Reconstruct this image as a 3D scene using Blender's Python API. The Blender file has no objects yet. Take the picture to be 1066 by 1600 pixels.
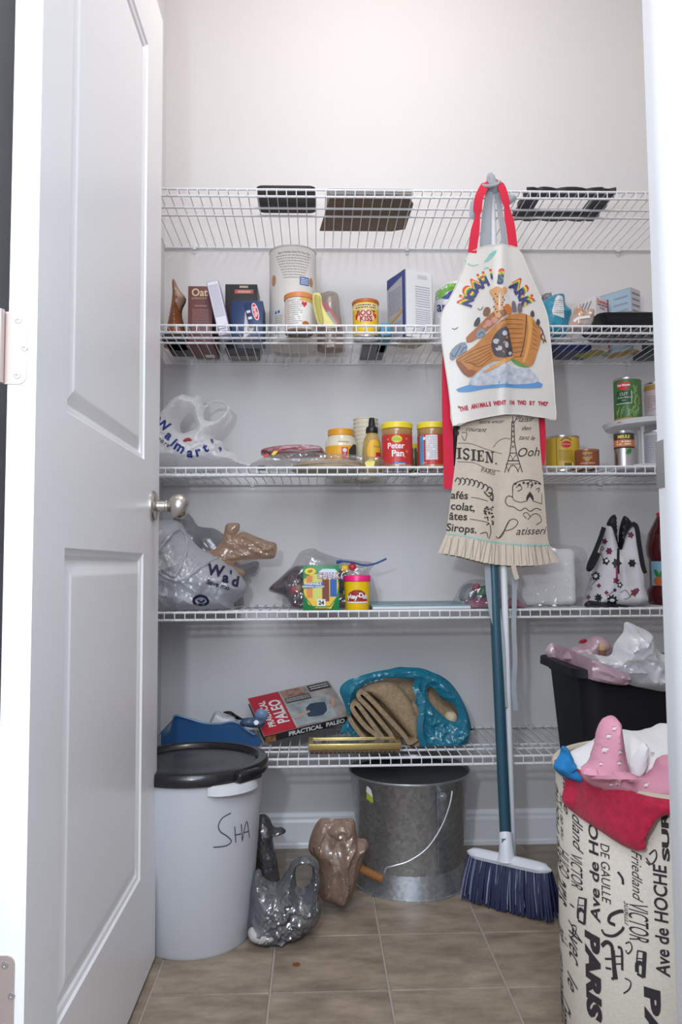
import bpy, bmesh, math, random
import numpy as np
from mathutils import Vector, Matrix, noise
from mathutils.geometry import delaunay_2d_cdt
from mathutils.bvhtree import BVHTree

# ------------------------------------------------------------------ camera
scene = bpy.context.scene
COL = scene.collection
F_PX = 1231.4                      # focal length in pixels of the 1066 x 1600 frame
CAM = Vector((0.0, -2.3535, 0.8158))
YAW, PITCH, ROLL = 0.031586, 0.067443, -0.007138
_fw = Vector((math.sin(YAW)*math.cos(PITCH), math.cos(YAW)*math.cos(PITCH), math.sin(PITCH)))
_r0 = Vector((math.cos(YAW), -math.sin(YAW), 0)); _u0 = _r0.cross(_fw)
_rt = _r0*math.cos(ROLL)+_u0*math.sin(ROLL); _up = _u0*math.cos(ROLL)-_r0*math.sin(ROLL)
cd = bpy.data.cameras.new('camera'); cam = bpy.data.objects.new('camera', cd); COL.objects.link(cam)
cd.sensor_fit = 'VERTICAL'; cd.sensor_height = 36.0; cd.sensor_width = 24.0; cd.lens = F_PX/1600*36.0
cd.clip_start = 0.02
cam.matrix_world = Matrix(((_rt.x, _up.x, -_fw.x, CAM.x), (_rt.y, _up.y, -_fw.y, CAM.y), (_rt.z, _up.z, -_fw.z, CAM.z), (0, 0, 0, 1)))
scene.camera = cam

# ------------------------------------------------------------------ world, lamps, exposure
w = bpy.data.worlds.new('world'); scene.world = w; w.use_nodes = True
bg = w.node_tree.nodes['Background']; bg.inputs[0].default_value = (0.76, 0.85, 1.0, 1); bg.inputs[1].default_value = 0.62
def lamp(name, kind, loc, target, energy, color, size):
    l = bpy.data.lights.new(name, kind); l.energy = energy; l.color = color
    if kind == 'AREA': l.shape = 'DISK'; l.size = size
    else: l.shadow_soft_size = size
    o = bpy.data.objects.new(name, l); COL.objects.link(o); o.location = loc
    o.rotation_euler = (Vector(target)-Vector(loc)).to_track_quat('-Z', 'Y').to_euler()
    return o
lamp('flash_lamp', 'AREA', (-0.22, -2.42, 1.08), (0.15, 0, 1.05), 8.0, (0.86, 0.93, 1.0), 0.07)
lamp('pantry_ceiling_lamp', 'POINT', (0.22, -0.80, 2.56), (0.22, -0.8, 0), 15.5, (1.0, 0.945, 0.905), 0.11)
lamp('room_fill_light', 'AREA', (-0.08, -2.75, 1.98), (0.15, 0.0, 0.60), 34, (0.83, 0.90, 1.0), 1.4)  # unseen soft area light added behind the camera as cool room light
vs = scene.view_settings; vs.view_transform = 'Standard'; vs.look = 'None'; vs.gamma = 1.0; vs.exposure = 0.0
vs.use_curve_mapping = False

# ------------------------------------------------------------------ pixel <-> world helpers (design aid)
def ray(px, py): return _fw + _rt*((px-533)/F_PX) - _up*((py-800)/F_PX)
def at(px, py, Y):
    r = ray(px, py); return CAM + r*((Y-CAM.y)/r.y)
def atz(px, py, Z):
    r = ray(px, py); return CAM + r*((Z-CAM.z)/r.z)

# ------------------------------------------------------------------ materials
MATS = {}
def M(name, col, rough=0.55, metal=0.0, bump=0.0, bscale=60.0, var=0.0, vscale=8.0, col2=None, spec=0.5,
      coat=0.0, sheen=0.0, stretch=(1, 1, 1), detail=4.0):
    if name in MATS: return MATS[name]
    m = bpy.data.materials.new(name); m.use_nodes = True
    nt = m.node_tree; b = nt.nodes['Principled BSDF']
    b.inputs['Base Color'].default_value = (*col, 1); b.inputs['Roughness'].default_value = rough
    b.inputs['Metallic'].default_value = metal; b.inputs['Specular IOR Level'].default_value = spec
    b.inputs['Coat Weight'].default_value = coat; b.inputs['Sheen Weight'].default_value = sheen
    tc = nt.nodes.new('ShaderNodeTexCoord'); mp = nt.nodes.new('ShaderNodeMapping')
    mp.inputs['Scale'].default_value = stretch
    nt.links.new(tc.outputs['Object'], mp.inputs['Vector'])
    if var > 0 or col2:
        n = nt.nodes.new('ShaderNodeTexNoise'); n.inputs['Scale'].default_value = vscale; n.inputs['Detail'].default_value = detail
        nt.links.new(mp.outputs[0], n.inputs['Vector'])
        rp = nt.nodes.new('ShaderNodeValToRGB')
        c2 = col2 if col2 else tuple(c*(1-var) for c in col)
        rp.color_ramp.elements[0].position = 0.33; rp.color_ramp.elements[1].position = 0.67
        rp.color_ramp.elements[0].color = (*c2, 1); rp.color_ramp.elements[1].color = (*col, 1)
        nt.links.new(n.outputs['Fac'], rp.inputs[0]); nt.links.new(rp.outputs[0], b.inputs['Base Color'])
    if bump > 0:
        n2 = nt.nodes.new('ShaderNodeTexNoise'); n2.inputs['Scale'].default_value = bscale; n2.inputs['Detail'].default_value = 3
        nt.links.new(mp.outputs[0], n2.inputs['Vector'])
        bp = nt.nodes.new('ShaderNodeBump'); bp.inputs['Strength'].default_value = bump; bp.inputs['Distance'].default_value = 0.002
        nt.links.new(n2.outputs['Fac'], bp.inputs['Height']); nt.links.new(bp.outputs[0], b.inputs['Normal'])
    MATS[name] = m; return m
def MP(name, col, clear=0.15, trans=0.45, rough=0.28, bump=0.5, bscale=35.0, gloss=0.12):
    """thin plastic film: diffuse + translucent + gloss + a little see-through"""
    if name in MATS: return MATS[name]
    m = bpy.data.materials.new(name); m.use_nodes = True; nt = m.node_tree
    for n in list(nt.nodes):
        if n.type == 'BSDF_PRINCIPLED': nt.nodes.remove(n)
    out = [n for n in nt.nodes if n.type == 'OUTPUT_MATERIAL'][0]
    N = nt.nodes.new; L = nt.links.new
    tc = N('ShaderNodeTexCoord'); no = N('ShaderNodeTexNoise'); no.noise_type = 'RIDGED_MULTIFRACTAL'; no.inputs['Scale'].default_value = bscale*1.7; no.inputs['Detail'].default_value = 3
    no.inputs['Distortion'].default_value = 0.6
    bp = N('ShaderNodeBump'); bp.inputs['Strength'].default_value = min(1.0, bump); bp.inputs['Distance'].default_value = 0.004
    L(tc.outputs['Object'], no.inputs['Vector']); L(no.outputs['Fac'], bp.inputs['Height'])
    d = N('ShaderNodeBsdfDiffuse'); t = N('ShaderNodeBsdfTranslucent'); g = N('ShaderNodeBsdfGlossy'); tr = N('ShaderNodeBsdfTransparent')
    for s in (d, t): s.inputs['Color'].default_value = (*col, 1); L(bp.outputs[0], s.inputs['Normal'])
    g.inputs['Roughness'].default_value = rough; g.inputs['Color'].default_value = (0.95, 0.95, 0.95, 1); L(bp.outputs[0], g.inputs['Normal'])
    tr.inputs['Color'].default_value = (*[min(1, c*0.5+0.5) for c in col], 1)
    m1 = N('ShaderNodeMixShader'); m1.inputs[0].default_value = trans; L(d.outputs[0], m1.inputs[1]); L(t.outputs[0], m1.inputs[2])
    m2 = N('ShaderNodeMixShader'); m2.inputs[0].default_value = clear; L(m1.outputs[0], m2.inputs[1]); L(tr.outputs[0], m2.inputs[2])
    m3 = N('ShaderNodeMixShader'); m3.inputs[0].default_value = gloss; L(m2.outputs[0], m3.inputs[1]); L(g.outputs[0], m3.inputs[2])
    L(m3.outputs[0], out.inputs['Surface'])
    MATS[name] = m; return m
def M_tile():
    m = bpy.data.materials.new('tile_vinyl'); m.use_nodes = True; nt = m.node_tree; b = nt.nodes['Principled BSDF']
    N = nt.nodes.new; L = nt.links.new
    ge = N('ShaderNodeObjectInfo'); tc = N('ShaderNodeTexCoord'); mp = N('ShaderNodeMapping'); mp.inputs['Scale'].default_value = (5, 11, 5)
    ad = N('ShaderNodeVectorMath'); ad.operation = 'ADD'; cm = N('ShaderNodeCombineXYZ'); mu = N('ShaderNodeMath'); mu.operation = 'MULTIPLY'; mu.inputs[1].default_value = 37
    L(ge.outputs['Random'], mu.inputs[0]); L(mu.outputs[0], cm.inputs[0]); L(mu.outputs[0], cm.inputs[1])
    L(tc.outputs['Object'], mp.inputs[0]); L(mp.outputs[0], ad.inputs[0]); L(cm.outputs[0], ad.inputs[1])
    n = N('ShaderNodeTexNoise'); n.inputs['Scale'].default_value = 1.6; n.inputs['Detail'].default_value = 8; n.inputs['Roughness'].default_value = 0.68
    L(ad.outputs[0], n.inputs['Vector'])
    r = N('ShaderNodeValToRGB'); e = r.color_ramp.elements
    e[0].position = 0.30; e[0].color = (0.165, 0.124, 0.092, 1); e[1].position = 0.72; e[1].color = (0.43, 0.345, 0.26, 1)
    x = e.new(0.5); x.color = (0.29, 0.228, 0.17, 1)
    L(n.outputs['Fac'], r.inputs[0]); L(r.outputs[0], b.inputs['Base Color']); b.inputs['Roughness'].default_value = 0.42
    bp = N('ShaderNodeBump'); bp.inputs['Strength'].default_value = 0.25; bp.inputs['Distance'].default_value = 0.001
    L(n.outputs['Fac'], bp.inputs['Height']); L(bp.outputs[0], b.inputs['Normal'])
    MATS['tile_vinyl'] = m; return m

WHITE = M('enamel_white', (0.86, 0.86, 0.86), 0.35)
BLACK = M('ink_black', (0.012, 0.012, 0.014), 0.6)
RED = M('ink_red', (0.62, 0.015, 0.03), 0.5)
NAVY = M('ink_navy', (0.012, 0.030, 0.16), 0.5)
PAPER = M('paper_white', (0.80, 0.80, 0.80), 0.6)
GREYINK = M('ink_grey', (0.30, 0.29, 0.31), 0.6)
YELLOW = M('ink_yellow', (0.88, 0.58, 0.01), 0.45)
ORANGE = M('ink_orange', (0.80, 0.26, 0.03), 0.5)
GREEN = M('ink_green', (0.03, 0.22, 0.05), 0.5)
BLUE = M('ink_blue', (0.02, 0.14, 0.42), 0.5)
PINK = M('ink_pink', (0.80, 0.33, 0.40), 0.6)
CREAM = M('ink_cream', (0.80, 0.74, 0.58), 0.6)
TIN = M('tin_metal', (0.62, 0.62, 0.64), 0.3, metal=1.0)

# ------------------------------------------------------------------ object helpers
ORG = {}
def thing(name, label, cat, loc=(0, 0, 0), group=None):
    o = bpy.data.objects.new(name, None); COL.objects.link(o); o.location = loc; o.empty_display_size = 0.05
    o['label'] = label; o['category'] = cat
    if group: o['group'] = group
    ORG[o] = Vector(loc); return o
def tag(o, label, cat, group=None):
    o['label'] = label; o['category'] = cat
    if group: o['group'] = group
    return o
def struct(o): o['kind'] = 'structure'; return o
def obj(name, geo, mat, parent=None, smooth=True, sharp=35, label=None, origin=None):
    """geo = (verts, faces) in world coordinates, linked as ONE mesh object"""
    V, Fc = geo[0], geo[1]
    me = bpy.data.meshes.new(name)
    if parent is not None: org = ORG[parent]
    elif origin is not None: org = Vector(origin)
    elif len(V):
        A = np.array([tuple(v) for v in V]); org = Vector(((A[:, 0].min()+A[:, 0].max())/2, (A[:, 1].min()+A[:, 1].max())/2, A[:, 2].min()))
    else: org = Vector((0, 0, 0))
    me.from_pydata([(v[0]-org.x, v[1]-org.y, v[2]-org.z) for v in V], [], Fc)
    if isinstance(mat, (list, tuple)):
        for m in mat: me.materials.append(m)
        me.polygons.foreach_set('material_index', geo[2])
    else: me.materials.append(mat)
    if smooth:
        me.polygons.foreach_set('use_smooth', [True]*len(me.polygons))
        me.set_sharp_from_angle(angle=math.radians(sharp))
    me.validate(); me.update()
    o = bpy.data.objects.new(name, me); COL.objects.link(o)
    ORG[o] = org
    if parent is not None: o.parent = parent
    else: o.location = org
    if label: o['label'] = label
    return o
def join(*gs):
    V = []; Fc = []
    for g in gs:
        k = len(V); V += [tuple(v) for v in g[0]]; Fc += [tuple(i+k for i in f) for f in g[1]]
    return V, Fc
def xf(g, m): return [m @ Vector(v) for v in g[0]], g[1]
def from_bm(bm):
    bm.verts.index_update(); V = [v.co.copy() for v in bm.verts]; Fc = [tuple(v.index for v in f.verts) for f in bm.faces]; bm.free(); return V, Fc
def box(x0, x1, y0, y1, z0, z1, bev=0.0, seg=2):
    bm = bmesh.new(); bmesh.ops.create_cube(bm, size=1)
    for v in bm.verts: v.co = Vector(((x0+x1)/2+v.co.x*(x1-x0), (y0+y1)/2+v.co.y*(y1-y0), (z0+z1)/2+v.co.z*(z1-z0)))
    if bev > 0: bmesh.ops.bevel(bm, geom=bm.edges[:], offset=bev, segments=seg, affect='EDGES', profile=0.5)
    return from_bm(bm)
def lathe(prof, c, seg=40, a0=0.0, a1=2*math.pi, rfun=None):
    full = abs(a1-a0-2*math.pi) < 1e-6; n = seg if full else seg+1
    V = []; Fc = []
    for r, z in prof:
        for i in range(n):
            a = a0+(a1-a0)*i/seg; rr = r if rfun is None else r*rfun(a, z)
            V.append((c[0]+rr*math.sin(a), c[1]-rr*math.cos(a), z+(c[2] if len(c) > 2 else 0)))
    for j in range(len(prof)-1):
        for i in range(seg):
            k = (i+1) % n if full else i+1
            Fc.append((j*n+i, j*n+k, (j+1)*n+k, (j+1)*n+i))
    if full:
        if prof[0][0] > 1e-5: Fc.append(tuple(range(n))[::-1])
        if prof[-1][0] > 1e-5: Fc.append(tuple(range((len(prof)-1)*n, len(prof)*n)))
    return V, Fc
def tube(path, r, seg=8, closed=False, caps=True):
    P = [Vector(p) for p in path]; n = len(P); V = []; Fc = []
    up0 = None
    for i, p in enumerate(P):
        if closed: t = P[(i+1) % n]-P[i-1]
        else: t = P[min(i+1, n-1)]-P[max(i-1, 0)]
        t.normalize()
        if up0 is None:
            up0 = Vector((0, 0, 1)) if abs(t.z) < 0.9 else Vector((1, 0, 0))
        u = (up0-t*up0.dot(t)).normalized(); up0 = u; s = t.cross(u)
        rr = r[i] if isinstance(r, (list, tuple)) else r
        for k in range(seg):
            a = 2*math.pi*k/seg; V.append(p+u*(rr*math.cos(a))+s*(rr*math.sin(a)))
    for i in range(n if closed else n-1):
        j = (i+1) % n
        for k in range(seg):
            l = (k+1) % seg; Fc.append((i*seg+k, i*seg+l, j*seg+l, j*seg+k))
    if caps and not closed:
        Fc.append(tuple(range(seg))[::-1]); Fc.append(tuple(range((n-1)*seg, n*seg)))
    return V, Fc
def spline(pts, n=8, closed=False):
    P = [Vector(p) for p in pts]; m = len(P); out = []
    rng = range(m) if closed else range(m-1)
    for i in rng:
        p0 = P[i-1] if (closed or i > 0) else P[0]; p1 = P[i]; p2 = P[(i+1) % m]; p3 = P[(i+2) % m] if (closed or i+2 < m) else P[-1]
        for k in range(n):
            t = k/n
            out.append(0.5*((2*p1)+(p2-p0)*t+(2*p0-5*p1+4*p2-p3)*t*t+(3*p1-p0-3*p2+p3)*t**3))
    if not closed: out.append(P[-1])
    return out
def ribbon(path, width, thick=0.0012, wdir=(1, 0, 0)):
    """flat strap along a 3-D path; width along wdir (vector or list)"""
    P = [Vector(p) for p in path]; V = []; Fc = []; n = len(P)
    for i, p in enumerate(P):
        t = (P[min(i+1, n-1)]-P[max(i-1, 0)]).normalized()
        wd = Vector(wdir[i] if isinstance(wdir, list) else wdir); wd = (wd-t*wd.dot(t)).normalized(); nn = t.cross(wd)
        ww = width[i] if isinstance(width, (list, tuple)) else width
        for s, q in ((-1, -1), (1, -1), (1, 1), (-1, 1)): V.append(p+wd*(ww/2*s)+nn*(thick/2*q))
    for i in range(n-1):
        for k in range(4):
            l = (k+1) % 4; Fc.append((i*4+k, i*4+l, i*4+4+l, i*4+4+k))
    Fc += [(3, 2, 1, 0), tuple(range((n-1)*4, n*4))]
    return V, Fc

# ---- 2-D polygon filling
def resample(poly, step, smooth=True):
    pts = [Vector((p[0], p[1], 0)) for p in poly]
    if smooth: pts = spline(pts, 6, True)
    out = []; n = len(pts); L = [0]
    for i in range(n): L.append(L[-1]+(pts[(i+1) % n]-pts[i]).length)
    m = max(8, int(L[-1]/step)); j = 0
    for k in range(m):
        d = L[-1]*k/m
        while L[j+1] < d: j += 1
        t = (d-L[j])/max(1e-9, L[j+1]-L[j]); p = pts[j].lerp(pts[(j+1) % n], t); out.append((p.x, p.y))
    return out
def inpoly(P, poly):
    x, y = P[:, 0], P[:, 1]; ins = np.zeros(len(P), bool); A = np.array(poly); B = np.roll(A, -1, 0)
    for (x0, y0), (x1, y1) in zip(A, B):
        c = ((y0 > y) != (y1 > y)) & (x < (x1-x0)*(y-y0)/((y1-y0) if y1 != y0 else 1e-12)+x0); ins ^= c
    return ins
def bdist(P, loops):
    D = np.full(len(P), 1e9)
    for lp in loops:
        A = np.array(lp); B = np.roll(A, -1, 0)
        for a, b in zip(A, B):
            ab = b-a; t = np.clip(((P-a)@ab)/max(1e-12, ab@ab), 0, 1); q = P-(a+t[:, None]*ab); D = np.minimum(D, np.einsum('ij,ij->i', q, q))
    return np.sqrt(D)
def fill2d(outer, holes=(), step=0.006, smooth=True, seed=1, bstep=None):
    loops = [resample(outer, bstep or step, smooth) if smooth or bstep else list(outer)]+[resample(h, bstep or step, smooth) for h in holes]
    A = np.array(loops[0]); lo, hi = A.min(0), A.max(0)
    xs = np.arange(lo[0]+step/2, hi[0], step); ys = np.arange(lo[1]+step/2, hi[1], step*0.87)
    G = np.array([(x+(step/2 if j % 2 else 0), y) for j, y in enumerate(ys) for x in xs]) if len(xs) and len(ys) else np.zeros((0, 2))
    if len(G):
        rs = np.random.RandomState(seed); G = G+rs.uniform(-.12, .12, G.shape)*step
        k = inpoly(G, loops[0])
        for h in loops[1:]: k &= ~inpoly(G, h)
        G = G[k]
        if len(G): G = G[bdist(G, loops) > step*0.5]
    co = []; ed = []
    for lp in loops:
        k = len(co); n = len(lp); co += [Vector(p) for p in lp]; ed += [(k+i, k+(i+1) % n) for i in range(n)]
    nb = len(co); co += [Vector(p) for p in G]
    vo, eo, fo, _, _, _ = delaunay_2d_cdt(co, ed, [], 0, 1e-7)
    V = np.array([(v.x, v.y) for v in vo]); cen = np.array([(V[f[0]]+V[f[1]]+V[f[2]])/3 for f in fo])
    k = inpoly(cen, loops[0])
    for h in loops[1:]: k &= ~inpoly(cen, h)
    T = []
    for f, ok in zip(fo, k):
        if ok:
            a, b, c = V[f[0]], V[f[1]], V[f[2]]
            T.append(tuple(f) if (b[0]-a[0])*(c[1]-a[1])-(b[1]-a[1])*(c[0]-a[0]) > 0 else tuple(f)[::-1])
    return V, T, loops
def pxloop(poly, Y):
    out = []
    for p in poly: q = at(p[0], p[1], Y); out.append((q.x, q.z))
    return out
def ridged(p, sc, seed, oct=3):
    s = 0; a = 1.0; tot = 0
    for k in range(oct):
        v = noise.noise(Vector((p[0]*sc+seed*7.3, p[1]*sc+seed*3.1, p[2]*sc-seed))); s += a*(1-2*abs(v)); tot += a; a *= 0.5; sc *= 2.05
    return s/tot
def creases(V, n, amp, wid, seed, ang=None, spread=0.45):
    """straight sharp folds scattered over a film"""
    rs = np.random.RandomState(seed); lo, hi = V.min(0), V.max(0); L = (hi-lo).max(); out = np.zeros(len(V))
    for k in range(n):
        c = V[rs.randint(len(V))]; a = rs.uniform(0, np.pi) if ang is None else ang+rs.uniform(-spread, spread)
        d = np.array([np.cos(a), np.sin(a)]); q = V-c; u = q@d; v = np.abs(q@np.array([-d[1], d[0]])); ln = L*rs.uniform(0.10, 0.32); w_ = wid*rs.uniform(0.6, 1.6)
        out += rs.choice([1, 1, -0.7])*rs.uniform(0.4, 1.0)*np.exp(-v/w_)*np.exp(-(u/ln)**4)
    return out*amp
def inflate(outer, Y, T, holes=(), R=None, step=0.006, wr=0.006, wsc=22, seed=1, back=0.8, zmin=None, px=True, tilt=None, ymax=None, smooth=True, cr=0, ca=0.008, cw=0.009, ang=None, ts=None, pw=0.5, plane=None):
    """pillow with real depth from an outline in the XZ plane at depth Y; T = half thickness"""
    o = pxloop(outer, Y) if px else outer; hs = [pxloop(h, Y) if px else h for h in holes]
    V, Tr, loops = fill2d(o, hs, step, smooth, seed)
    D = bdist(V, loops); R = R or max(D.max(), 1e-4)
    h = T*np.clip(1-(1-np.clip(D/R, 0, 1))**2, 0, 1)**pw; edge = D < 1e-5
    if ts: h = h*np.array([ts(x, z) for x, z in V])
    n = len(V); P = []; idx_back = {}; CF = creases(V, cr, ca, cw, seed, ang) if cr else np.zeros(n); CB = creases(V, cr//2, ca, cw, seed+50, ang) if cr else np.zeros(n)
    for i in range(n):
        x, z = V[i]; e = min(1, D[i]/(R*0.5)); yy = Y+(tilt(x, z) if tilt else 0)
        k = ridged((x, 0, z), wsc, seed)*wr+CF[i]
        P.append([x+k*0.25*e, yy-h[i]-k*e+(k*0.5 if edge[i] else 0), z])
    for i in range(n):
        if edge[i]: idx_back[i] = i
        else:
            x, z = V[i]; yy = Y+(tilt(x, z) if tilt else 0); e = min(1, D[i]/(R*0.5))
            idx_back[i] = len(P); P.append([x, yy+back*h[i]+(ridged((x, 5, z), wsc, seed+9)*wr+CB[i])*e*0.7+0.0004, z])
    Fc = list(Tr)+[tuple(idx_back[i] for i in t)[::-1] for t in Tr]
    if plane:      # outline lies on a slanted upright plane: plane(picture x) -> depth
        for p in P:
            px_ = 533+F_PX*(p[0]-CAM.x)/(Y-CAM.y)-0.04*F_PX; r_ = Vector((p[0], Y, p[2]))-CAM; dY = plane(px_); q = CAM+r_*((dY-CAM.y)/r_.y)
            p[1] = q.y+(p[1]-Y); p[0], p[2] = q.x, q.z
    for p in P:
        if zmin is not None: p[2] = max(p[2], zmin)
        if ymax is not None: p[1] = min(p[1], ymax)
    return P, Fc
def sheet(outer, Yf, thick=0.0016, holes=(), step=0.008, px=True, Y0=0.0, smooth=False, seed=1, bstep=None):
    """cloth / card following Y = Yf(x, z), with real thickness"""
    o = pxloop(outer, Y0) if px else outer; hs = [pxloop(h, Y0) if px else h for h in holes]
    V, Tr, loops = fill2d(o, hs, step, smooth, seed, bstep or step)
    n = len(V); P = [(x, Yf(x, z)-thick/2, z) for x, z in V]+[(x, Yf(x, z)+thick/2, z) for x, z in V]
    Fc = list(Tr)+[tuple(i+n for i in t)[::-1] for t in Tr]; k = 0
    ec = {}
    for t in Tr:
        for a, b in ((t[0], t[1]), (t[1], t[2]), (t[2], t[0])): ec[(a, b)] = 1
    for (a, b) in list(ec):
        if (b, a) not in ec: Fc.append((b, a, a+n, b+n))
    return P, Fc

# ---- flat print: 2-D pieces mapped onto a surface
def t2(s, size, x=0, y=0, align='CENTER', bold=0.0, shear=0.0, sx=1.0, rot=0.0, spacing=1.0):
    c = bpy.data.curves.new('t', 'FONT'); c.body = s; c.size = size; c.align_x = align; c.align_y = 'CENTER'; c.offset = bold; c.shear = shear
    c.resolution_u = 3; c.space_character = spacing
    o = bpy.data.objects.new('t', c); me = bpy.data.meshes.new_from_object(o)
    ca, sa = math.cos(rot), math.sin(rot)
    V = [((v.co.x*sx)*ca-v.co.y*sa+x, (v.co.x*sx)*sa+v.co.y*ca+y) for v in me.vertices]; Fc = [tuple(p.vertices) for p in me.polygons]
    bpy.data.objects.remove(o); bpy.data.curves.remove(c); bpy.data.meshes.remove(me); return V, Fc
def r2(x0, y0, x1, y1, n=1, m=1):
    V = [(x0+(x1-x0)*i/n, y0+(y1-y0)*j/m) for j in range(m+1) for i in range(n+1)]
    return V, [(j*(n+1)+i, j*(n+1)+i+1, (j+1)*(n+1)+i+1, (j+1)*(n+1)+i) for j in range(m) for i in range(n)]
def e2(cx, cy, rx, ry, n=24, rot=0.0, rings=2):
    V = [(cx, cy)]; Fc = []; ca, sa = math.cos(rot), math.sin(rot)
    for k in range(1, rings+1):
        for i in range(n):
            a = 2*math.pi*i/n; u, v = rx*k/rings*math.cos(a), ry*k/rings*math.sin(a); V.append((cx+u*ca-v*sa, cy+u*sa+v*ca))
    for i in range(n): Fc.append((0, 1+i, 1+(i+1) % n))
    for k in range(rings-1):
        for i in range(n): a = 1+k*n; Fc.append((a+i, a+n+i, a+n+(i+1) % n, a+(i+1) % n))
    return V, Fc
def p2(poly, step=None, smooth=False):
    if step is None:
        A = np.array(poly); step = max(A.max(0)-A.min(0))/6
    V, T, _ = fill2d(poly, (), step, smooth, 1, step); return [tuple(v) for v in V], T
def l2(pts, wd, smooth=True, closed=False):
    P = [Vector((p[0], p[1], 0)) for p in pts]
    if smooth and len(P) > 2: P = spline(P, 5, closed)
    if closed and not smooth: P = P+[P[0]]
    elif closed: P = P+[P[0]]
    V = []; Fc = []; n = len(P)
    for i, p in enumerate(P):
        t = P[min(i+1, n-1)]-P[max(i-1, 0)]; t.normalize(); s = Vector((-t.y, t.x, 0))*wd/2
        V += [(p.x+s.x, p.y+s.y), (p.x-s.x, p.y-s.y)]
    for i in range(n-1): Fc.append((2*i+1, 2*i+3, 2*i+2, 2*i))
    return V, Fc
def words2(x0, y0, x1, y1, n, seed=1, fillf=0.5, wmin=0.04, wmax=0.16, ragged=0.0):
    """rows of fine print too small to read"""
    rs = random.Random(seed); V = []; Fc = []; W = x1-x0; H = (y1-y0)/n
    for k in range(n):
        x = x0; end = x1-W*ragged*rs.random()
        while x < end:
            wd = W*rs.uniform(wmin, wmax); xe = min(x+wd, end); b = len(V)
            yb = y1-(k+1)*H+H*(1-fillf)/2
            V += [(x, yb), (xe, yb), (xe, yb+H*fillf), (x, yb+H*fillf)]; Fc.append((b, b+1, b+2, b+3)); x = xe+W*0.02
    return V, Fc
def flat(P, U, Vd, off=0.0006):
    P, U, Vd = Vector(P), Vector(U).normalized(), Vector(Vd).normalized(); N = U.cross(Vd)
    return lambda u, v, k=1: P+U*u+Vd*v+N*(off+0.00025*(k-1))
def cyl(cx, cy, r, z0, ang=0.0, off=0.0006):
    def s(u, v, k=1):
        rr = (r(z0+v) if callable(r) else r); a = ang+u/rr; rr += off+0.00025*(k-1)
        return Vector((cx+rr*math.sin(a), cy-rr*math.cos(a), z0+v))
    return s
def pxsurf(Y0, Yf, off=0.0010):
    def s(u, v, k=1):
        q = at(u, v, Y0); return Vector((q.x, Yf(q.x, q.z)-off-0.00025*(k-1), q.z))
    return s
def onmesh(geo, Y0, off=0.0014):
    """print that follows the front of a crumpled mesh; authored at picture points"""
    bv = BVHTree.FromPolygons([Vector(v) for v in geo[0]], [tuple(f) for f in geo[1]])
    def s(u, v, k=1):
        d = ray(u, v).normalized(); h = bv.ray_cast(CAM, d)
        return (h[0] if h[0] else at(u, v, Y0))-d*(off+0.00025*(k-1))
    return s
def prt(name, pieces, surf, mat, parent, k=1, label=None):
    g = join(*[([(*p, 0) for p in V], Fc) for V, Fc in pieces])
    return obj(name, ([surf(v[0], v[1], k) for v in g[0]], g[1]), mat, parent, smooth=False, label=label)
def prts(name, pieces, surf, mat, parent, k=1, label=None):
    for p in pieces: prt(name, [p], surf, mat, parent, k, label)
def sub(g, mx):
    """split long faces so that print follows a curved surface"""
    bm = bmesh.new(); vs_ = [bm.verts.new((p[0], p[1], 0)) for p in g[0]]
    for fc in g[1]:
        try: bm.faces.new([vs_[i] for i in fc])
        except ValueError: pass
    bmesh.ops.triangulate(bm, faces=bm.faces[:])
    for _ in range(5):
        e = [x for x in bm.edges if x.calc_length() > mx]
        if not e: break
        bmesh.ops.subdivide_edges(bm, edges=e, cuts=1); bmesh.ops.triangulate(bm, faces=bm.faces[:])
    V, Fc = from_bm(bm); return [(v.x, v.y) for v in V], Fc

# ------------------------------------------------------------------ the room
XL, XR, YF, ZC = -0.457, 1.25, -1.42, 2.74
wallm = M('wall_paint', (0.70, 0.687, 0.690), 0.75, bump=0.12, bscale=350)
trimm = M('trim_paint', (0.89, 0.90, 0.93), 0.38)
doorm = M('door_paint', (0.90, 0.90, 0.92), 0.33, bump=0.06, bscale=260, stretch=(1, 1, 0.25))
struct(obj('wall_back', box(XL-0.1, XR+0.1, 0, 0.1, 0, ZC), wallm, smooth=False))
struct(obj('wall_left', box(XL-0.1, XL, YF-0.1, 0, 0, ZC), wallm, smooth=False))
struct(obj('wall_right', box(XR, XR+0.1, YF-0.1, 0, 0, ZC), wallm, smooth=False))
struct(obj('ceiling', box(XL-0.1, XR+0.1, YF-0.115, 0.1, ZC, ZC+0.08), wallm, smooth=False))
JL, JR, HD = -0.398, 0.4125, 2.055     # faces of the jambs and the header
struct(obj('wall_front', join(box(XL-1.2, JL-0.02, YF-0.115, YF, 0, ZC), box(JR+0.02, XR+1.0, YF-0.115, YF, 0, ZC), box(JL-0.02, JR+0.02, YF-0.115, YF, HD+0.02, ZC)), wallm, smooth=False))
jb = join(box(JL-0.02, JL, YF-0.125, YF, 0, HD+0.02, 0.001), box(JL-0.02, JR+0.02, YF-0.125, YF, HD, HD+0.02, 0.001))
struct(obj('trim_1', jb, trimm))
jr = struct(obj('trim_2', join(box(JR, JR+0.02, YF-0.125, YF, 0, HD, 0.0012), box(JR-0.011, JR+0.004, YF-0.080, YF-0.040, 0, HD, 0.003)), trimm))
struct(obj('trim_3', join(box(JR+0.005, JR+0.065, YF-0.145, YF-0.115, 0, HD+0.06, 0.004)), trimm))
struct(obj('trim_4', join(box(JL-0.065, JL-0.005, YF-0.145, YF-0.115, 0, HD+0.06, 0.004)), trimm))
nick = M('satin_nickel', (0.60, 0.57, 0.53), 0.28, metal=1.0)
nickd = M('strike_steel', (0.42, 0.42, 0.43), 0.38, metal=0.7)
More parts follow.
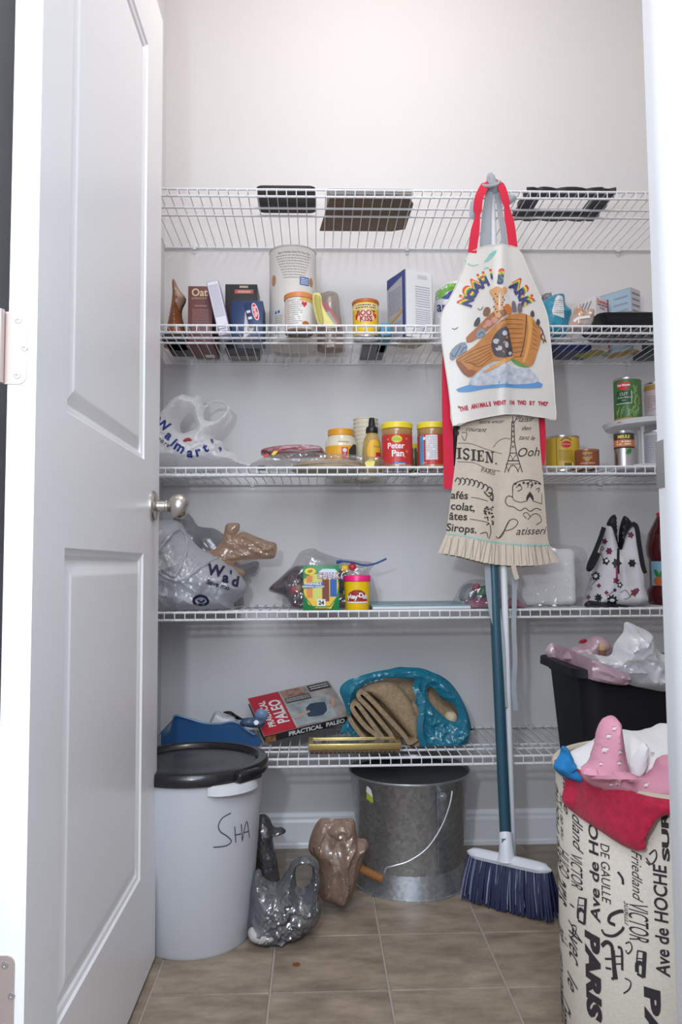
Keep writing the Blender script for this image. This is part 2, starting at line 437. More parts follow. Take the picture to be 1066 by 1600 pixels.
sp = obj('strike_plate', join(box(JR-0.0012, JR+0.001, YF-0.030, YF+0.002, 0.905, 0.962, 0.0005), box(JR-0.001, JR+0.006, YF, YF+0.0018, 0.905, 0.962, 0.0005)), nickd, jr, label='grey metal strike plate')
# baseboards with a stepped profile
def base(name, p0, p1, nrm):
    prof = [(0, 0), (0.014, 0), (0.014, 0.010), (0.0115, 0.016), (0.0115, 0.072), (0.0085, 0.080), (0.0085, 0.088), (0.004, 0.096), (0, 0.098)]
    V = []; Fc = []
    for p in (p0, p1):
        for d, z in prof: V.append((p[0]+nrm[0]*d, p[1]+nrm[1]*d, z))
    n = len(prof)
    for i in range(n-1): Fc.append((i, i+1, n+i+1, n+i))
    Fc += [tuple(range(n)), tuple(range(n, 2*n))[::-1]]
    return struct(obj(name, (V, Fc), trimm, sharp=20))
base('baseboard_back', (XL, -0.0), (XR, -0.0), (0, -1)); base('baseboard_left', (XL, YF), (XL, 0), (1, 0)); base('baseboard_right', (XR, 0), (XR, YF), (-1, 0))
# floor: grout slab with separate tiles
fl = struct(obj('floor', box(-2.2, 2.6, -3.6, 0.0, -0.06, -0.0022), M('grout', (0.37, 0.33, 0.29), 0.8, bump=0.3, bscale=300), smooth=False))
TS, TX0, TY0 = 0.2290, -0.0931, -0.5562
tm = M_tile(); TG = 0.0022
tg = box(-TS/2+TG, TS/2-TG, -TS/2+TG, TS/2-TG, -0.0030, 0.0, 0.0012, 1)
tme = None
for i in range(-4, 6):
    for j in range(-5, 3):
        cx, cy = TX0+TS*(i+0.5), TY0+TS*(j+0.5)
        if cy-TS/2 > 0 or cy+TS/2 < -1.8: continue
        if tme is None:
            t = obj('tile', xf(tg, Matrix.Translation((0, 0, 0))), tm, fl, sharp=30); tme = t.data
            # mesh was stored relative to the floor's origin: recentre it
            for v in tme.vertices: v.co += ORG[fl]
        else:
            t = bpy.data.objects.new('tile', tme); COL.objects.link(t); t.parent = fl
        t.location = Vector((cx, min(cy, 9), 0))-ORG[fl]
        if cy+TS/2 > 0:   # cut row against the wall
            k = (0-(cy-TS/2))/TS; t.scale = (1, k, 1); t.location = Vector((cx, (cy-TS/2)/2, 0))-ORG[fl]
# ---- door, opened inward against the left side
DX0, DX1, DY0, DY1, DZ0, DZ1 = -0.372, -0.338, -1.402, -0.652, 0.010, 2.035
def panel_face(X, s, panels):
    """door face at X (s=+1 faces +X) with moulded panels; returns geometry"""
    ys = sorted({DY0, DY1, *[p for q in panels for p in q[:2]]}); zs = sorted({DZ0, DZ1, *[p for q in panels for p in q[2:]]})
    V = []; Fc = []
    def quad(a, b, c, d):
        k = len(V); V.extend([a, b, c, d]); Fc.append((k, k+1, k+2, k+3) if s > 0 else (k+3, k+2, k+1, k))
    for i in range(len(ys)-1):
        for j in range(len(zs)-1):
            y0, y1, z0, z1 = ys[i], ys[i+1], zs[j], zs[j+1]
            if any(abs(y0-q[0]) < 1e-6 and abs(y1-q[1]) < 1e-6 and abs(z0-q[2]) < 1e-6 and abs(z1-q[3]) < 1e-6 for q in panels):
                rings = [(0, 0), (0.003, -0.0035), (0.010, -0.0050), (0.013, -0.0085), (0.017, -0.0090), (0.037, -0.0030), (0.040, -0.0025)]
                for (a, da), (b, db) in zip(rings, rings[1:]):
                    A = [(X+s*da, y0+a, z0+a), (X+s*da, y1-a, z0+a), (X+s*da, y1-a, z1-a), (X+s*da, y0+a, z1-a)]
                    B = [(X+s*db, y0+b, z0+b), (X+s*db, y1-b, z0+b), (X+s*db, y1-b, z1-b), (X+s*db, y0+b, z1-b)]
                    for k in range(4): quad(A[k], A[(k+1) % 4], B[(k+1) % 4], B[k])
                a, da = rings[-1]; quad((X+s*da, y0+a, z0+a), (X+s*da, y1-a, z0+a), (X+s*da, y1-a, z1-a), (X+s*da, y0+a, z1-a))
            else: quad((X, y0, z0), (X, y1, z0), (X, y1, z1), (X, y0, z1))
    return V, Fc
PAN = [(-1.283, -0.800, 1.026, 1.880), (-1.283, -0.800, 0.222, 0.842)]
edges = ([(DX0, DY0, DZ0), (DX1, DY0, DZ0), (DX1, DY0, DZ1), (DX0, DY0, DZ1), (DX0, DY1, DZ0), (DX1, DY1, DZ0), (DX1, DY1, DZ1), (DX0, DY1, DZ1)],
         [(0, 1, 2, 3), (5, 4, 7, 6), (4, 5, 1, 0), (3, 2, 6, 7)])
door = struct(obj('door_1', join(panel_face(DX1, 1, PAN), panel_face(DX0, -1, PAN), edges), doorm, smooth=False, origin=(DX0, DY0, 0)))
KY, KZ = -0.716, 0.940
def lathx(prof, y, z, x0, s=1):
    V, Fc = lathe([(r, h) for r, h in prof], (0, 0), 32); return [(x0+s*v[2], y+v[0], z+v[1]) for v in V], Fc
for sgn, X in ((1, DX1), (-1, DX0)):
    if sgn > 0:
        obj('rosette', lathx([(0.0325, 0), (0.0325, 0.003), (0.029, 0.007), (0.016, 0.009), (0.0135, 0.011)], KY, KZ, X, sgn), nick, door, label='round satin nickel rosette')
        obj('knob', lathx([(0.0115, 0.008), (0.0115, 0.026), (0.0135, 0.028), (0.0135, 0.031), (0.010, 0.033), (0.0165, 0.036), (0.0225, 0.042), (0.0258, 0.050), (0.0262, 0.056), (0.0245, 0.063), (0.020, 0.069), (0.012, 0.0725), (0.0, 0.0735)], KY, KZ, X, sgn), nick, door, sharp=25, label='ball-shaped satin nickel knob')
obj('latch_plate', box(DX0+0.006, DX1-0.006, DY1-0.001, DY1+0.001, KZ-0.028, KZ+0.028, 0.0004), nick, door)
hinm = M('hinge_metal', (0.56, 0.46, 0.42), 0.42, metal=0.55)
for hz in (1.081, 0.326, 1.815):
    rr = 0.010; o = []
    for (cx, cz, a0) in ((DX1-0.011-rr, hz+0.0445-rr, 0), (DX0-0.004, hz+0.0445, 1), (DX0-0.004, hz-0.0445, 1), (DX1-0.011-rr, hz-0.0445+rr, 2)):
        if a0 == 1: o.append((cx, cz))
        else:
            for k in range(6):
                a = (math.pi/2-k*math.pi/10) if a0 == 0 else (-k*math.pi/10)
                o.append((cx+rr*math.cos(a), cz+rr*math.sin(a)))
    o = o[5::-1]+o[6:8]+o[:7:-1] if False else [p for p in o]
    # order: corner 0 arc (top -> right), then bottom arc (right -> bottom), then the two left points
    arc0 = o[:6]; l1, l2_ = o[6], o[7]; arc2 = o[8:]
    loop = arc0+arc2+[l2_, l1]
    V = [(x, DY0-0.0022, z) for x, z in loop]+[(x, DY0+0.0004, z) for x, z in loop]; n = len(loop)
    Fc = [tuple(range(n)), tuple(range(n, 2*n))[::-1]]+[(i, n+i, n+(i+1) % n, (i+1) % n) for i in range(n)]
    h = obj('hinge', (V, Fc), hinm, door, sharp=20, label='rounded metal hinge leaf')
    obj('hinge_barrel', tube([(DX0-0.007, YF-0.004+0.012, hz-0.0445), (DX0-0.007, YF-0.004+0.012, hz+0.0445)], 0.0055, 12), hinm, h)
    for dx, dz in ((0.012, 0.034), (0.020, 0.0), (0.012, -0.034)):
        c = Vector((DX0+dx, DY0-0.0022, hz+dz)); g = lathe([(0.0042, 0), (0.0038, 0.0007), (0.0012, 0.0009), (0.0, 0.0002)], (0, 0), 14)
        obj('screw', ([(c.x+v[0], c.y-v[2], c.z+v[1]) for v in g[0]], g[1]), TIN, h)

# ------------------------------------------------------------------ wire shelves
SZ = [1.7861, 1.4281, 1.0622, 0.7006, 0.3395]; SD = 0.3718
wirem = M('vinyl_coated_wire', (0.74, 0.75, 0.77), 0.38)
clipm = M('clip_plastic', (0.70, 0.70, 0.72), 0.3)
SL = ['topmost white wire shelf, holding the black picture frame', 'second white wire shelf from the top, holding the boxes and the yellow cocoa tin',
      'third white wire shelf from the top, holding the peanut butter jars', 'fourth white wire shelf from the top, holding the chalk box',
      'lowest white wire shelf, just above the galvanised bucket']
RR, WR = 0.0031, 0.0014; wire_me = None
CL = [[303, 640, 975], [300, 448, 640, 985], [395, 560, 935, 700], [512, 820, 330], [818, 460, 600]]
for s, z in enumerate(SZ):
    sh = thing('wire_shelf', SL[s], 'shelf', (XL, 0, z), 'white wire shelves on the back wall')
    for (y, dz) in ((-SD, 0), (-SD, -0.0183), (-SD+0.0969, -0.0045), (-SD+0.1448, -0.0045), (-0.006, -0.0045)):
        obj('rod', tube([(XL+0.004, y, z+dz), (XR-0.200, y, z+dz)], RR, 10), wirem, sh)
    n = int((XR-XL-0.02)/0.0254)-8
    x0 = -0.3776-0.0254*3
    for k in range(n):
        x = x0+0.0254*k
        if wire_me is None:
            o = obj('wire', tube([(0, -0.002, 0), (0, -SD-0.001, 0), (0, -SD-0.0035, -0.002), (0, -SD-0.0038, -0.006), (0, -SD-0.0038, -0.0200)], WR, 6), wirem, sh)
            for v in o.data.vertices: v.co += ORG[sh]
            wire_me = o.data
        else:
            o = bpy.data.objects.new('wire', wire_me); COL.objects.link(o); o.parent = sh
        o.location = (x-XL, 0, 0)
    for px in CL[s]:
        q = at(px, 700, 0); c = Vector((q.x, -0.006, z-0.004))
        obj('clip', join(box(c.x-0.006, c.x+0.006, -0.012, 0, z-0.012, z+0.004, 0.002), tube([(c.x, -0.003, z-0.016), (c.x, -0.0, z-0.016)], 0.006, 12)), clipm, sh)

# ------------------------------------------------------------------ generic containers
def rad(x0, x1, py, Yc):
    a, b = at(x0, py, Yc), at(x1, py, Yc); return (a.x+b.x)/2, (b.x-a.x)/2
def carton(name, label, cat, x0, x1, ytop, Yf, depth, zb, mat, rz=0.0, ry=0.0, bev=0.0012, group=None, ymid=None, zt=None):
    """upright box whose front face spans x0..x1 px at depth Yf; returns thing and its transform"""
    a, b = at(x0, ymid or ytop, Yf), at(x1, ymid or ytop, Yf); wd = b.x-a.x; h = (zt if zt else at((x0+x1)/2, ytop, Yf).z)-zb
    t = thing(name, label, cat, ((a.x+b.x)/2, Yf+depth/2, zb), group)
    m = Matrix.Translation(((a.x+b.x)/2, Yf+depth/2, zb)) @ Matrix.Rotation(rz, 4, 'Z') @ Matrix.Rotation(ry, 4, 'Y')
    obj('carton', xf(box(-wd/2, wd/2, -depth/2, depth/2, 0, h, bev), m), mat, t)
    return t, m, wd, depth, h
def face(m, w, d, h, side='front', off=0.0006):
    """surface with u,v from the lower-left corner of a carton face"""
    q = {'front': ((-w/2, -d/2, 0), (1, 0, 0), (0, 0, 1)), 'left': ((-w/2, d/2, 0), (0, -1, 0), (0, 0, 1)), 'right': ((w/2, -d/2, 0), (0, 1, 0), (0, 0, 1)),
         'top': ((-w/2, -d/2, h), (1, 0, 0), (0, 1, 0)), 'bottom': ((-w/2, d/2, 0), (1, 0, 0), (0, -1, 0))}[side]
    r = m.to_3x3(); return flat(m @ Vector(q[0]), r @ Vector(q[1]), r @ Vector(q[2]), off)
def tin(name, label, cat, x0, x1, ytop, Yc, zb, lab=None, body=TIN, rim=True, group=None, zt=None, pm=None):
    """steel can with rolled rims and a paper label; returns thing, centre, radius, height"""
    cx, r = rad(x0, x1, pm or ytop+20, Yc); h = (zt or at((x0+x1)/2, ytop, Yc-r).z)-zb
    t = thing(name, label, cat, (cx, Yc, zb), group)
    prof = [(r*0.93, 0.003), (r*0.97, 0.0), (r*1.0, 0.001), (r*1.0, 0.004), (r*0.975, 0.0055), (r*0.975, h-0.0055), (r*1.0, h-0.004), (r*1.0, h-0.001), (r*0.97, h), (r*0.93, h-0.004), (0, h-0.004)]
    obj('can', lathe([(0, 0.003)]+prof, (cx, Yc, zb), 40), body, t)
    if lab: obj('paper_label', lathe([(r*0.978, 0.006), (r*0.982, 0.0065), (r*0.982, h-0.0065), (r*0.978, h-0.006)], (cx, Yc, zb), 40), lab, t)
    return t, cx, r, h
def jar(name, label, cat, x0, x1, pm, Yc, zb, prof, mat, seg=40, group=None, sharp=40):
    cx, r = rad(x0, x1, pm, Yc); t = thing(name, label, cat, (cx, Yc, zb), group)
    b = obj('body', lathe([(a*r, z) for a, z in prof], (cx, Yc, zb), seg), mat, t, sharp=sharp)
    return t, cx, r
ang0 = lambda cx, Yc: math.atan2(CAM.x-cx, Yc-CAM.y)      # angle that faces the doorway

# ================================================================== top shelf
Z1 = SZ[0]+0.0018
m_blk = M('black_plastic', (0.010, 0.010, 0.012), 0.4)
def plate(outer, z0, z1, holes=(), smooth=False, step=0.012, bstep=None):
    V, Tr, lp = fill2d(outer, holes, step, smooth, 1, bstep or step); n = len(V)
    P = [(x, y, z1) for x, y in V]+[(x, y, z0) for x, y in V]; Fc = list(Tr)+[tuple(i+n for i in t)[::-1] for t in Tr]
    ec = {(a, b) for t in Tr for a, b in ((t[0], t[1]), (t[1], t[2]), (t[2], t[0]))}
    Fc += [(b, a, a+n, b+n) for a, b in ec if (b, a) not in ec]; return P, Fc
def rrect(x0, y0, x1, y1, r, n=5):
    o = []
    for cx, cy, a in ((x1-r, y0+r, -90), (x1-r, y1-r, 0), (x0+r, y1-r, 90), (x0+r, y0+r, 180)):
        for k in range(n+1): t = math.radians(a+90*k/n); o.append((cx+r*math.cos(t), cy+r*math.sin(t)))
    return o
t = thing('flat_case', 'flat black case lying at the left on the topmost shelf', 'case', (-0.076, -0.30, Z1))
obj('shell', plate(rrect(-0.152, -0.366, 0.003, -0.232, 0.016), Z1, Z1+0.012, step=0.02, bstep=0.006), m_blk, t)
obj('lid_seam', plate(rrect(-0.150, -0.364, 0.001, -0.234, 0.015), Z1+0.012, Z1+0.0135, step=0.02, bstep=0.006), M('black_matte', (0.018, 0.018, 0.02), 0.6), t)
kraft = M('kraft_board', (0.235, 0.165, 0.115), 0.8, var=0.25, vscale=30, stretch=(1, 6, 1))
t = thing('cardboard_sheet', 'brown cardboard sheet lying on the topmost shelf', 'cardboard', (0.14, -0.22, Z1))
obj('board', plate([(0.041, -0.325), (0.268, -0.325), (0.262, -0.117), (0.014, -0.117)], Z1, Z1+0.004, step=0.05), kraft, t)
t = thing('paper_stack', 'loose white paper sheets lying on the brown cardboard on the topmost shelf', 'paper', (0.13, -0.22, Z1+0.004))
for k in range(4):
    dx, dy = (0.004, -0.010, 0.012, -0.004)[k], (0.004, 0.0, -0.012, 0.006)[k]; V = []; Fc = []
    for i in range(9):
        for zz in (0, 0.0012):
            for x in (0.038+dx*.6, 0.252+dx*.6): y = -0.335+dy*.5+0.200*i/8; V.append((x, y, Z1+0.0055+k*0.002+zz+0.010*max(0, 1-i/4)**2*(0.4+k*0.25)))
    for i in range(8):
        a = i*4; Fc += [(a, a+1, a+5, a+4), (a+2, a+6, a+7, a+3), (a, a+4, a+6, a+2), (a+1, a+3, a+7, a+5)]
    Fc += [(0, 2, 3, 1), (32, 33, 35, 34)]
    obj('sheet', (V, Fc), PAPER, t)
# ornate frame lying flat
t = thing('picture_frame', 'empty black scalloped picture frame lying on the topmost shelf', 'frame', (0.675, -0.28, Z1))
fx0, fx1, fy0, fy1 = 0.556, 0.796, -0.369, -0.192; o = []
def scal(p0, p1, nrm):
    for k in range(24):
        s = k/24; d = 0.010*abs(math.sin(s*math.pi*3))**0.7*(1 if 0.14 < s < 0.86 else 0.2)+(0.006 if s < 0.1 or s > 0.92 else 0)
        o.append((p0[0]+(p1[0]-p0[0])*s+nrm[0]*d, p0[1]+(p1[1]-p0[1])*s+nrm[1]*d))
scal((fx0, fy0+0.010), (fx1, fy0+0.010), (0, -1)); scal((fx1-0.008, fy0), (fx1-0.008, fy1), (1, 0)); scal((fx1, fy1-0.008), (fx0, fy1-0.008), (0, 1)); scal((fx0+0.008, fy1), (fx0+0.008, fy0), (-1, 0))
ih = [(fx0+0.045, fy0+0.042), (fx1-0.048, fy0+0.042), (fx1-0.048, fy1-0.040), (fx0+0.045, fy1-0.040)]
obj('moulding', plate(o, Z1, Z1+0.014, (ih,), step=0.012, bstep=0.006), m_blk, t)
obj('inner_lip', plate([(fx0+0.038, fy0+0.035), (fx1-0.041, fy0+0.035), (fx1-0.041, fy1-0.033), (fx0+0.038, fy1-0.033)], Z1+0.013, Z1+0.018, (ih,), step=0.012), m_blk, t)

# ================================================================== second shelf
Z2 = SZ[1]+0.0018
# brown snack pouch with a black gusset
t = thing('snack_pouch', 'brown foil snack pouch with a pointed top beside the oat box', 'pouch', (at(276, 540, -0.17).x, -0.17, Z2))
pm_ = M('pouch_brown', (0.36, 0.13, 0.045), 0.3, bump=0.3, bscale=40, col2=(0.24, 0.08, 0.03))
g = inflate([(258, 560), (260, 520), (265, 492), (269, 462), (269, 440), (272, 436), (280, 452), (291, 468), (284, 488), (289, 515), (297, 560)], -0.165, 0.040, wr=0.003, wsc=30, seed=3, zmin=Z2, step=0.0045, cr=26, ca=0.004, cw=0.006)
obj('film', g, pm_, t)
prt('print', [p2([(272, 445), (290, 469), (281, 486), (274, 470)], 3)], onmesh(g, -0.2), M('pouch_print', (0.45, 0.30, 0.24), 0.4), t)
obj('gusset', box(at(258, 540, -.17).x, at(296, 540, -.17).x, -0.225, -0.055, Z2, Z2+0.022, 0.008, 3), m_blk, t)
# oat box
oat = M('oat_card', (0.155, 0.052, 0.046), 0.5)
t, m, wd, d, h = carton('oat_box', 'brown cereal carton lettered Oat on the second shelf', 'box', 294, 332, 447, -0.205, 0.165, Z2, oat)
sf = face(m, wd, d, h)
beige = M('print_beige', (0.66, 0.52, 0.33), 0.6)
prt('lettering', [t2('Oat', 0.030, wd*0.47, h-0.019, bold=0.0006, sx=0.92), t2('CHOCOLATE', 0.007, wd*0.46, h-0.035)], sf, beige, t)
prts('fine_print', [words2(wd*0.28, h-0.060, wd*0.78, h-0.052, 1, 4), words2(wd*0.18, 0.03, wd*0.86, h-0.064, 16, 2, 0.35)], sf, M('print_rose', (0.45, 0.22, 0.20), 0.6), t)
prt('barcode_patch', [r2(wd*0.45, d*0.08, wd*0.85, d*0.28)], face(m, wd, d, h, 'bottom'), CREAM, t)
# tilted lavender side box
lav = M('lavender_card', (0.76, 0.76, 0.80), 0.5)
t, m, wd, d, h = carton('lavender_box', 'narrow white and lavender box tilted against the oat carton', 'box', 342, 361, 440, -0.272, 0.062, Z2+0.004, M('lavender_edge', (0.40, 0.34, 0.55), 0.5), ry=math.radians(-13), zt=at(340, 437, -0.272).z)
prt('panel', [r2(0.002, 0.002, wd-0.002, h-0.002)], face(m, wd, d, h), lav, t)
prts('fine_print', [words2(0.004, 0.05, wd-0.004, h-0.01, 26, 5, 0.4, 0.1, 0.4), words2(0.004, 0.005, wd-0.004, 0.03, 3, 7, 0.5, 0.2, 0.5)], face(m, wd, d, h), M('print_violet', (0.30, 0.28, 0.42), 0.6), t, k=2)
# black box behind
t, m, wd, d, h = carton('black_box', 'black carton with a red title band behind the navy pasta box', 'box', 352, 402, 444, -0.135, 0.11, Z2, M('card_black', (0.030, 0.030, 0.034), 0.4))
prt('title_band', [r2(wd*0.30, h-0.028, wd*0.88, h-0.016)], face(m, wd, d, h), M('print_pinkred', (0.55, 0.10, 0.11), 0.5), t)
prt('lettering', [words2(wd*0.40, h-0.026, wd*0.80, h-0.019, 1, 3, 0.8), words2(wd*0.45, h-0.012, wd*0.72, h-0.004, 1, 5, 0.8)], face(m, wd, d, h), beige, t, k=2)
prt('base_panel', [r2(wd*0.02, d*0.03, wd*0.98, d*0.45)], face(m, wd, d, h, 'bottom'), M('card_taupe', (0.30, 0.25, 0.21), 0.6), t)
# navy pasta box, opened
navyc = M('card_navy', (0.010, 0.035, 0.125), 0.4)
t, m, wd, d, h = carton('pasta_box', 'opened navy pasta carton with a red oval emblem on its flap', 'box', 362, 411, 470, -0.255, 0.11, Z2, navyc)
sf = face(m, wd, d, h)
prt('torn_opening', [p2([(wd*0.38, 0.0), (wd*0.44, h*0.80), (wd*0.47, h*0.93), (wd*0.62, h*0.55), (wd*0.80, 0.02)], 0.03)], sf, M('card_inner', (0.62, 0.60, 0.58), 0.7), t)
fm = m @ Matrix.Translation((wd*0.20, -d/2-0.004, h*0.62)) @ Matrix.Rotation(math.radians(-14), 4, 'Y') @ Matrix.Rotation(math.radians(-8), 4, 'X')
fl_ = obj('flap', xf(box(-0.019, 0.019, -0.001, 0.001, -0.033, 0.036, 0.0004), fm), navyc, t)
fs = flat(fm @ Vector((0, -0.001, 0)), fm.to_3x3() @ Vector((1, 0, 0)), fm.to_3x3() @ Vector((0, 0, 1)))
prt('emblem_ring', [e2(0.007, 0.006, 0.0085, 0.026)], fs, PAPER, fl_, 1)
prt('emblem', [e2(0.007, 0.006, 0.0066, 0.0235)], fs, RED, fl_, 2)
prt('emblem_lettering', [t2('Barilla', 0.0125, 0.007, 0.006, rot=-math.pi/2, bold=0.0002)], fs, PAPER, fl_, 3)
prt('fine_print', [words2(-0.016, -0.018, -0.006, 0.02, 2, 3, 0.4)], fs, PAPER, fl_, 2)
prt('base_print', [r2(wd*0.12, d*0.1, wd*0.9, d*0.9)], face(m, wd, d, h, 'bottom'), M('card_slate', (0.16, 0.19, 0.27), 0.5), t)
# large formula can
FW = M('formula_paper', (0.72, 0.69, 0.64), 0.4)
t, cx, r, h = tin('formula_canister', 'tall white cardboard canister printed with small text on the second shelf', 'canister', 420.5, 495, 381, -0.165, Z2, FW, body=M('canister_rim', (0.58, 0.55, 0.50), 0.4), pm=450)
sf = cyl(cx, -0.165, r*0.982, Z2, ang0(cx, -0.165))
prt('title', [t2('Get A Perfect Start To Your Day', 0.0088, 0.004, h-0.022, sx=0.80)], sf, M('print_brown', (0.13, 0.09, 0.08), 0.6), t)
prt('side_text', [words2(-0.056, 0.045, -0.030, 0.075, 5, 4, 0.4, .1, .3)], sf, M('print_taupe', (0.36, 0.31, 0.29), 0.6), t)
prt('fine_print', [words2(-0.050+0.003*k, h-0.034-0.0078*k, 0.055-0.003*k, h-0.028-0.0078*k, 1, 20+k, 0.42, 0.03, 0.09) for k in range(9)], sf, M('print_taupe', (0.36, 0.31, 0.29), 0.6), t)
prt('blue_flag', [r2(0.019, h-0.113, 0.048, h-0.090, 4, 1)], sf, BLUE, t)
prt('flag_print', [words2(0.022, h-0.111, 0.045, h-0.093, 4, 8, 0.4, .2, .5)], sf, PAPER, t, k=2)
prts('food_picture', [e2(-0.061, h-0.095, 0.009, 0.016), e2(0.057, h-0.100, 0.008, 0.013)], sf, M('print_tan', (0.50, 0.24, 0.12), 0.6), t)
prts('blue_marks', [r2(-0.055, 0.079, -0.049, 0.087), r2(-0.045, 0.080, -0.038, 0.088)], sf, BLUE, t)
prt('barcode', [r2(-0.054+0.0016*k, 0.020, -0.0532+0.0016*k, 0.040) for k in range(10)], sf, GREYINK, t)
# small canister in front
t, cx, r, h = tin('small_canister', 'small white canister with an orange lid in front of the tall white canister', 'canister', 445, 490, 456, -0.292, Z2, M('formula_paper2', (0.74, 0.72, 0.68), 0.4), body=M('canister_base', (0.20, 0.12, 0.09), 0.5), pm=490)
obj('lid', lathe([(r*0.99, h-0.013), (r*1.05, h-0.012), (r*1.05, h-0.001), (r*1.0, h+0.001), (0, h+0.001)], (cx, -0.292, Z2), 40), M('lid_orange', (0.66, 0.24, 0.07), 0.4), t)
sf = cyl(cx, -0.292, r*0.982, Z2, ang0(cx, -0.292))
prt('yellow_band', [r2(0.004, h-0.023, r*1.2, h-0.013, 6, 1)], sf, M('print_gold', (0.70, 0.40, 0.10), 0.5), t)
prt('fine_print', [words2(-0.032, 0.016, 0.010, h-0.018, 12, 9, 0.35, .1, .4, .3)], sf, M('print_taupe', (0.36, 0.31, 0.29), 0.6), t)
prt('red_heart', [p2([(0.014, h-0.040), (0.0065, h-0.030), (0.008, h-0.024), (0.014, h-0.027), (0.020, h-0.024), (0.0215, h-0.030)], 0.003)], sf, RED, t, k=2)
prt('food_picture', [e2(0.018, 0.018, 0.010, 0.007)], sf, M('print_burnt', (0.42, 0.14, 0.03), 0.5), t)
prt('edge_line', [r2(-0.0345, 0.008, -0.0335, h-0.014)], sf, ORANGE, t, k=2)
# clear nut bag and green scoop
t = thing('nut_bag', 'clear bag of brown nuts with a pink label beside the tall white canister', 'bag', (at(514, 540, -.13).x, -0.13, Z2))
obj('film', inflate([(499, 470), (505, 458), (515, 456), (528, 460), (532, 490), (537, 530), (537, 575), (498, 575)], -0.125, 0.034, wr=0.004, wsc=35, seed=6, zmin=Z2+0.001), MP('film_clear_brown', (0.62, 0.52, 0.44), 0.65, 0.3), t)
obj('nuts', inflate([(501, 510), (515, 502), (531, 512), (535, 540), (533, 575), (500, 575)], -0.125, 0.028, wr=0.004, wsc=60, seed=7, zmin=Z2+0.002), M('nuts_brown', (0.28, 0.16, 0.10), 0.7, bump=0.8, bscale=90, var=0.5, vscale=60), t)
prt('pink_label', [p2([(503, 475), (509, 470), (531, 505), (529, 512), (520, 508)])], pxsurf(-0.16, lambda x, z: -0.163), M('print_pinkred2', (0.52, 0.12, 0.16), 0.5), t)
prt('green_label', [p2([(508, 490), (514, 486), (528, 508), (520, 512)])], pxsurf(-0.16, lambda x, z: -0.163), M('print_sage', (0.34, 0.45, 0.36), 0.5), t, k=2)
t = thing('green_scoop', 'yellow-green plastic scoop leaning on the small white canister', 'scoop', (at(505, 540, -.30).x, -0.30, Z2))
olive = M('scoop_olive', (0.36, 0.32, 0.07), 0.4)
def strip3(pts, Ya, Yb, T):  # slightly dished leaning strip from px outline
    return inflate(pts, (Ya+Yb)/2, T, wr=0.0, R=0.012, tilt=lambda x, z: (Ya-Yb)*0.5*(1-2*min(1, max(0, (z-Z2)/0.12))), zmin=Z2)
obj('handle', strip3([(489, 458), (497, 455), (502, 460), (504, 476), (512, 492), (525, 512), (533, 530), (525, 533), (509, 512), (498, 510), (490, 480)], -0.345, -0.315, 0.004), M('scoop_cream', (0.62, 0.55, 0.20), 0.4), t)
obj('bowl', strip3([(491, 461), (497, 459), (501, 463), (502, 478), (506, 505), (500, 507), (494, 485)], -0.351, -0.321, 0.003), olive, t)
# cocoa tin
t, cx, r, h = tin('cocoa_tin', 'yellow tin with an orange lid and red lettering on the second shelf', 'tin', 551, 592, 466, -0.238, Z2, M('tin_yellow', (0.80, 0.52, 0.03), 0.35), pm=490)
obj('lid', lathe([(r*0.99, h-0.009), (r*1.03, h-0.008), (r*1.03, h-0.001), (r*0.99, h+0.001), (0, h+0.001)], (cx, -0.238, Z2), 40), M('lid_burnt', (0.50, 0.12, 0.03), 0.4), t)
sf = cyl(cx, -0.238, r*0.982, Z2, ang0(cx, -0.238)); maroon = M('print_maroon', (0.32, 0.02, 0.05), 0.5)
prt('cream_band', [r2(-r*1.2, h-0.028, r*1.2, h-0.013, 10, 1)], sf, M('print_butter', (0.82, 0.70, 0.34), 0.5), t)
prt('band_print', [words2(-0.030, h-0.027, 0.030, h-0.014, 2, 8, 0.55, .06, .2)], sf, M('print_brown', (0.13, 0.09, 0.08), 0.6), t, k=2)
prt('badge', [e2(0, h-0.047, 0.027, 0.018, rings=4)], sf, M('print_blush', (0.82, 0.60, 0.42), 0.5), t)
prt('lettering', [t2('BOOT', 0.020, 0.001, h-0.040, bold=0.0008, sx=0.95), t2('KISS', 0.020, 0.001, h-0.056, bold=0.0008, sx=0.95)], sf, maroon, t, k=2)
prts('red_marks', [e2(-0.027, h-0.048, 0.004, 0.008), e2(0.028, h-0.046, 0.004, 0.007)], sf, RED, t, k=2)
# small items by the tin
g_, m, wd, d, h = carton('grey_packet', 'flat dark grey packet lying behind the yellow tin', 'packet', 566, 604, 528, -0.185, 0.16, Z2, M('card_dark', (0.10, 0.11, 0.13), 0.4), zt=Z2+0.014)
g_, m, wd, d, h = carton('teal_packet', 'small teal packet between the yellow tin and the tall white box', 'packet', 595, 611, 506, -0.28, 0.17, Z2, M('card_teal', (0.02, 0.22, 0.36), 0.4), zt=Z2+0.034)
# open white box with navy edge
cw = M('card_white', (0.76, 0.76, 0.77), 0.5)
e = at(634, 480, -0.275); W_, D_ = 0.086, 0.10; hh = at(640, 421, -0.27).z-Z2; th = math.radians(24)
t = thing('white_carton', 'tall open white carton with a navy corner beside the apron on the second shelf', 'box', (e.x+0.03, -0.24, Z2))
m = Matrix.Translation((e.x, -0.275, Z2)) @ Matrix.Rotation(th, 4, 'Z') @ Matrix.Translation((W_/2, D_/2, 0))
obj('carton', xf(join(box(-W_/2, W_/2, -D_/2, D_/2, 0, 0.002), box(-W_/2, W_/2, -D_/2, -D_/2+0.002, 0, hh), box(-W_/2, W_/2, D_/2-0.002, D_/2, 0, hh*0.97), box(-W_/2, -W_/2+0.002, -D_/2, D_/2, 0, hh), box(W_/2-0.002, W_/2, -D_/2, D_/2, 0, hh*0.98)), m), cw, t, smooth=False)
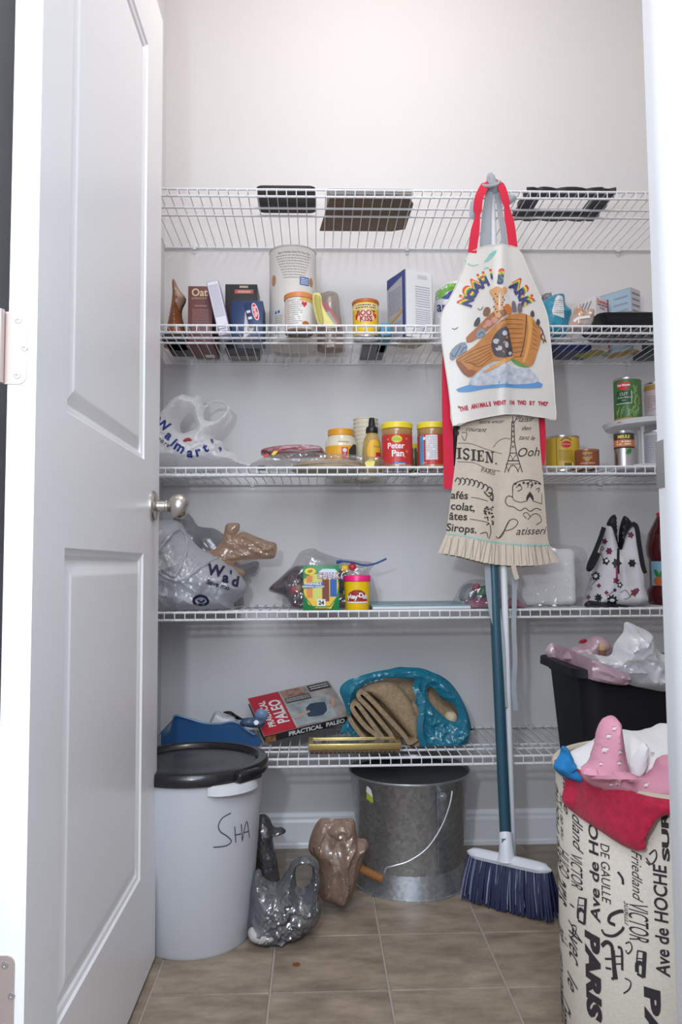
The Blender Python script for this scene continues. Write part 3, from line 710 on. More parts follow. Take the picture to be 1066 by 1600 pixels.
sl_ = face(m, W_, D_, hh, 'left'); sf = face(m, W_, D_, hh)
prt('side_panel', [r2(0, 0, D_, hh)], sl_, M('card_greywash', (0.46, 0.46, 0.50), 0.5), t)
prt('navy_edge', [r2(D_*0.84, 0, D_*0.995, hh), p2([(0.0, hh-0.030), (D_*0.84, hh-0.014), (D_*0.84, hh-0.001), (0.0, hh-0.001)])], sl_, M('ink_indigo', (0.035, 0.06, 0.25), 0.5), t, k=2)
prts('side_print', [words2(0.008, 0.078, D_*0.78, hh-0.038, 11, 6, 0.35, .1, .3), words2(0.008, 0.012, D_*0.78, 0.052, 7, 3, 0.35, .1, .3)], sl_, M('print_slate', (0.22, 0.22, 0.30), 0.6), t, k=2)
prt('swoosh', [l2([(0.0, 0.052), (D_*0.4, 0.062), (D_*0.84, 0.076)], 0.008)], sl_, M('print_amber', (0.62, 0.32, 0.06), 0.5), t, k=3)
prts('front_print', [words2(W_*0.36, 0.085, W_*0.90, hh-0.040, 9, 6, 0.3, .08, .3), words2(W_*0.36, 0.014, W_*0.90, 0.076, 11, 3, 0.3, .1, .3), r2(W_*0.36, 0.079, W_*0.90, 0.0805), words2(W_*0.45, hh-0.022, W_*0.8, hh-0.010, 3, 3, 0.35)], sf, M('print_steel', (0.36, 0.38, 0.48), 0.6), t)
prt('base_panel', [r2(0.001, 0.001, W_-0.001, D_-0.001)], face(m, W_, D_, hh, 'bottom'), M('card_buff', (0.50, 0.42, 0.34), 0.7), t)
# green and blue pack behind apron
t = thing('green_pack', 'green and white plastic pack half hidden behind the apron', 'pack', (at(702, 500, -0.16).x, -0.16, Z2))
g = inflate([(679, 560), (680, 470), (684, 452), (700, 441), (728, 440), (735, 470), (738, 560)], -0.150, 0.045, R=0.03, wr=0.003, wsc=25, seed=4, zmin=Z2, step=0.005, cr=24, ca=0.004, cw=0.007)
gs_ = onmesh(g, -0.19)
obj('film', g, MP('film_white', (0.78, 0.78, 0.82), 0.02, 0.2), t)
prt('green_top', [p2([(681, 469), (683, 455), (700, 443), (722, 442), (722, 448), (700, 455), (690, 466)], 4)], gs_, M('print_leaf', (0.18, 0.46, 0.06), 0.4), t)
prt('blue_band', [p2([(690, 466), (702, 456), (718, 449), (718, 458), (700, 468)], 4)], gs_, M('ink_indigo', (0.035, 0.06, 0.25), 0.5), t, k=2)
V, Fc = t2('ar', 22, 690, -480, sx=0.8, bold=0.5)
prt('lettering', [([(x, -y) for x, y in V], [f[::-1] for f in Fc])], gs_, NAVY, t, k=2)
# right group
t = thing('teal_pouch', 'teal packet with a white panel just right of the apron', 'packet', (at(870, 500, -0.2).x, -0.2, Z2))
g = inflate([(842, 525), (846, 478), (856, 466), (872, 459), (881, 462), (884, 478), (893, 487), (889, 504), (884, 525)], -0.19, 0.035, wr=0.002, wsc=25, seed=5, zmin=Z2, step=0.0045, cr=18, ca=0.004, cw=0.006)
obj('film', g, M('pouch_teal', (0.03, 0.28, 0.42), 0.35, bump=0.2), t)
gs_ = onmesh(g, -0.22)
prt('white_panel', [p2([(863, 486), (868, 466), (872, 461), (880, 463), (882, 497), (864, 491)], 3)], gs_, PAPER, t)
V, Fc = words2(866, -490, 880, -468, 7, 2, 0.3, .1, .3)
prt('fine_print', [([(x, -y) for x, y in V], [f[::-1] for f in Fc])], gs_, GREYINK, t, k=2)
t = thing('striped_pouch', 'small black and grey striped packet behind the teal packet', 'packet', (at(852, 500, -0.12).x, -0.12, Z2))
obj('film', inflate([(840, 560), (846, 470), (850, 460), (858, 458), (863, 466), (866, 560)], -0.10, 0.022, wr=0.002, seed=8, zmin=Z2), M('pouch_dark', (0.09, 0.10, 0.13), 0.4, col2=(0.4, 0.4, 0.44), vscale=70), t)
t = thing('foil_pouch', 'crumpled silver and orange packet left of the red-lettered white sugar carton', 'packet', (at(906, 500, -0.335).x, -0.335, Z2))
obj('film', inflate([(886, 520), (895, 497), (898, 480), (906, 478), (914, 486), (924, 482), (928, 492), (926, 506), (912, 522)], -0.335, 0.022, wr=0.003, wsc=40, seed=9, zmin=Z2, step=0.004, cr=40, ca=0.005, cw=0.004), M('foil_silver', (0.55, 0.54, 0.56), 0.3, metal=0.3, bump=0.5, bscale=60, col2=(0.50, 0.28, 0.16), vscale=30), t)
prt('white_label', [l2([(897, 503), (902, 498), (912, 496), (922, 495)], 4)], pxsurf(-0.36, lambda x, z: -0.361), PAPER, t)
def corner_box(name, label, xc, xl, xr, ytl, Yc, D1, W1, th, ztpx, mat, zb=None):
    e = at(xc, ztpx, Yc); h = e.z-(zb or Z2)
    t = thing(name, label, 'box', (e.x, Yc+0.04, zb or Z2)); m = Matrix.Translation((e.x, Yc, zb or Z2)) @ Matrix.Rotation(th, 4, 'Z') @ Matrix.Translation((W1/2, D1/2, 0))
    obj('carton', xf(box(-W1/2, W1/2, -D1/2, D1/2, 0, h, 0.001), m), mat, t); return t, m, h
cwarm = M('card_warmwhite', (0.70, 0.67, 0.66), 0.5)
t, m, h = corner_box('sugar_carton', 'white sugar carton with red lettering behind the black tray', 931, 905, 960, 462, -0.150, 0.085, 0.062, math.radians(36), 462, cwarm)
sf = face(m, 0.062, 0.085, h); sl_ = face(m, 0.062, 0.085, h, 'left')
prt('lettering', [t2('Domino', 0.015, 0.030, h-0.013, bold=0.0003)], sf, RED, t)
prt('subtitle', [t2('DARK BROWN', 0.0075, 0.031, h-0.023, bold=0.0002), t2('SUGAR', 0.0075, 0.031, h-0.032, bold=0.0002)], sf, M('print_plum', (0.24, 0.03, 0.08), 0.5), t)
prt('red_stripe', [r2(0.056, 0.0, 0.0615, h)], sf, RED, t, k=2)
prt('side_marks', [l2([(0.018+0.012*k, h-0.040), (0.034+0.012*k, h-0.012)], 0.004, False) for k in range(4)], sl_, M('print_slate', (0.22, 0.22, 0.30), 0.6), t)
prt('base_panel', [r2(0.001, 0.001, 0.061, 0.084)], face(m, 0.062, 0.085, h, 'bottom'), M('print_olive', (0.42, 0.36, 0.06), 0.6), t)
t, m, h = corner_box('blue_carton', 'light blue and white carton at the right end of the second shelf', 986, 953, 1008, 448, -0.155, 0.10, 0.050, math.radians(38), 449, M('card_paleblue', (0.42, 0.58, 0.70), 0.5))
sf = face(m, 0.050, 0.10, h); sl_ = face(m, 0.050, 0.10, h, 'left')
prt('white_panel', [r2(0.0005, 0.0005, 0.0495, h-0.0005)], sf, M('card_greyish', (0.60, 0.57, 0.58), 0.5), t)
prt('front_print', [words2(0.005, 0.02, 0.045, h-0.006, 9, 8, 0.35, .1, .4)], sf, M('print_slate', (0.22, 0.22, 0.30), 0.6), t, k=2)
prt('side_print', [words2(0.045, 0.03, 0.090, h-0.012, 7, 4, 0.25, .1, .3)], sl_, M('print_steel', (0.36, 0.38, 0.48), 0.6), t)
prt('tan_top', [r2(0.0005, 0.0005, 0.0495, 0.0995)], face(m, 0.05, 0.10, h, 'top'), M('card_tan', (0.45, 0.33, 0.16), 0.6), t)
prt('base_panel', [r2(0.001, 0.001, 0.049, 0.099)], face(m, 0.05, 0.10, h, 'bottom'), M('print_ochre', (0.48, 0.30, 0.06), 0.6), t)
t, m, wd, d, h = carton('navy_packet', 'flat navy packet lying under the teal packet', 'packet', 858, 930, 520, -0.135, 0.105, Z2, M('card_navy2', (0.02, 0.03, 0.13), 0.4), zt=Z2+0.02)
t, m, wd, d, h = carton('dark_packet', 'dark green packet lying at the back of the second shelf under the light blue carton', 'packet', 1012, 1060, 520, -0.13, 0.11, Z2, M('card_forest', (0.03, 0.04, 0.05), 0.4), zt=Z2+0.03)
# black tray
xa, xb = at(926, 500, -0.30).x, at(1045, 500, -0.30).x; zt_ = at(950, 490, -0.355).z
t = thing('black_tray', 'shallow glossy black plastic tray on the second shelf', 'tray', ((xa+xb)/2, -0.27, Z2))
V = []; Fc = []; loops = [(0.030, 0.0), (0.016, 0.012), (0.0, zt_-Z2-0.004), (-0.006, zt_-Z2), (0.004, zt_-Z2), (0.010, zt_-Z2-0.006), (0.026, 0.008)]
for ins, z in loops: V += [(x, y, Z2+z) for x, y in rrect(xa+ins, -0.362+ins*0.7, xb-ins, -0.178-ins*0.7, 0.022, 5)]
n = len(V)//len(loops)
for j in range(len(loops)-1): Fc += [(j*n+i, j*n+(i+1) % n, (j+1)*n+(i+1) % n, (j+1)*n+i) for i in range(n)]
Fc += [tuple(range(n))[::-1], tuple(range((len(loops)-1)*n, len(loops)*n))]
obj('tray', (V, Fc), M('tray_black', (0.014, 0.014, 0.016), 0.22), t)
obj('film_wrap', inflate([(940, 506), (950, 494), (970, 491), (1000, 492), (1022, 494), (1030, 506)], -0.270, 0.06, R=0.02, wr=0.003, seed=11, zmin=Z2+0.01), MP('film_smoke', (0.20, 0.20, 0.21), 0.55, 0.2, 0.12, 0.8, 60, 0.22), t)

# ================================================================== third shelf
Z3 = SZ[2]+0.0018
filmW = MP('film_whitebag', (0.93, 0.93, 0.95), 0.10, 0.40, 0.3, 0.7, 40, 0.06)
t = thing('shopping_bag', 'white plastic shopping bag with blue lettering and open handles on the third shelf', 'bag', (at(310, 730, -.2).x, -0.19, Z3))
g = inflate([(222, 733), (222, 655), (243, 652), (257, 637), (270, 623), (285, 616), (300, 620), (310, 616), (317, 623), (319, 634), (332, 626), (348, 627), (359, 636), (359, 648), (350, 665), (334, 684), (347, 690), (352, 703), (365, 707), (378, 720), (388, 731)],
    -0.19, 0.075, holes=([(281, 664), (288, 652), (298, 647), (304, 654), (305, 668), (297, 673), (284, 676)], [(320, 640), (331, 631), (347, 631), (354, 638), (344, 652), (334, 658), (319, 655)]), R=0.050, wr=0.004, wsc=22, seed=12, zmin=Z3, ymax=-0.02, step=0.0036, cr=150, ca=0.005, cw=0.004, pw=1.1)
obj('film', g, filmW, t)
gs_ = onmesh(g, -0.25, 0.0018)
L7 = [('W', 254, 664, -32, 21), ('a', 264, 681, -42, 20), ('l', 271, 692, -45, 20), ('m', 281, 699, -32, 22), ('a', 297, 708, -8, 21), ('r', 309, 706, 14, 22), ('t', 321, 700, 22, 20), ("'", 334, 696, 20, 24), (',', 342, 695, 20, 24)]
pc = []
for ch, x, y, a, sz in L7:
    V, Fc = t2(ch, sz, 0, 0, bold=0.8, rot=-math.radians(-a) if False else math.radians(a)); pc.append(sub(([(x+u, y-v) for u, v in V], [f[::-1] for f in Fc]), 2.5))
prt('lettering', pc, gs_, M('ink_bagblue', (0.018, 0.035, 0.22), 0.5), t)
pc = []
for ch, x, y in (('m', 248, 684), ('o', 254, 689), ('r', 259, 693), ('e', 263, 696)):
    V, Fc = t2(ch, 10, 0, 0, bold=0.2, rot=math.radians(-38)); pc.append(([(x+u, y-v) for u, v in V], [f[::-1] for f in Fc]))
prt('slogan', pc, gs_, M('ink_bagblack', (0.05, 0.05, 0.09), 0.5), t)
obj('contents', inflate([(285, 690), (292, 684), (303, 686), (306, 692), (296, 693)], -0.262, 0.010, wr=0.0, seed=2), M('red_wrapper', (0.42, 0.02, 0.03), 0.4), t)
# tortilla pack
t = thing('tortilla_pack', 'clear bag of flat cream tortillas lying at the front of the third shelf', 'pack', (at(520, 730, -.27).x, -0.27, Z3))
cxt = at(512, 725, -0.262).x
for k in range(5):
    z = Z3+0.003+k*0.0042
    obj('tortilla', lathe([(0, z), (0.094-0.002*k, z), (0.096-0.002*k, z+0.0018), (0.094-0.002*k, z+0.0034), (0, z+0.0036)], (cxt+0.004*math.sin(k*2.1), -0.262+0.003*math.cos(k*1.7)), 40), M('tortilla', (0.78, 0.66, 0.48), 0.7, var=0.15, vscale=60), t)
obj('film', inflate([(403, 735), (410, 720), (430, 713), (470, 710), (530, 712), (575, 716), (588, 716), (596, 722), (600, 735)], -0.262, 0.100, R=0.016, wr=0.002, wsc=30, seed=14, zmin=Z3+0.001, back=0.7, step=0.0045, cr=50, ca=0.0045, cw=0.005, ang=0.0), MP('film_clear', (0.75, 0.72, 0.70), 0.86, 0.3, 0.15, 0.8, 40, 0.10), t)
obj('twist_tie', box(at(403, 728, -.3).x, at(415, 728, -.3).x, -0.31, -0.29, Z3+0.002, Z3+0.012, 0.003), m_blk, t)
prt('yellow_mark', [p2([(570, 723), (578, 717), (586, 721), (584, 730), (572, 730)])], pxsurf(-0.36, lambda x, z: -0.3645), M('print_lemon', (0.78, 0.70, 0.16), 0.5), t)
t = thing('red_pack', 'dark red snack packet lying on top of the tortillas', 'packet', (at(458, 712, -.24).x, -0.24, Z3+0.027))
obj('film', inflate([(410, 712), (412, 703), (440, 698), (475, 697), (500, 699), (507, 707), (505, 713), (440, 716)], -0.235, 0.060, R=0.010, wr=0.001, wsc=40, seed=15, zmin=Z3+0.027, step=0.004, cr=30, ca=0.003, cw=0.004, ang=0.0), M('pouch_wine', (0.28, 0.03, 0.04), 0.25, bump=0.4, col2=(0.42, 0.25, 0.26), vscale=45, stretch=(0.4, 1, 3)), t)
prt('red_tab', [p2([(411, 712), (419, 708), (421, 712), (413, 716)])], pxsurf(-0.295, lambda x, z: -0.2975), RED, t)
prt('yellow_tab', [p2([(424, 710), (431, 702), (435, 705), (428, 713)])], pxsurf(-0.295, lambda x, z: -0.2975), YELLOW, t)
prt('dark_band', [l2([(418, 704), (440, 702), (470, 705), (500, 703)], 3)], pxsurf(-0.295, lambda x, z: -0.2975), M('pouch_black', (0.05, 0.02, 0.03), 0.3), t)
# mayonnaise jar
zt_ = at(532, 667, -0.17).z-Z3
t, cx, r = jar('mayonnaise_jar', 'mayonnaise jar with an orange-yellow lid behind the tortillas', 'jar', 508, 558, 700, -0.115, Z3, [(0, 0.001), (0.92, 0), (1, 0.005), (1, zt_-0.048), (0.95, zt_-0.034), (0.84, zt_-0.024), (0.77, zt_-0.019), (0.75, zt_-0.002), (0, zt_-0.002)], M('mayo', (0.80, 0.73, 0.56), 0.25, coat=0.5))
obj('lid', lathe([(r*0.80, zt_-0.018), (r*0.82, zt_-0.017), (r*0.82, zt_-0.002), (r*0.78, zt_), (0, zt_)], (cx, -0.115, Z3), 44), M('lid_amber', (0.82, 0.36, 0.02), 0.4), t)
sf = cyl(cx, -0.115, r*1.002, Z3, ang0(cx, -0.115))
prt('label', [r2(-r*1.25, 0.022, r*1.25, zt_-0.050, 12, 1)], sf, M('label_amber', (0.86, 0.42, 0.02), 0.45), t)
prt('dark_panel', [p2([(r*0.42, 0.022), (r*1.2, 0.022), (r*1.2, zt_-0.046), (r*0.85, zt_-0.045), (r*0.5, zt_-0.062)], 0.006)], sf, M('print_soot', (0.05, 0.04, 0.035), 0.5), t, k=2)
prt('red_emblem', [r2(0.002, 0.030, 0.019, zt_-0.056, 3, 1)], sf, RED, t, k=3)
prt('emblem_mark', [e2(0.0105, zt_-0.064, 0.006, 0.006), t2('JP', 0.008, 0.0105, zt_-0.075)], sf, PAPER, t, k=4)
prt('neck_print', [t2('Mayonnaise', 0.0065, 0.008, zt_-0.0395)], cyl(cx, -0.115, lambda z: r*0.985, Z3, ang0(cx, -0.115)), M('print_brown', (0.13, 0.09, 0.08), 0.6), t)
# stack of paper cups
zt_ = at(572, 652, -0.09).z-Z3; cx, r = rad(553, 590, 680, -0.055)
t = thing('cup_stack', 'stack of cream paper cups standing behind the mustard bottle', 'cups', (cx, -0.055, Z3))
for k in range(7):
    z1 = zt_-0.012*k
    obj('paper_cup', lathe([(r*(0.78 if k == 6 else 0.985), 0 if k == 6 else z1-0.0115), (r*1.0, z1-0.003), (r*1.05, z1-0.0025), (r*1.05, z1), (r*0.99, z1)], (cx, -0.055, Z3), 32), M('cup_cream', (0.76, 0.70, 0.55), 0.5), t)
# mustard bottle
zt_ = at(581, 653, -0.2).z-Z3; Yc = -0.198; cx, r = rad(566, 597, 700, Yc)
t = thing('mustard_bottle', 'squeeze bottle of brown mustard with a black cap', 'bottle', (cx, Yc, Z3))
obj('body', lathe([(0, 0.001), (r*0.9, 0), (r*1.0, 0.006), (r*0.97, zt_*0.42), (r*0.90, zt_*0.56), (r*0.72, zt_*0.66), (r*0.50, zt_*0.72), (r*0.5, zt_*0.75), (0, zt_*0.75)], (cx, Yc, Z3), 36), M('mustard', (0.46, 0.32, 0.10), 0.22, coat=0.4), t)
obj('cap', lathe([(r*0.60, zt_*0.73), (r*0.62, zt_*0.735), (r*0.62, zt_*0.80), (r*0.56, zt_*0.83), (r*0.42, zt_*0.845), (r*0.36, zt_*0.86), (r*0.28, zt_*0.99), (r*0.24, zt_), (0, zt_)], (cx, Yc, Z3), 32), m_blk, t)
sf = cyl(cx, Yc, lambda z: r*(1.0 if z < Z3+zt_*0.42 else 1.0-0.11*(z-Z3-zt_*0.42)/(zt_*0.14)), Z3, ang0(cx, Yc))
prt('label', [sub(e2(0.006, zt_*0.40, 0.020, zt_*0.20, rings=4), 0.006)], sf, M('label_marigold', (0.82, 0.46, 0.03), 0.45), t)
prt('red_patch', [r2(0.010, zt_*0.27, 0.026, zt_*0.37, 4, 1)], sf, RED, t, k=2)
prt('lettering', [t2('French', 0.009, 0.014, zt_*0.47, sx=0.8), t2("V's", 0.008, 0.016, zt_*0.32)], sf, M('print_brown', (0.13, 0.09, 0.08), 0.6), t, k=3)
# peanut butter jars
pb = M('peanut_butter', (0.40, 0.22, 0.09), 0.25, coat=0.6); lidy = M('lid_yellow', (0.84, 0.66, 0.03), 0.4)
def pbjar(label, x0, x1, ytop, Yc):
    cx, r = rad(x0, x1, 700, Yc); zt = at((x0+x1)/2, ytop, Yc-r).z-Z3
    t = thing('peanut_butter_jar', label, 'jar', (cx, Yc, Z3), 'peanut butter jars')
    obj('body', lathe([(0, 0.002), (r*0.9, 0.001), (r*0.99, 0.004), (r, 0.010), (r*0.965, 0.014), (r*0.965, zt-0.030), (r*0.99, zt-0.026), (r*0.97, zt-0.018), (r*0.9, zt-0.015), (0, zt-0.015)], (cx, Yc, Z3), 44), pb, t)
    obj('lid', lathe([(r*0.96, zt-0.016), (r*1.0, zt-0.015), (r*1.0, zt-0.002), (r*0.96, zt), (0, zt)], (cx, Yc, Z3), 44, rfun=lambda a, z: 1+0.004*math.sin(a*44)), lidy, t)
    return t, cx, r, zt
t, cx, r, zt = pbjar('peanut butter jar with a red front label and yellow lid', 596, 645, 658, -0.300)
sf = cyl(cx, -0.300, r*0.972, Z3, ang0(cx, -0.300))
prt('label', [r2(-r*1.35, 0.006, r*1.35, zt-0.033, 16, 1)], sf, M('label_red', (0.55, 0.035, 0.03), 0.4), t)
prt('green_hat', [p2([(-0.014, zt-0.048), (-0.010, zt-0.042), (0.000, zt-0.038), (0.006, zt-0.044), (0.016, zt-0.047), (0.004, zt-0.051), (-0.008, zt-0.051)], 0.004)], sf, M('print_lime', (0.34, 0.52, 0.05), 0.5), t, k=3)
prt('yellow_badge', [e2(0.0, zt-0.046, 0.014, 0.009, rings=3)], sf, YELLOW, t, k=2)
prt('lettering', [t2('Peter', 0.021, -0.003, zt-0.064, bold=0.0006, sx=0.98), t2('Pan', 0.023, 0.002, zt-0.084, bold=0.0007)], sf, PAPER, t, k=3)
prt('blue_ribbon', [r2(-0.010, 0.008, 0.024, 0.017, 6, 1)], sf, BLUE, t, k=2)
prt('ribbon_lettering', [t2('Creamy', 0.0085, 0.008, 0.0125)], sf, PAPER, t, k=3)
prts('sparkles', [e2(0.026, zt-0.045, 0.003, 0.003), e2(0.027, zt-0.078, 0.004, 0.004), e2(-0.024, zt-0.046, 0.003, 0.003), e2(0.020, zt-0.092, 0.003, 0.003)], sf, M('print_flame', (0.70, 0.20, 0.03), 0.5), t, k=2)
t, cx, r, zt = pbjar('peanut butter jar turned to its nutrition table, next to the apron', 652, 699, 658, -0.292)
sf = cyl(cx, -0.292, r*0.972, Z3, ang0(cx, -0.292))
prt('label', [r2(-r*1.35, 0.006, r*1.35, zt-0.033, 16, 1)], sf, M('label_red', (0.55, 0.035, 0.03), 0.4), t)
prt('blue_edge', [r2(-r*0.92, 0.007, -r*0.55, zt-0.035, 3, 1)], sf, M('print_sky', (0.10, 0.30, 0.55), 0.5), t, k=2)
prt('nutrition_panel', [r2(-0.017, 0.024, 0.014, zt-0.036, 6, 1)], sf, PAPER, t, k=2)
prt('fine_print', [words2(-0.016, 0.026, 0.013, zt-0.038, 13, 3, 0.4, .1, .4)], sf, GREYINK, t, k=3)
prts('mark', [e2(-0.021, zt-0.044, 0.004, 0.004), t2('XXX', 0.006, -0.021, 0.016)], sf, PAPER, t, k=3)
t, cx, r = jar('olive_bottle', 'small dark olive bottle between the two peanut butter jars', 'bottle', 638, 656, 700, -0.13, Z3, [(0, 0.001), (0.95, 0), (1, 0.004), (1, 0.055), (0.55, 0.075), (0.5, 0.090), (0, 0.091)], M('glass_olive', (0.10, 0.10, 0.03), 0.15))
obj('cap', lathe([(r*0.55, 0.082), (r*0.58, 0.083), (r*0.58, 0.096), (0, 0.097)], (cx, -0.13, Z3), 20), lidy, t)
# yellow can
t, cx, r, h = tin('yellow_can', 'yellow can with a red oval emblem right of the apron on the third shelf', 'can', 853, 905, 679, -0.225, Z3, M('label_mustard', (0.66, 0.43, 0.04), 0.4), pm=705)
sf = cyl(cx, -0.225, r*0.982, Z3, ang0(cx, -0.225))
prt('dark_edge', [r2(-0.016, 0.008, -0.0145, h-0.008)], sf, M('print_brown', (0.13, 0.09, 0.08), 0.6), t, k=2)  # thin dark vertical line on the can label
prt('emblem', [e2(0.011, h-0.026, 0.0135, 0.009, rings=3)], sf, RED, t, k=2)
prt('emblem_lettering', [t2('Del Monte', 0.0055, 0.011, h-0.026)], sf, PAPER, t, k=3)
prt('emblem_crown', [l2([(-0.003, h-0.016), (0.004, h-0.010), (0.011, h-0.0085), (0.018, h-0.010), (0.025, h-0.016)], 0.003)], sf, M('print_brown', (0.13, 0.09, 0.08), 0.6), t, k=2)
prt('fine_print', [words2(-0.009, 0.028, 0.028, h-0.040, 8, 6, 0.4, .1, .3)], sf, M('print_umber', (0.28, 0.18, 0.02), 0.6), t)
prt('barcode', [r2(0.002, 0.008, 0.028, 0.023)], sf, PAPER, t, k=2)
prt('barcode_bars', [r2(0.004+0.0024*k, 0.009, 0.0055+0.0024*k, 0.022) for k in range(9)], sf, BLACK, t, k=3)
# beans can
t, cx, r, h = tin('bean_can', 'short brown can of baked beans beside the yellow can', 'can', 899, 936, 701, -0.292, Z3, M('label_rust', (0.24, 0.065, 0.02), 0.4), body=M('can_bronze', (0.42, 0.20, 0.09), 0.35, metal=0.6), pm=715)
sf = cyl(cx, -0.292, r*0.982, Z3, ang0(cx, -0.292))
prt('badge', [r2(-0.011, h-0.026, 0.014, h-0.009, 6, 1), p2([(-0.008, h-0.026), (0.011, h-0.026), (0.0015, h-0.034)], 0.004)], sf, M('print_goldbrown', (0.44, 0.25, 0.06), 0.5), t)
prt('lettering', [t2("BUSH'S", 0.0095, 0.0015, h-0.018, bold=0.0005, sx=0.85)], sf, M('print_brown', (0.13, 0.09, 0.08), 0.6), t, k=2)
prt('subtitle', [t2('GRILLIN BEANS', 0.0055, 0.0015, h-0.038, bold=0.0002)], sf, M('print_peach', (0.72, 0.38, 0.22), 0.5), t, k=2)
# two-tier turntable
Yc = -0.235; cx = at(1019, 700, Yc).x; zt = at(990, 654, -0.36).z
t = thing('turntable_rack', 'white two-tier plastic turntable at the right end of the third shelf', 'turntable', (cx, Yc, Z3))
wp = M('plastic_white', (0.78, 0.79, 0.81), 0.35); R_ = 0.128
obj('lower_tray', lathe([(0, 0.004), (R_*0.9, 0.004), (R_*0.9, 0), (R_*0.96, 0), (R_, 0.010), (R_*0.99, 0.010), (R_*0.95, 0.005), (0, 0.005)], (cx, Yc, Z3), 48), wp, t)
obj('upper_tray', lathe([(0, zt-Z3-0.004), (R_*0.95, zt-Z3-0.004), (R_, zt-Z3+0.008), (R_*0.985, zt-Z3+0.008), (R_*0.94, zt-Z3), (0, zt-Z3)], (cx, Yc, Z3), 48), wp, t)
for a in (-0.9, 0.25, 1.6, 3.5): obj('post', tube([(cx+0.045*math.sin(a), Yc-0.045*math.cos(a), Z3+0.004), (cx+0.045*math.sin(a), Yc-0.045*math.cos(a), zt-0.002)], 0.0065, 14), wp, t)
ZU = zt+0.0008
t, cx2, r, h = tin('green_bean_can', 'green can of cut beans standing on the upper tier of the turntable', 'can', 960, 1002, 588, -0.275, ZU, M('label_green', (0.055, 0.15, 0.04), 0.4), pm=620)
sf = cyl(cx2, -0.275, r*0.982, ZU, ang0(cx2, -0.275))
prt('emblem', [p2([(-0.026, h-0.014), (0.006, h-0.014), (0.006, h-0.024), (0.003, h-0.031), (-0.010, h-0.036), (-0.023, h-0.031)], 0.005)], sf, RED, t, k=2)
prt('emblem_lettering', [t2('Del Monte', 0.0078, -0.010, h-0.022, bold=0.0003)], sf, PAPER, t, k=3)
prt('green_panel', [r2(-0.030, h-0.068, 0.008, h-0.037, 6, 1)], sf, M('print_bottle', (0.015, 0.07, 0.03), 0.5), t)
prt('panel_lettering', [t2('CUT', 0.011, -0.010, h-0.046), t2('Green Beans', 0.0068, -0.010, h-0.055), t2('FRESH', 0.004, -0.010, h-0.063), r2(-0.032, h-0.072, 0.010, h-0.0705, 6, 1), r2(0.009, h-0.072, 0.0105, h-0.038, 1, 4)], sf, M('print_mint', (0.66, 0.78, 0.64), 0.5), t, k=2)
rs = random.Random(5)
prt('bean_picture', [l2([(x0, y0), (x0+rs.uniform(-.004, .006), y0+0.010), (x0+rs.uniform(-.008, .010), y0+0.020)], 0.0026) for x0, y0 in [(rs.uniform(-0.03, 0.028), rs.uniform(0.012, 0.024)) for _ in range(16)]+[(rs.uniform(0.014, 0.030), rs.uniform(0.03, 0.08)) for _ in range(14)]], sf, M('print_beans', (0.22, 0.34, 0.12), 0.5), t, k=2)
prt('gold_band', [r2(-r*1.2, 0.0075, r*1.2, 0.0125, 10, 1)], sf, M('print_goldbrown', (0.44, 0.25, 0.06), 0.5), t, k=3)
t, cx2, r, h = tin('pink_label_can', 'can with a pink and white label on the upper tier by the door jamb', 'can', 1008, 1048, 595, -0.245, ZU, M('label_blush', (0.62, 0.47, 0.48), 0.45), pm=620)
sf = cyl(cx2, -0.245, r*0.982, ZU, ang0(cx2, -0.245))
prt('gold_top', [r2(-r*1.3, h-0.022, r*1.3, h-0.008, 10, 1)], sf, M('print_goldbrown', (0.44, 0.25, 0.06), 0.5), t)
prt('white_base', [r2(-r*1.3, 0.008, r*1.3, 0.036, 10, 1)], sf, M('card_greyish', (0.60, 0.57, 0.58), 0.5), t)
prt('fine_print', [words2(-0.030, 0.010, 0.03, 0.080, 12, 6, 0.35, .1, .3)], sf, GREYINK, t, k=2)
t, cx2, r, h = tin('dark_label_can', 'can with a black and orange label on the lower tier of the turntable', 'can', 960, 991, 672, -0.305, Z3+0.0056, None, pm=700)
sf = cyl(cx2, -0.305, r*0.978, Z3+0.0056, ang0(cx2, -0.305))
prt('black_band', [r2(-r*1.3, h*0.50, r*1.3, h-0.007, 10, 1)], sf, M('print_soot', (0.05, 0.04, 0.035), 0.5), t)
prt('orange_band', [r2(-r*1.3, h*0.55, r*1.3, h*0.74, 10, 1)], sf, M('print_coral', (0.62, 0.20, 0.06), 0.5), t, k=2)
prt('lettering', [t2('MEULE', 0.011, 0.0, h*0.82, bold=0.0005, sx=0.95)], sf, M('print_lemon2', (0.74, 0.60, 0.12), 0.5), t, k=2)
prt('band_print', [words2(-0.018, h*0.58, 0.018, h*0.72, 2, 6, 0.5, .15, .4)], sf, PAPER, t, k=3)
prt('green_leaf', [p2([(0.004, h*0.36), (0.010, h*0.48), (0.020, h*0.49), (0.018, h*0.36), (0.010, h*0.32)], 0.005)], sf, GREEN, t, k=2)
t, cx2, r, h = tin('grey_label_can', 'can turned to its grey text label on the lower tier by the door jamb', 'can', 1007, 1050, 671, -0.275, Z3+0.0056, M('label_grey', (0.60, 0.60, 0.62), 0.45), pm=700)
sf = cyl(cx2, -0.275, r*0.982, Z3+0.0056, ang0(cx2, -0.275))
prts('fine_print', [words2(-r*1.0, 0.010, 0.0, h-0.012, 17, 6, 0.4, .1, .35), words2(0.004, 0.010, 0.03, h-0.012, 15, 8, 0.4, .1, .35)], sf, M('print_slate', (0.22, 0.22, 0.30), 0.6), t)

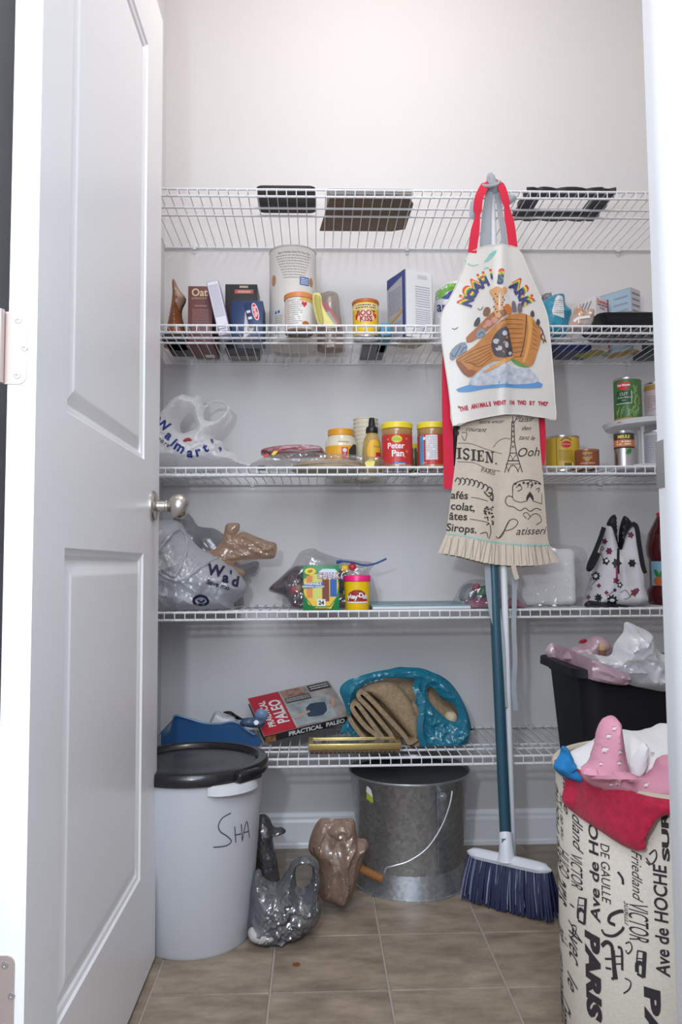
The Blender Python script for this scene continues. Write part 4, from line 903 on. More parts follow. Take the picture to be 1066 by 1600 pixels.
# ================================================================== fourth shelf
def pxt(s, size, x, y, rot=0.0, **kw):
    """text placed in picture-pixel units for a px surface"""
    V, Fc = t2(s, size, 0, 0, rot=rot, **kw); return [(x+u, y-v) for u, v in V], [f[::-1] for f in Fc]
Z4 = SZ[3]+0.0018
bagG = MP('film_greybag', (0.66, 0.67, 0.72), 0.14, 0.35, 0.25, 0.8, 34, 0.10)
bagS = MP('film_smokebag', (0.42, 0.42, 0.45), 0.35, 0.3, 0.25, 0.9, 26, 0.12)
bagB = MP('film_tanbag', (0.56, 0.37, 0.25), 0.18, 0.35, 0.25, 1.0, 30, 0.14)
t = thing('shopping_bag', 'full white plastic shopping bag with dark lettering on the fourth shelf', 'bag', (at(305, 950, -.22).x, -0.22, Z4))
g = inflate([(222, 955), (222, 800), (246, 812), (262, 812), (279, 815), (292, 832), (312, 856), (338, 868), (356, 878), (374, 896), (385, 915), (381, 930), (366, 942), (352, 957)], -0.205, 0.105, R=0.07, wr=0.010, wsc=15, seed=21, zmin=Z4, ymax=-0.12, step=0.0042, cr=90, ca=0.009, cw=0.007, back=0.4, pw=0.8)
obj('film', g, bagG, t)
gs_ = onmesh(g, -0.30, 0.002)
pc = [sub(p, 2.5) for p in (pxt('W', 24, 337, 892, math.radians(-10), bold=1.0), pxt('a', 22, 353, 903, math.radians(-12), bold=1.0), pxt("'", 20, 361, 900, 0, bold=0.8), pxt('d', 22, 368, 909, math.radians(-8), bold=1.0))]
prt('lettering', pc, gs_, M('ink_bagnight', (0.010, 0.014, 0.06), 0.5), t)
prt('slogan', [pxt('Save mo', 11, 341, 914, math.radians(-16), bold=0.25)], gs_, M('ink_bagnight', (0.010, 0.014, 0.06), 0.5), t)
prt('recycle_mark', [l2([(304, 935), (313, 931), (322, 934), (325, 941), (318, 945), (307, 944), (303, 940)], 4, True, True), l2([(309, 938), (315, 941), (320, 937)], 3)], gs_, M('ink_bagnight', (0.010, 0.014, 0.06), 0.5), t)
for nm, pts in (('handle', [(246, 862), (262, 842), (274, 829), (284, 829), (292, 842), (291, 862), (283, 884), (272, 902)]), ('handle', [(247, 890), (256, 900), (272, 906), (290, 904), (304, 893), (320, 882), (338, 872)])):
    P = spline([gs_(x, y)-Vector((0, 0.003, 0)) for i, (x, y) in enumerate(pts)], 5)
    obj(nm, tube(P, [0.0040+0.0018*math.sin(i*1.3) for i in range(len(P))], 8), bagG, t)
t = thing('smoke_bag', 'grey translucent plastic bag behind the full shopping bag on the fourth shelf', 'bag', (at(310, 950, -.07).x, -0.06, Z4))
obj('film', inflate([(262, 960), (270, 815), (285, 800), (298, 806), (310, 822), (335, 826), (352, 838), (362, 858), (375, 882), (400, 876), (405, 884), (398, 895), (378, 907), (372, 960)], -0.060, 0.040, R=0.05, wr=0.004, wsc=24, seed=22, zmin=Z4, ymax=-0.005, step=0.005, cr=60, ca=0.006, cw=0.006, pw=1.1), bagS, t)
t = thing('tan_bag', 'crumpled tan plastic bag poking out to the right on the fourth shelf', 'bag', (at(370, 880, -.20).x, -0.20, at(370, 895, -.20).z))
obj('film', inflate([(318, 862), (332, 860), (344, 848), (350, 832), (353, 820), (362, 817), (374, 818), (374, 828), (369, 836), (380, 831), (400, 838), (418, 845), (432, 850), (431, 866), (425, 873), (400, 874), (372, 878), (366, 884), (382, 892), (380, 900), (366, 897), (340, 884)], -0.200, 0.017, R=0.03, wr=0.003, wsc=34, seed=23, step=0.0030, cr=80, ca=0.0055, cw=0.004, ang=-0.15, back=0.9, pw=1.1), bagB, t)
# zip bag with toys
clr = MP('film_zip', (0.74, 0.74, 0.76), 0.93, 0.3, 0.12, 0.8, 45, 0.12)
t = thing('zip_bag', 'clear zip bag of dark toys with a blue slider behind the chalk box', 'bag', (at(505, 945, -.22).x, -0.21, Z4))
obj('film', inflate([(419, 922), (440, 900), (456, 884), (468, 864), (480, 858), (492, 857), (500, 862), (530, 872), (560, 876), (585, 880), (577, 896), (585, 910), (580, 955), (455, 955), (440, 932)], -0.20, 0.055, R=0.04, wr=0.003, wsc=35, seed=25, zmin=Z4, step=0.0045, cr=50, ca=0.006, cw=0.005), clr, t)
obj('dark_toys', inflate([(421, 921), (440, 902), (456, 888), (470, 884), (530, 888), (545, 905), (545, 955), (470, 955), (445, 932)], -0.20, 0.040, R=0.03, wr=0.012, wsc=60, seed=26, zmin=Z4+0.001, step=0.005), M('toys_dark', (0.025, 0.020, 0.028), 0.25, bump=0.6, bscale=70, col2=(0.16, 0.10, 0.11), vscale=45), t)
obj('slider', tube(spline([at(526, 879, -.25), at(535, 877, -.252), at(552, 879, -.25), at(568, 883, -.25), at(585, 881, -.25), at(604, 873, -.25)], 5), [0.0042, 0.0045, 0.0045, 0.0045, 0.0045]+[0.0026]*21, 8), M('zip_blue', (0.03, 0.08, 0.28), 0.35), t)
for c, (x, y, r) in ((YELLOW, (539, 889, 0.012)), (M('toy_red', (0.55, 0.03, 0.05), 0.4), (551, 886, 0.011)), (M('toy_red', (0.55, 0.03, 0.05), 0.4), (460, 922, 0.011)), (M('toy_sand', (0.55, 0.36, 0.16), 0.5), (467, 919, 0.010))):
    q = at(x, y, -0.245); bm = bmesh.new(); bmesh.ops.create_icosphere(bm, subdivisions=2, radius=r)
    for v in bm.verts: v.co = q+v.co*(1+0.12*noise.noise(v.co*120))
    obj('toy_ball', from_bm(bm), c, t)
# chalk box
ch_y = M('chalk_yellow', (0.82, 0.50, 0.01), 0.4); ch_g = M('chalk_green', (0.012, 0.22, 0.06), 0.4)
t, m, wd, d, h = carton('chalk_box', 'green and yellow carton of 24 chalk sticks on the fourth shelf', 'box', 473.5, 530.5, 883, -0.350, 0.030, Z4, ch_g, ymid=920)
sf = face(m, wd, d, h)
prt('yellow_front', [p2([(0.002, h*0.40), (wd*0.20, 0.004), (wd*0.80, 0.004), (wd-0.002, h*0.40), (wd-0.002, h*0.80), (0.002, h*0.80)], 0.03)], sf, ch_y, t)
prt('green_lines', [l2([(0.0, h*0.36), (wd*0.26, 0.010), (wd*0.74, 0.010), (wd, h*0.36)], 0.003, False)], sf, ch_g, t, k=2)
prt('orange_chalk', [r2(wd*0.10, h*0.28, wd*0.26, h*0.76)], sf, M('chalk_orange', (0.72, 0.26, 0.08), 0.6), t, k=2)
prt('lime_chalk', [r2(wd*0.28, h*0.20, wd*0.51, h*0.80)], sf, M('chalk_lime', (0.62, 0.66, 0.16), 0.6), t, k=2)
prt('brown_chalk', [r2(wd*0.53, h*0.20, wd*0.72, h*0.68)], sf, M('chalk_brown', (0.20, 0.055, 0.03), 0.6), t, k=2)
prt('blue_chalk', [r2(wd*0.745, h*0.30, wd*0.93, h*0.70)], sf, M('chalk_blue', (0.025, 0.12, 0.42), 0.6), t, k=2)
prt('blue_banner', [p2([(0.0, h*0.48), (wd*0.56, h*0.51), (wd*0.56, h*0.63), (0.0, h*0.60)], 0.02)], sf, BLUE, t, k=3)
prt('banner_lettering', [t2('WASHABLE', 0.0085, wd*0.27, h*0.585, bold=0.0003), t2('SIDEWALK COLORS', 0.0062, wd*0.28, h*0.525, bold=0.0002)], sf, PAPER, t, k=4)
prt('title_plate', [p2([(wd*0.44, h*0.86), (wd*0.55, h*0.92), (wd*0.92, h*0.91), (wd*0.97, h*0.80), (wd*0.97, h*0.68), (wd*0.47, h*0.69)], 0.01)], sf, M('print_iceblue', (0.62, 0.76, 0.86), 0.5), t, k=3)
prt('title_lettering', [t2('CHALK', 0.0200, wd*0.71, h*0.755, bold=0.0016, sx=0.88)], sf, M('print_wine', (0.30, 0.02, 0.06), 0.5), t, k=4)
prt('title_highlight', [t2('CHALK', 0.0200, wd*0.71, h*0.757, sx=0.88)], sf, PAPER, t, k=5)
prt('emblem', [e2(wd*0.20, h*0.865, wd*0.155, h*0.075)], sf, M('print_brightyellow', (0.88, 0.62, 0.01), 0.4), t, k=3)
prt('emblem_center', [e2(wd*0.20, h*0.865, wd*0.075, h*0.035, rot=0.3)], sf, M('print_olive2', (0.30, 0.26, 0.03), 0.5), t, k=4)
prt('number_plate', [r2(wd*0.385, h*0.095, wd*0.615, h*0.245)], sf, PAPER, t, k=4)
prt('number', [t2('24', 0.014, wd*0.50, h*0.165, bold=0.0006)], sf, BLACK, t, k=5)
prt('fine_print', [words2(wd*0.30, h*0.03, wd*0.70, h*0.07, 1, 3, 0.6, .1, .3)], sf, M('print_umber', (0.28, 0.18, 0.02), 0.6), t, k=3)
# modelling compound tub
Yc = -0.322; cx, r = rad(537, 579.5, 930, Yc); zt = at(558, 899, Yc-r).z-Z4
t = thing('modelling_clay_tub', 'yellow modelling clay tub with a bright pink lid beside the chalk box', 'tub', (cx, Yc, Z4))
obj('tub', lathe([(0, 0.002), (r*0.84, 0.002), (r*0.86, 0), (r*0.89, 0.003), (r*0.96, zt-0.016), (r*0.96, zt-0.012), (0, zt-0.012)], (cx, Yc, Z4), 44), M('tub_yellow', (0.85, 0.55, 0.005), 0.35), t)
obj('lid', lathe([(r*0.97, zt-0.016), (r*1.01, zt-0.015), (r*1.0, zt-0.004), (r*0.97, zt-0.001), (r*0.93, zt), (r*0.90, zt-0.003), (0, zt-0.003)], (cx, Yc, Z4), 44), M('lid_pink', (0.80, 0.02, 0.18), 0.35), t)
sf = cyl(cx, Yc, lambda z: r*(0.89+0.07*(z-Z4)/(zt-0.016)), Z4, ang0(cx, Yc))
prt('red_badge', [sub(p2([(-0.028, 0.021), (0.028, 0.021), (0.028, 0.033), (0.020, 0.044), (0.008, 0.051), (-0.008, 0.051), (-0.020, 0.044), (-0.028, 0.033)], 0.008), 0.009)], sf, M('badge_red', (0.34, 0.02, 0.02), 0.4), t, k=2)
prt('badge_base', [r2(-0.028, 0.018, 0.028, 0.0215, 10, 1)], sf, PAPER, t, k=2)
pc = []
for ch, u, v, a in (('P', -0.022, 0.030, 0.20), ('l', -0.016, 0.034, 0.16), ('a', -0.010, 0.034, 0.1), ('y', -0.003, 0.033, 0.05), ('-', 0.003, 0.037, 0), ('D', 0.010, 0.037, -0.06), ('o', 0.018, 0.034, -0.14), ('h', 0.0245, 0.033, -0.2)):
    pc.append(t2(ch, 0.0165, u, v, bold=0.0007, rot=a))
prt('lettering', pc, sf, PAPER, t, k=3)
# flat teal book
t = thing('flat_book', 'flat pale teal book lying at the front of the fourth shelf', 'book', (at(660, 948, -.3).x, -0.25, Z4))
xa, xb = at(581, 948, -0.350).x, at(738, 948, -0.350).x
obj('pages', box(xa+0.003, xb-0.003, -0.347, -0.12, Z4+0.001, Z4+0.009, 0.0005), PAPER, t)
obj('cover', box(xa, xb, -0.350, -0.117, Z4+0.009, Z4+0.011, 0.0006), M('cover_teal', (0.20, 0.40, 0.48), 0.35, var=0.3, vscale=25), t)
obj('back_cover', box(xa, xb, -0.350, -0.117, Z4-0.0008, Z4+0.001, 0.0005), M('cover_dark', (0.10, 0.13, 0.16), 0.5), t)
prt('cover_print', [r2(0.06, 0.02, 0.20, 0.05), words2(0.05, 0.07, 0.21, 0.16, 4, 3, 0.4)], flat((xa, -0.350, Z4+0.011), (1, 0, 0), (0, 1, 0)), M('print_ice', (0.50, 0.64, 0.70), 0.4), t)
# pink toy bag
t = thing('toy_bag', 'clear bag of pink and green toys behind the broom handle on the fourth shelf', 'bag', (at(768, 945, -.30).x, -0.30, Z4))
obj('film', inflate([(712, 957), (715, 925), (728, 910), (745, 905), (775, 908), (800, 915), (814, 930), (818, 957)], -0.300, 0.042, R=0.03, wr=0.006, wsc=40, seed=31, zmin=Z4), clr, t)
obj('pink_toy', inflate([(726, 957), (728, 938), (745, 933), (790, 933), (812, 938), (814, 957)], -0.300, 0.034, R=0.02, wr=0.003, seed=32, zmin=Z4+0.001), M('toy_pink', (0.48, 0.13, 0.20), 0.4, var=0.3, vscale=30), t)
obj('green_toy', inflate([(745, 933), (750, 918), (762, 915), (766, 930)], -0.318, 0.014, wr=0.0, seed=33), M('toy_green', (0.06, 0.20, 0.10), 0.4), t)
obj('red_toy', inflate([(738, 924), (742, 912), (750, 913), (750, 922)], -0.322, 0.010, wr=0.0, seed=34), M('toy_crimson', (0.40, 0.03, 0.07), 0.4), t)
obj('grey_toy', inflate([(718, 938), (722, 918), (738, 911), (746, 925), (738, 938)], -0.306, 0.016, wr=0.002, seed=35), M('toy_grey', (0.20, 0.23, 0.25), 0.5), t)
# wrapped paper towels
t = thing('towel_pack', 'white paper towel pack in clear film behind the pleated apron hem', 'pack', (at(855, 945, -.17).x, -0.16, Z4))
xa, xb = at(806, 900, -0.235).x, at(902, 900, -0.235).x; zt = at(880, 857, -0.235).z
obj('towels', box(xa, xb, -0.235, -0.075, Z4+0.001, zt, 0.016, 4), M('tissue', (0.92, 0.91, 0.90), 0.9, bump=0.2, bscale=90), t)
obj('film', inflate([(800, 957), (802, 870), (812, 854), (850, 849), (885, 852), (902, 856), (908, 875), (909, 957)], -0.155, 0.090, R=0.018, wr=0.002, wsc=28, seed=36, zmin=Z4, step=0.005, cr=40, ca=0.005, cw=0.005), MP('film_wrap2', (0.90, 0.90, 0.92), 0.93, 0.3, 0.12, 1.0, 30, 0.10), t)
# flowered lunch bag
t = thing('lunch_bag', 'white lunch bag with black and maroon flowers and black trim', 'bag', (at(960, 945, -.24).x, -0.23, Z4))
Yb = -0.225
zlo, zhi = Z4, at(960, 806, Yb).z
g = inflate([(917, 949), (916, 935), (924, 905), (936, 868), (943, 835), (948, 818), (957, 822), (962, 842), (966, 858), (971, 842), (979, 826), (990, 819), (998, 832), (1001, 870), (1002, 910), (999, 947)], Yb, 0.082, R=0.034, wr=0.002, wsc=22, seed=41, zmin=Z4, step=0.0042, cr=16, ca=0.006, cw=0.014, ang=1.5, ts=lambda x, z: 1.0-0.80*min(1, max(0, (z-zlo)/(zhi-zlo)))**0.9)
obj('body', g, M('canvas_white', (0.62, 0.60, 0.63), 0.75, bump=0.2, bscale=500), t)
bsurf = onmesh(g, Yb-0.05, 0.0012)
def ontop(x, y, dy=0.0): return bsurf(x, y)-Vector((0, dy, 0))
obj('base_trim', inflate([(918, 949), (918, 939), (930, 939), (960, 943), (985, 947), (985, 950)], Yb-0.070, 0.014, R=0.008, wr=0, zmin=Z4), m_blk, t)
obj('trim', inflate([(948, 820), (953, 809), (959, 804), (963, 806), (964, 822), (966, 846), (968, 862), (963, 862), (959, 845), (955, 826)], Yb-0.010, 0.016, R=0.008, wr=0), m_blk, t)
obj('trim', inflate([(967, 860), (967, 836), (970, 818), (975, 806), (980, 808), (986, 814), (990, 820), (982, 830), (976, 844), (971, 860)], Yb-0.010, 0.016, R=0.008, wr=0), m_blk, t)
obj('zipper', tube([ontop(966, y, 0.001) for y in (858, 866, 874, 882, 890, 896)], 0.0035, 8), m_blk, t)
obj('zip_pull', tube([ontop(963, 884, 0.004), ontop(963, 893, 0.005), ontop(963, 903, 0.005)], 0.0026, 8), M('pull_maroon', (0.22, 0.02, 0.07), 0.5), t)
for pts in ([(944, 824), (938, 842), (930, 862), (922, 880), (920, 890), (926, 884), (936, 864)], [(988, 818), (995, 824), (999, 850), (1004, 880), (1008, 896)]):
    P = spline([at(x, y, Yb-0.052) for x, y in pts], 6)
    obj('strap', ribbon(P, 0.012, 0.0025, (1, 0, 0.3)), m_blk, t)
def flower(x, y, r, n, inner=0.45, rot=0.0):
    o = []
    for k in range(n*6):
        a = 2*math.pi*k/(n*6)+rot; q = r*(inner+(1-inner)*abs(math.cos(a*n/2))**0.7); o.append((x+q*math.cos(a), y+q*math.sin(a)*1.05))
    return p2(o, r/2)
mar = M('print_maroon2', (0.16, 0.015, 0.05), 0.6)
prts('black_flower', [flower(931, 900, 8.5, 9), flower(957, 938, 10, 9), flower(935, 934, 7, 7), flower(969, 914, 5.0, 5), flower(947, 877, 6.5, 5), flower(964, 880, 8.5, 6), flower(941, 857, 3.6, 5), flower(923, 919, 3, 5), flower(961, 922, 3.2, 5), flower(988, 880, 7, 6)], bsurf, BLACK, t)
prts('maroon_flower', [flower(952, 861, 6, 6), flower(986, 836, 5.5, 5), flower(945, 846, 5, 5), flower(963, 907, 5.5, 5), flower(936, 915, 3.6, 4), flower(948, 926, 3.6, 4), flower(991, 926, 6.5, 5), flower(919, 933, 4.5, 5), flower(996, 922, 4, 5)], bsurf, mar, t, k=2)
prts('flower_centre', [e2(931, 900, 3, 3), e2(957, 938, 4, 2.6), e2(969, 914, 2, 2), e2(948, 876, 2.4, 2.4), e2(941, 857, 1.6, 1.6), e2(923, 919, 1.4, 1.4)], bsurf, PAPER, t, k=3)
prts('stem', [l2([(948, 932), (956, 926), (960, 922)], 0.9), l2([(925, 914), (930, 908), (934, 904)], 0.9), l2([(970, 926), (978, 922), (986, 934)], 0.8), l2([(975, 936), (983, 934), (990, 922)], 0.8), l2([(938, 860), (942, 872), (944, 880)], 0.9)], bsurf, BLACK, t, k=2)
# red drink bottle
Yc = -0.20; q = at(1040, 880, Yc); zt = at(1034, 800, Yc).z-Z4; r = 0.050
t = thing('juice_bottle', 'dark red juice bottle with a fruit label next to the door jamb', 'bottle', (q.x, Yc, Z4))
obj('body', lathe([(0, 0.002), (r*0.9, 0), (r, 0.008), (r, 0.038), (r*0.86, 0.048), (r*0.84, 0.060), (r*0.86, 0.122), (r*0.98, 0.136), (r, 0.160), (r*0.86, 0.195), (r*0.55, 0.225), (r*0.34, 0.245), (r*0.33, zt-0.02), (0, zt-0.02)], (q.x, Yc, Z4), 40), M('juice_red', (0.075, 0.006, 0.010), 0.12, coat=0.6), t)
obj('cap', lathe([(r*0.37, zt-0.03), (r*0.38, zt-0.028), (r*0.38, zt-0.002), (0, zt)], (q.x, Yc, Z4), 28), RED, t)
sf = cyl(q.x, Yc, r*0.87, Z4, ang0(q.x, Yc))
prt('label', [r2(-r*0.85, 0.052, r*1.1, 0.118, 12, 1)], sf, M('label_sky', (0.25, 0.45, 0.58), 0.4), t)
prt('fruit_picture', [e2(-0.020, 0.064, 0.014, 0.012, rings=3), e2(-0.004, 0.066, 0.013, 0.012, rings=3)], sf, M('print_tomato', (0.50, 0.12, 0.04), 0.5), t, k=2)
prt('leaf_picture', [e2(-0.024, 0.085, 0.006, 0.012, rot=0.5), e2(-0.010, 0.084, 0.006, 0.010, rot=-0.4)], sf, GREEN, t, k=2)

# ================================================================== lowest shelf
Z5 = SZ[4]+0.0018
# dustpan and brush
dpb = M('dustpan_blue', (0.020, 0.085, 0.22), 0.3)
t = thing('dustpan', 'blue plastic dustpan resting on the lowest shelf above the black bin lid', 'dustpan', (at(335, 1160, -.2).x, -0.20, Z5))
obj('pan', join(sheet([(260, 1166), (266, 1142), (271, 1121), (277, 1118), (295, 1123), (320, 1130), (345, 1131), (362, 1128), (372, 1130), (384, 1139), (400, 1147), (404, 1150), (398, 1166)], lambda x, z: -0.235-0.03*math.cos((x+0.27)*9), 0.004, Y0=-0.25, smooth=True, step=0.008),
    box(at(263, 1160, -.2).x, at(392, 1160, -.2).x, -0.255, -0.05, Z5+0.001, Z5+0.006, 0.002), box(at(268, 1130, -.1).x, at(272, 1130, -.1).x, -0.25, -0.06, Z5+0.004, Z5+0.045, 0.001)), dpb, t)
obj('rolled_edge', tube(spline([at(x, y, -0.268) for x, y in ((271, 1121), (277, 1118), (295, 1123), (320, 1130), (345, 1131), (362, 1128), (372, 1130), (384, 1140), (398, 1148))], 4), 0.0028, 8), M('dustpan_light', (0.07, 0.17, 0.34), 0.3), t)
obj('handle', inflate([(375, 1132), (378, 1124), (388, 1121), (402, 1122), (413, 1125), (414, 1132), (405, 1137), (385, 1136)], -0.275, 0.012, wr=0), M('handle_slate', (0.045, 0.085, 0.16), 0.4), t)
obj('handle_rivet', tube([at(400.5, 1129, -0.284), at(400.5, 1129, -0.291)], 0.0062, 16), M('rivet', (0.75, 0.78, 0.80), 0.3), t)
obj('handle_tip', inflate([(398, 1122), (401, 1110), (408, 1107), (418, 1112), (419, 1119), (413, 1126)], -0.262, 0.008, wr=0), M('tip_steel', (0.14, 0.22, 0.36), 0.4), t)
obj('foot', box(at(258, 1158, -.27).x, at(271, 1158, -.27).x, -0.285, -0.268, Z5, Z5+0.014, 0.004), M('plastic_grey', (0.62, 0.63, 0.65), 0.4), t)
t = thing('hand_brush', 'white hand brush lying in the blue dustpan', 'brush', (at(350, 1150, -.16).x, -0.16, Z5+0.006))
obj('block', inflate([(322, 1150), (328, 1128), (334, 1114), (342, 1111), (350, 1116), (368, 1120), (372, 1130), (374, 1150)], -0.150, 0.025, R=0.012, wr=0, zmin=Z5+0.006), M('plastic_grey', (0.62, 0.63, 0.65), 0.4), t)
obj('grip', inflate([(348, 1113), (360, 1111), (368, 1116), (378, 1122), (384, 1123), (372, 1125), (364, 1119)], -0.165, 0.007, wr=0), m_blk, t)
# cookbook
A, B, D_ = at(414, 1161, -0.235), at(548, 1128, -0.170), at(406, 1097, -0.065)
e1 = (B-A); L1 = e1.length; e1.normalize(); e2v = (D_-A)-e1*(D_-A).dot(e1); L2 = e2v.length; e2v.normalize(); nn = e1.cross(e2v)
THK = 0.021
t = thing('cookbook', 'red and black cookbook lying tilted on the lowest shelf', 'book', tuple(A))
def slab(a0, a1, b0, b1, c0, c1):
    g = box(a0, a1, b0, b1, c0, c1, 0.0006); return [A+e1*v[0]+e2v*v[1]+nn*v[2] for v in g[0]], g[1]
obj('pages', slab(0.003, L1-0.003, 0.002, L2-0.004, 0.002, THK-0.002), M('page_edge', (0.72, 0.70, 0.66), 0.8), t)
obj('back_cover', slab(0, L1, 0, L2, 0, 0.002), M('cover_black', (0.02, 0.02, 0.022), 0.4), t)
fc = obj('front_cover', slab(0, L1, 0, L2, THK-0.002, THK), M('cover_photo', (0.26, 0.20, 0.18), 0.35, col2=(0.55, 0.50, 0.46), vscale=18), t)
spn = obj('spine', slab(0, L1, -0.0015, 0.001, 0, THK), M('cover_black', (0.02, 0.02, 0.022), 0.4), t)
cs = flat(A+nn*THK, e1, e2v); ss = flat(A-e2v*0.0015, e1, nn)
prt('red_panel', [r2(0.001, 0.001, L1*0.37, L2-0.001)], cs, M('cover_red', (0.50, 0.012, 0.03), 0.35), fc)
prt('title', [t2('PALEO', 0.044, L1*0.275, L2*0.50, rot=math.pi/2, bold=0.0014, sx=0.86)], cs, PAPER, fc, k=2)
prt('subtitle', [t2('PRACTICAL', 0.026, L1*0.135, L2*0.50, rot=math.pi/2, bold=0.0008, sx=0.92)], cs, PAPER, fc, k=2)
prt('author_line', [words2(L1*0.33, L2*0.2, L1*0.345, L2*0.9, 1, 3, 0.6)], cs, M('print_blushline', (0.62, 0.30, 0.28), 0.5), fc, k=2)
prt('kitchen_photo', [r2(L1*0.39, L2*0.04, L1*0.86, L2*0.62)], cs, M('photo_mint', (0.44, 0.50, 0.50), 0.4, var=0.4, vscale=30), fc)
prt('figure_top', [p2([(L1*0.55, L2*0.20), (L1*0.70, L2*0.14), (L1*0.80, L2*0.26), (L1*0.82, L2*0.46), (L1*0.66, L2*0.52), (L1*0.56, L2*0.40)], 0.02)], cs, M('photo_denim', (0.03, 0.055, 0.10), 0.5), fc, k=2)
prts('figure_arm', [l2([(L1*0.42, L2*0.26), (L1*0.52, L2*0.30), (L1*0.60, L2*0.33)], 0.010), l2([(L1*0.82, L2*0.30), (L1*0.88, L2*0.34), (L1*0.93, L2*0.52)], 0.009)], cs, M('photo_skin', (0.56, 0.34, 0.25), 0.5), fc, k=3)
prt('food_photo', [r2(L1*0.39, L2*0.80, L1*0.66, L2*0.99)], cs, M('photo_meat', (0.26, 0.07, 0.05), 0.4, col2=(0.50, 0.36, 0.28), vscale=40), fc)
prts('black_box', [r2(L1*0.40, L2*0.64, L1*0.70, L2*0.78), r2(L1*0.72, L2*0.80, L1*0.98, L2*0.97)], cs, M('cover_black', (0.02, 0.02, 0.022), 0.4), fc)
prts('box_print', [words2(L1*0.41, L2*0.66, L1*0.69, L2*0.76, 3, 5, 0.5, .05, .15), words2(L1*0.74, L2*0.83, L1*0.97, L2*0.95, 2, 5, 0.5, .08, .2)], cs, M('card_greyish', (0.60, 0.57, 0.58), 0.5), fc, k=2)
prt('spine_title', [t2('PRACTICAL  PALEO', 0.0185, L1*0.60, THK*0.5, bold=0.0006, sx=0.98)], ss, PAPER, spn)
prt('spine_photo', [r2(0.001, 0.001, 0.030, THK-0.001)], ss, M('photo_orange', (0.50, 0.22, 0.08), 0.4, col2=(0.12, 0.04, 0.02), vscale=70), spn)
# gold frame
xa, xb = at(482, 1172, -0.335).x, at(628, 1172, -0.335).x; zt = at(555, 1162, -0.335).z
t = thing('gold_frame', 'gold-edged glass picture frame lying at the front of the lowest shelf', 'frame', ((xa+xb)/2, -0.26, Z5))
gold = M('gold_leaf', (0.55, 0.42, 0.16), 0.32, metal=0.8, bump=0.2, bscale=120)
obj('front_rail', box(xa, xb, -0.335, -0.323, Z5+0.010, zt, 0.0015), gold, t)
obj('side_rail', box(xa, xa+0.012, -0.323, -0.262, Z5+0.010, zt, 0.0015), gold, t); obj('side_rail', box(xb-0.012, xb, -0.323, -0.262, Z5+0.010, zt, 0.0015), gold, t)
obj('back_rail', box(xa, xb, -0.262, -0.250, Z5+0.010, zt, 0.0015), gold, t)
obj('backing', box(xa+0.004, xb-0.004, -0.331, -0.254, Z5, Z5+0.010, 0.001), M('frame_brown', (0.16, 0.08, 0.05), 0.6), t)
obj('glass', box(xa+0.010, xb-0.010, -0.325, -0.260, zt-0.006, zt-0.004), M('frame_glass', (0.14, 0.14, 0.15), 0.08), t)
prt('dark_notches', [r2(0.006+0.0115*k, 0.001, 0.013+0.0115*k, 0.005) for k in range(19)], flat((xa, -0.331, Z5), (1, 0, 0), (0, 0, 1)), BLACK, t)
# blue bag with folded burlap
burl = M('burlap', (0.40, 0.285, 0.17), 0.95, bump=0.9, bscale=420, var=0.3, vscale=120)
t = thing('burlap_cloth', 'folded brown burlap cloth inside the blue plastic bag', 'cloth', (at(610, 1160, -.2).x, -0.20, Z5+0.008))
def fold_strip(path_px, Yf, depth, th=0.0065, rise=0.0):
    """cloth layers seen end-on: a thick serpentine line extruded back along Y"""
    P = spline([at(x, y, Yf) for x, y in path_px], 6); V = []; Fc = []; n = len(P)
    for i, p in enumerate(P):
        tt = P[min(i+1, n-1)]-P[max(i-1, 0)]; s = Vector((-tt.z, 0, tt.x)).normalized()*th/2; wob = 0.002*noise.noise(p*40)
        for k, (dy, dz) in enumerate(((0, 0), (depth*0.5, rise*0.7), (depth, rise))):
            q = p+Vector((0, dy+wob, dz)); V += [q+s, q-s]
    for i in range(n-1):
        a, b = i*6, i*6+6
        Fc += [(a, a+1, b+1, b), (a+5, a+4, b+4, b+5)]
        for k in (0, 2): Fc += [(a+k+2, a+k, b+k, b+k+2), (a+k+1, a+k+3, b+k+3, b+k+1)]
    V = [Vector((v.x, v.y, max(v.z, Z5+0.002))) for v in V]
    Fc += [(0, 2, 3, 1), (2, 4, 5, 3), ((n-1)*6, (n-1)*6+1, (n-1)*6+3, (n-1)*6+2), ((n-1)*6+2, (n-1)*6+3, (n-1)*6+5, (n-1)*6+4)]
    return V, Fc
obj('folded_layers', fold_strip([(652, 1154), (640, 1161), (632, 1150), (612, 1128), (588, 1102), (570, 1084), (563, 1082), (561, 1090), (578, 1108), (600, 1134), (612, 1150), (610, 1157), (602, 1157), (590, 1142), (572, 1118), (558, 1100), (551, 1102), (553, 1112), (572, 1136), (592, 1152), (594, 1160), (584, 1162), (568, 1152), (552, 1132), (546, 1122)], -0.262, 0.10, 0.0112, 0.004), burl, t)
obj('top_fold', inflate([(563, 1082), (572, 1072), (592, 1066), (612, 1066), (628, 1076), (645, 1098), (655, 1125), (656, 1150), (648, 1160), (640, 1150), (620, 1126), (596, 1098), (576, 1084)], -0.228, 0.028, R=0.02, wr=0.002, wsc=18, seed=51, back=3.0), burl, t)
obj('side_roll', inflate([(640, 1100), (650, 1094), (662, 1110), (664, 1150), (660, 1166), (648, 1170), (632, 1160), (645, 1155), (648, 1130)], -0.222, 0.028, R=0.02, wr=0.002, seed=52, back=2.0), burl, t)
obj('back_fold', inflate([(600, 1060), (640, 1056), (665, 1056), (690, 1085), (715, 1110), (712, 1150), (650, 1165), (600, 1150), (580, 1100)], -0.150, 0.05, R=0.03, wr=0.002, seed=53, zmin=Z5+0.01), burl, t)
t = thing('twine_ball', 'ball of pale twine in the blue plastic bag', 'twine', (at(705, 1135, -.23).x, -0.225, at(705, 1135, -.23).z))
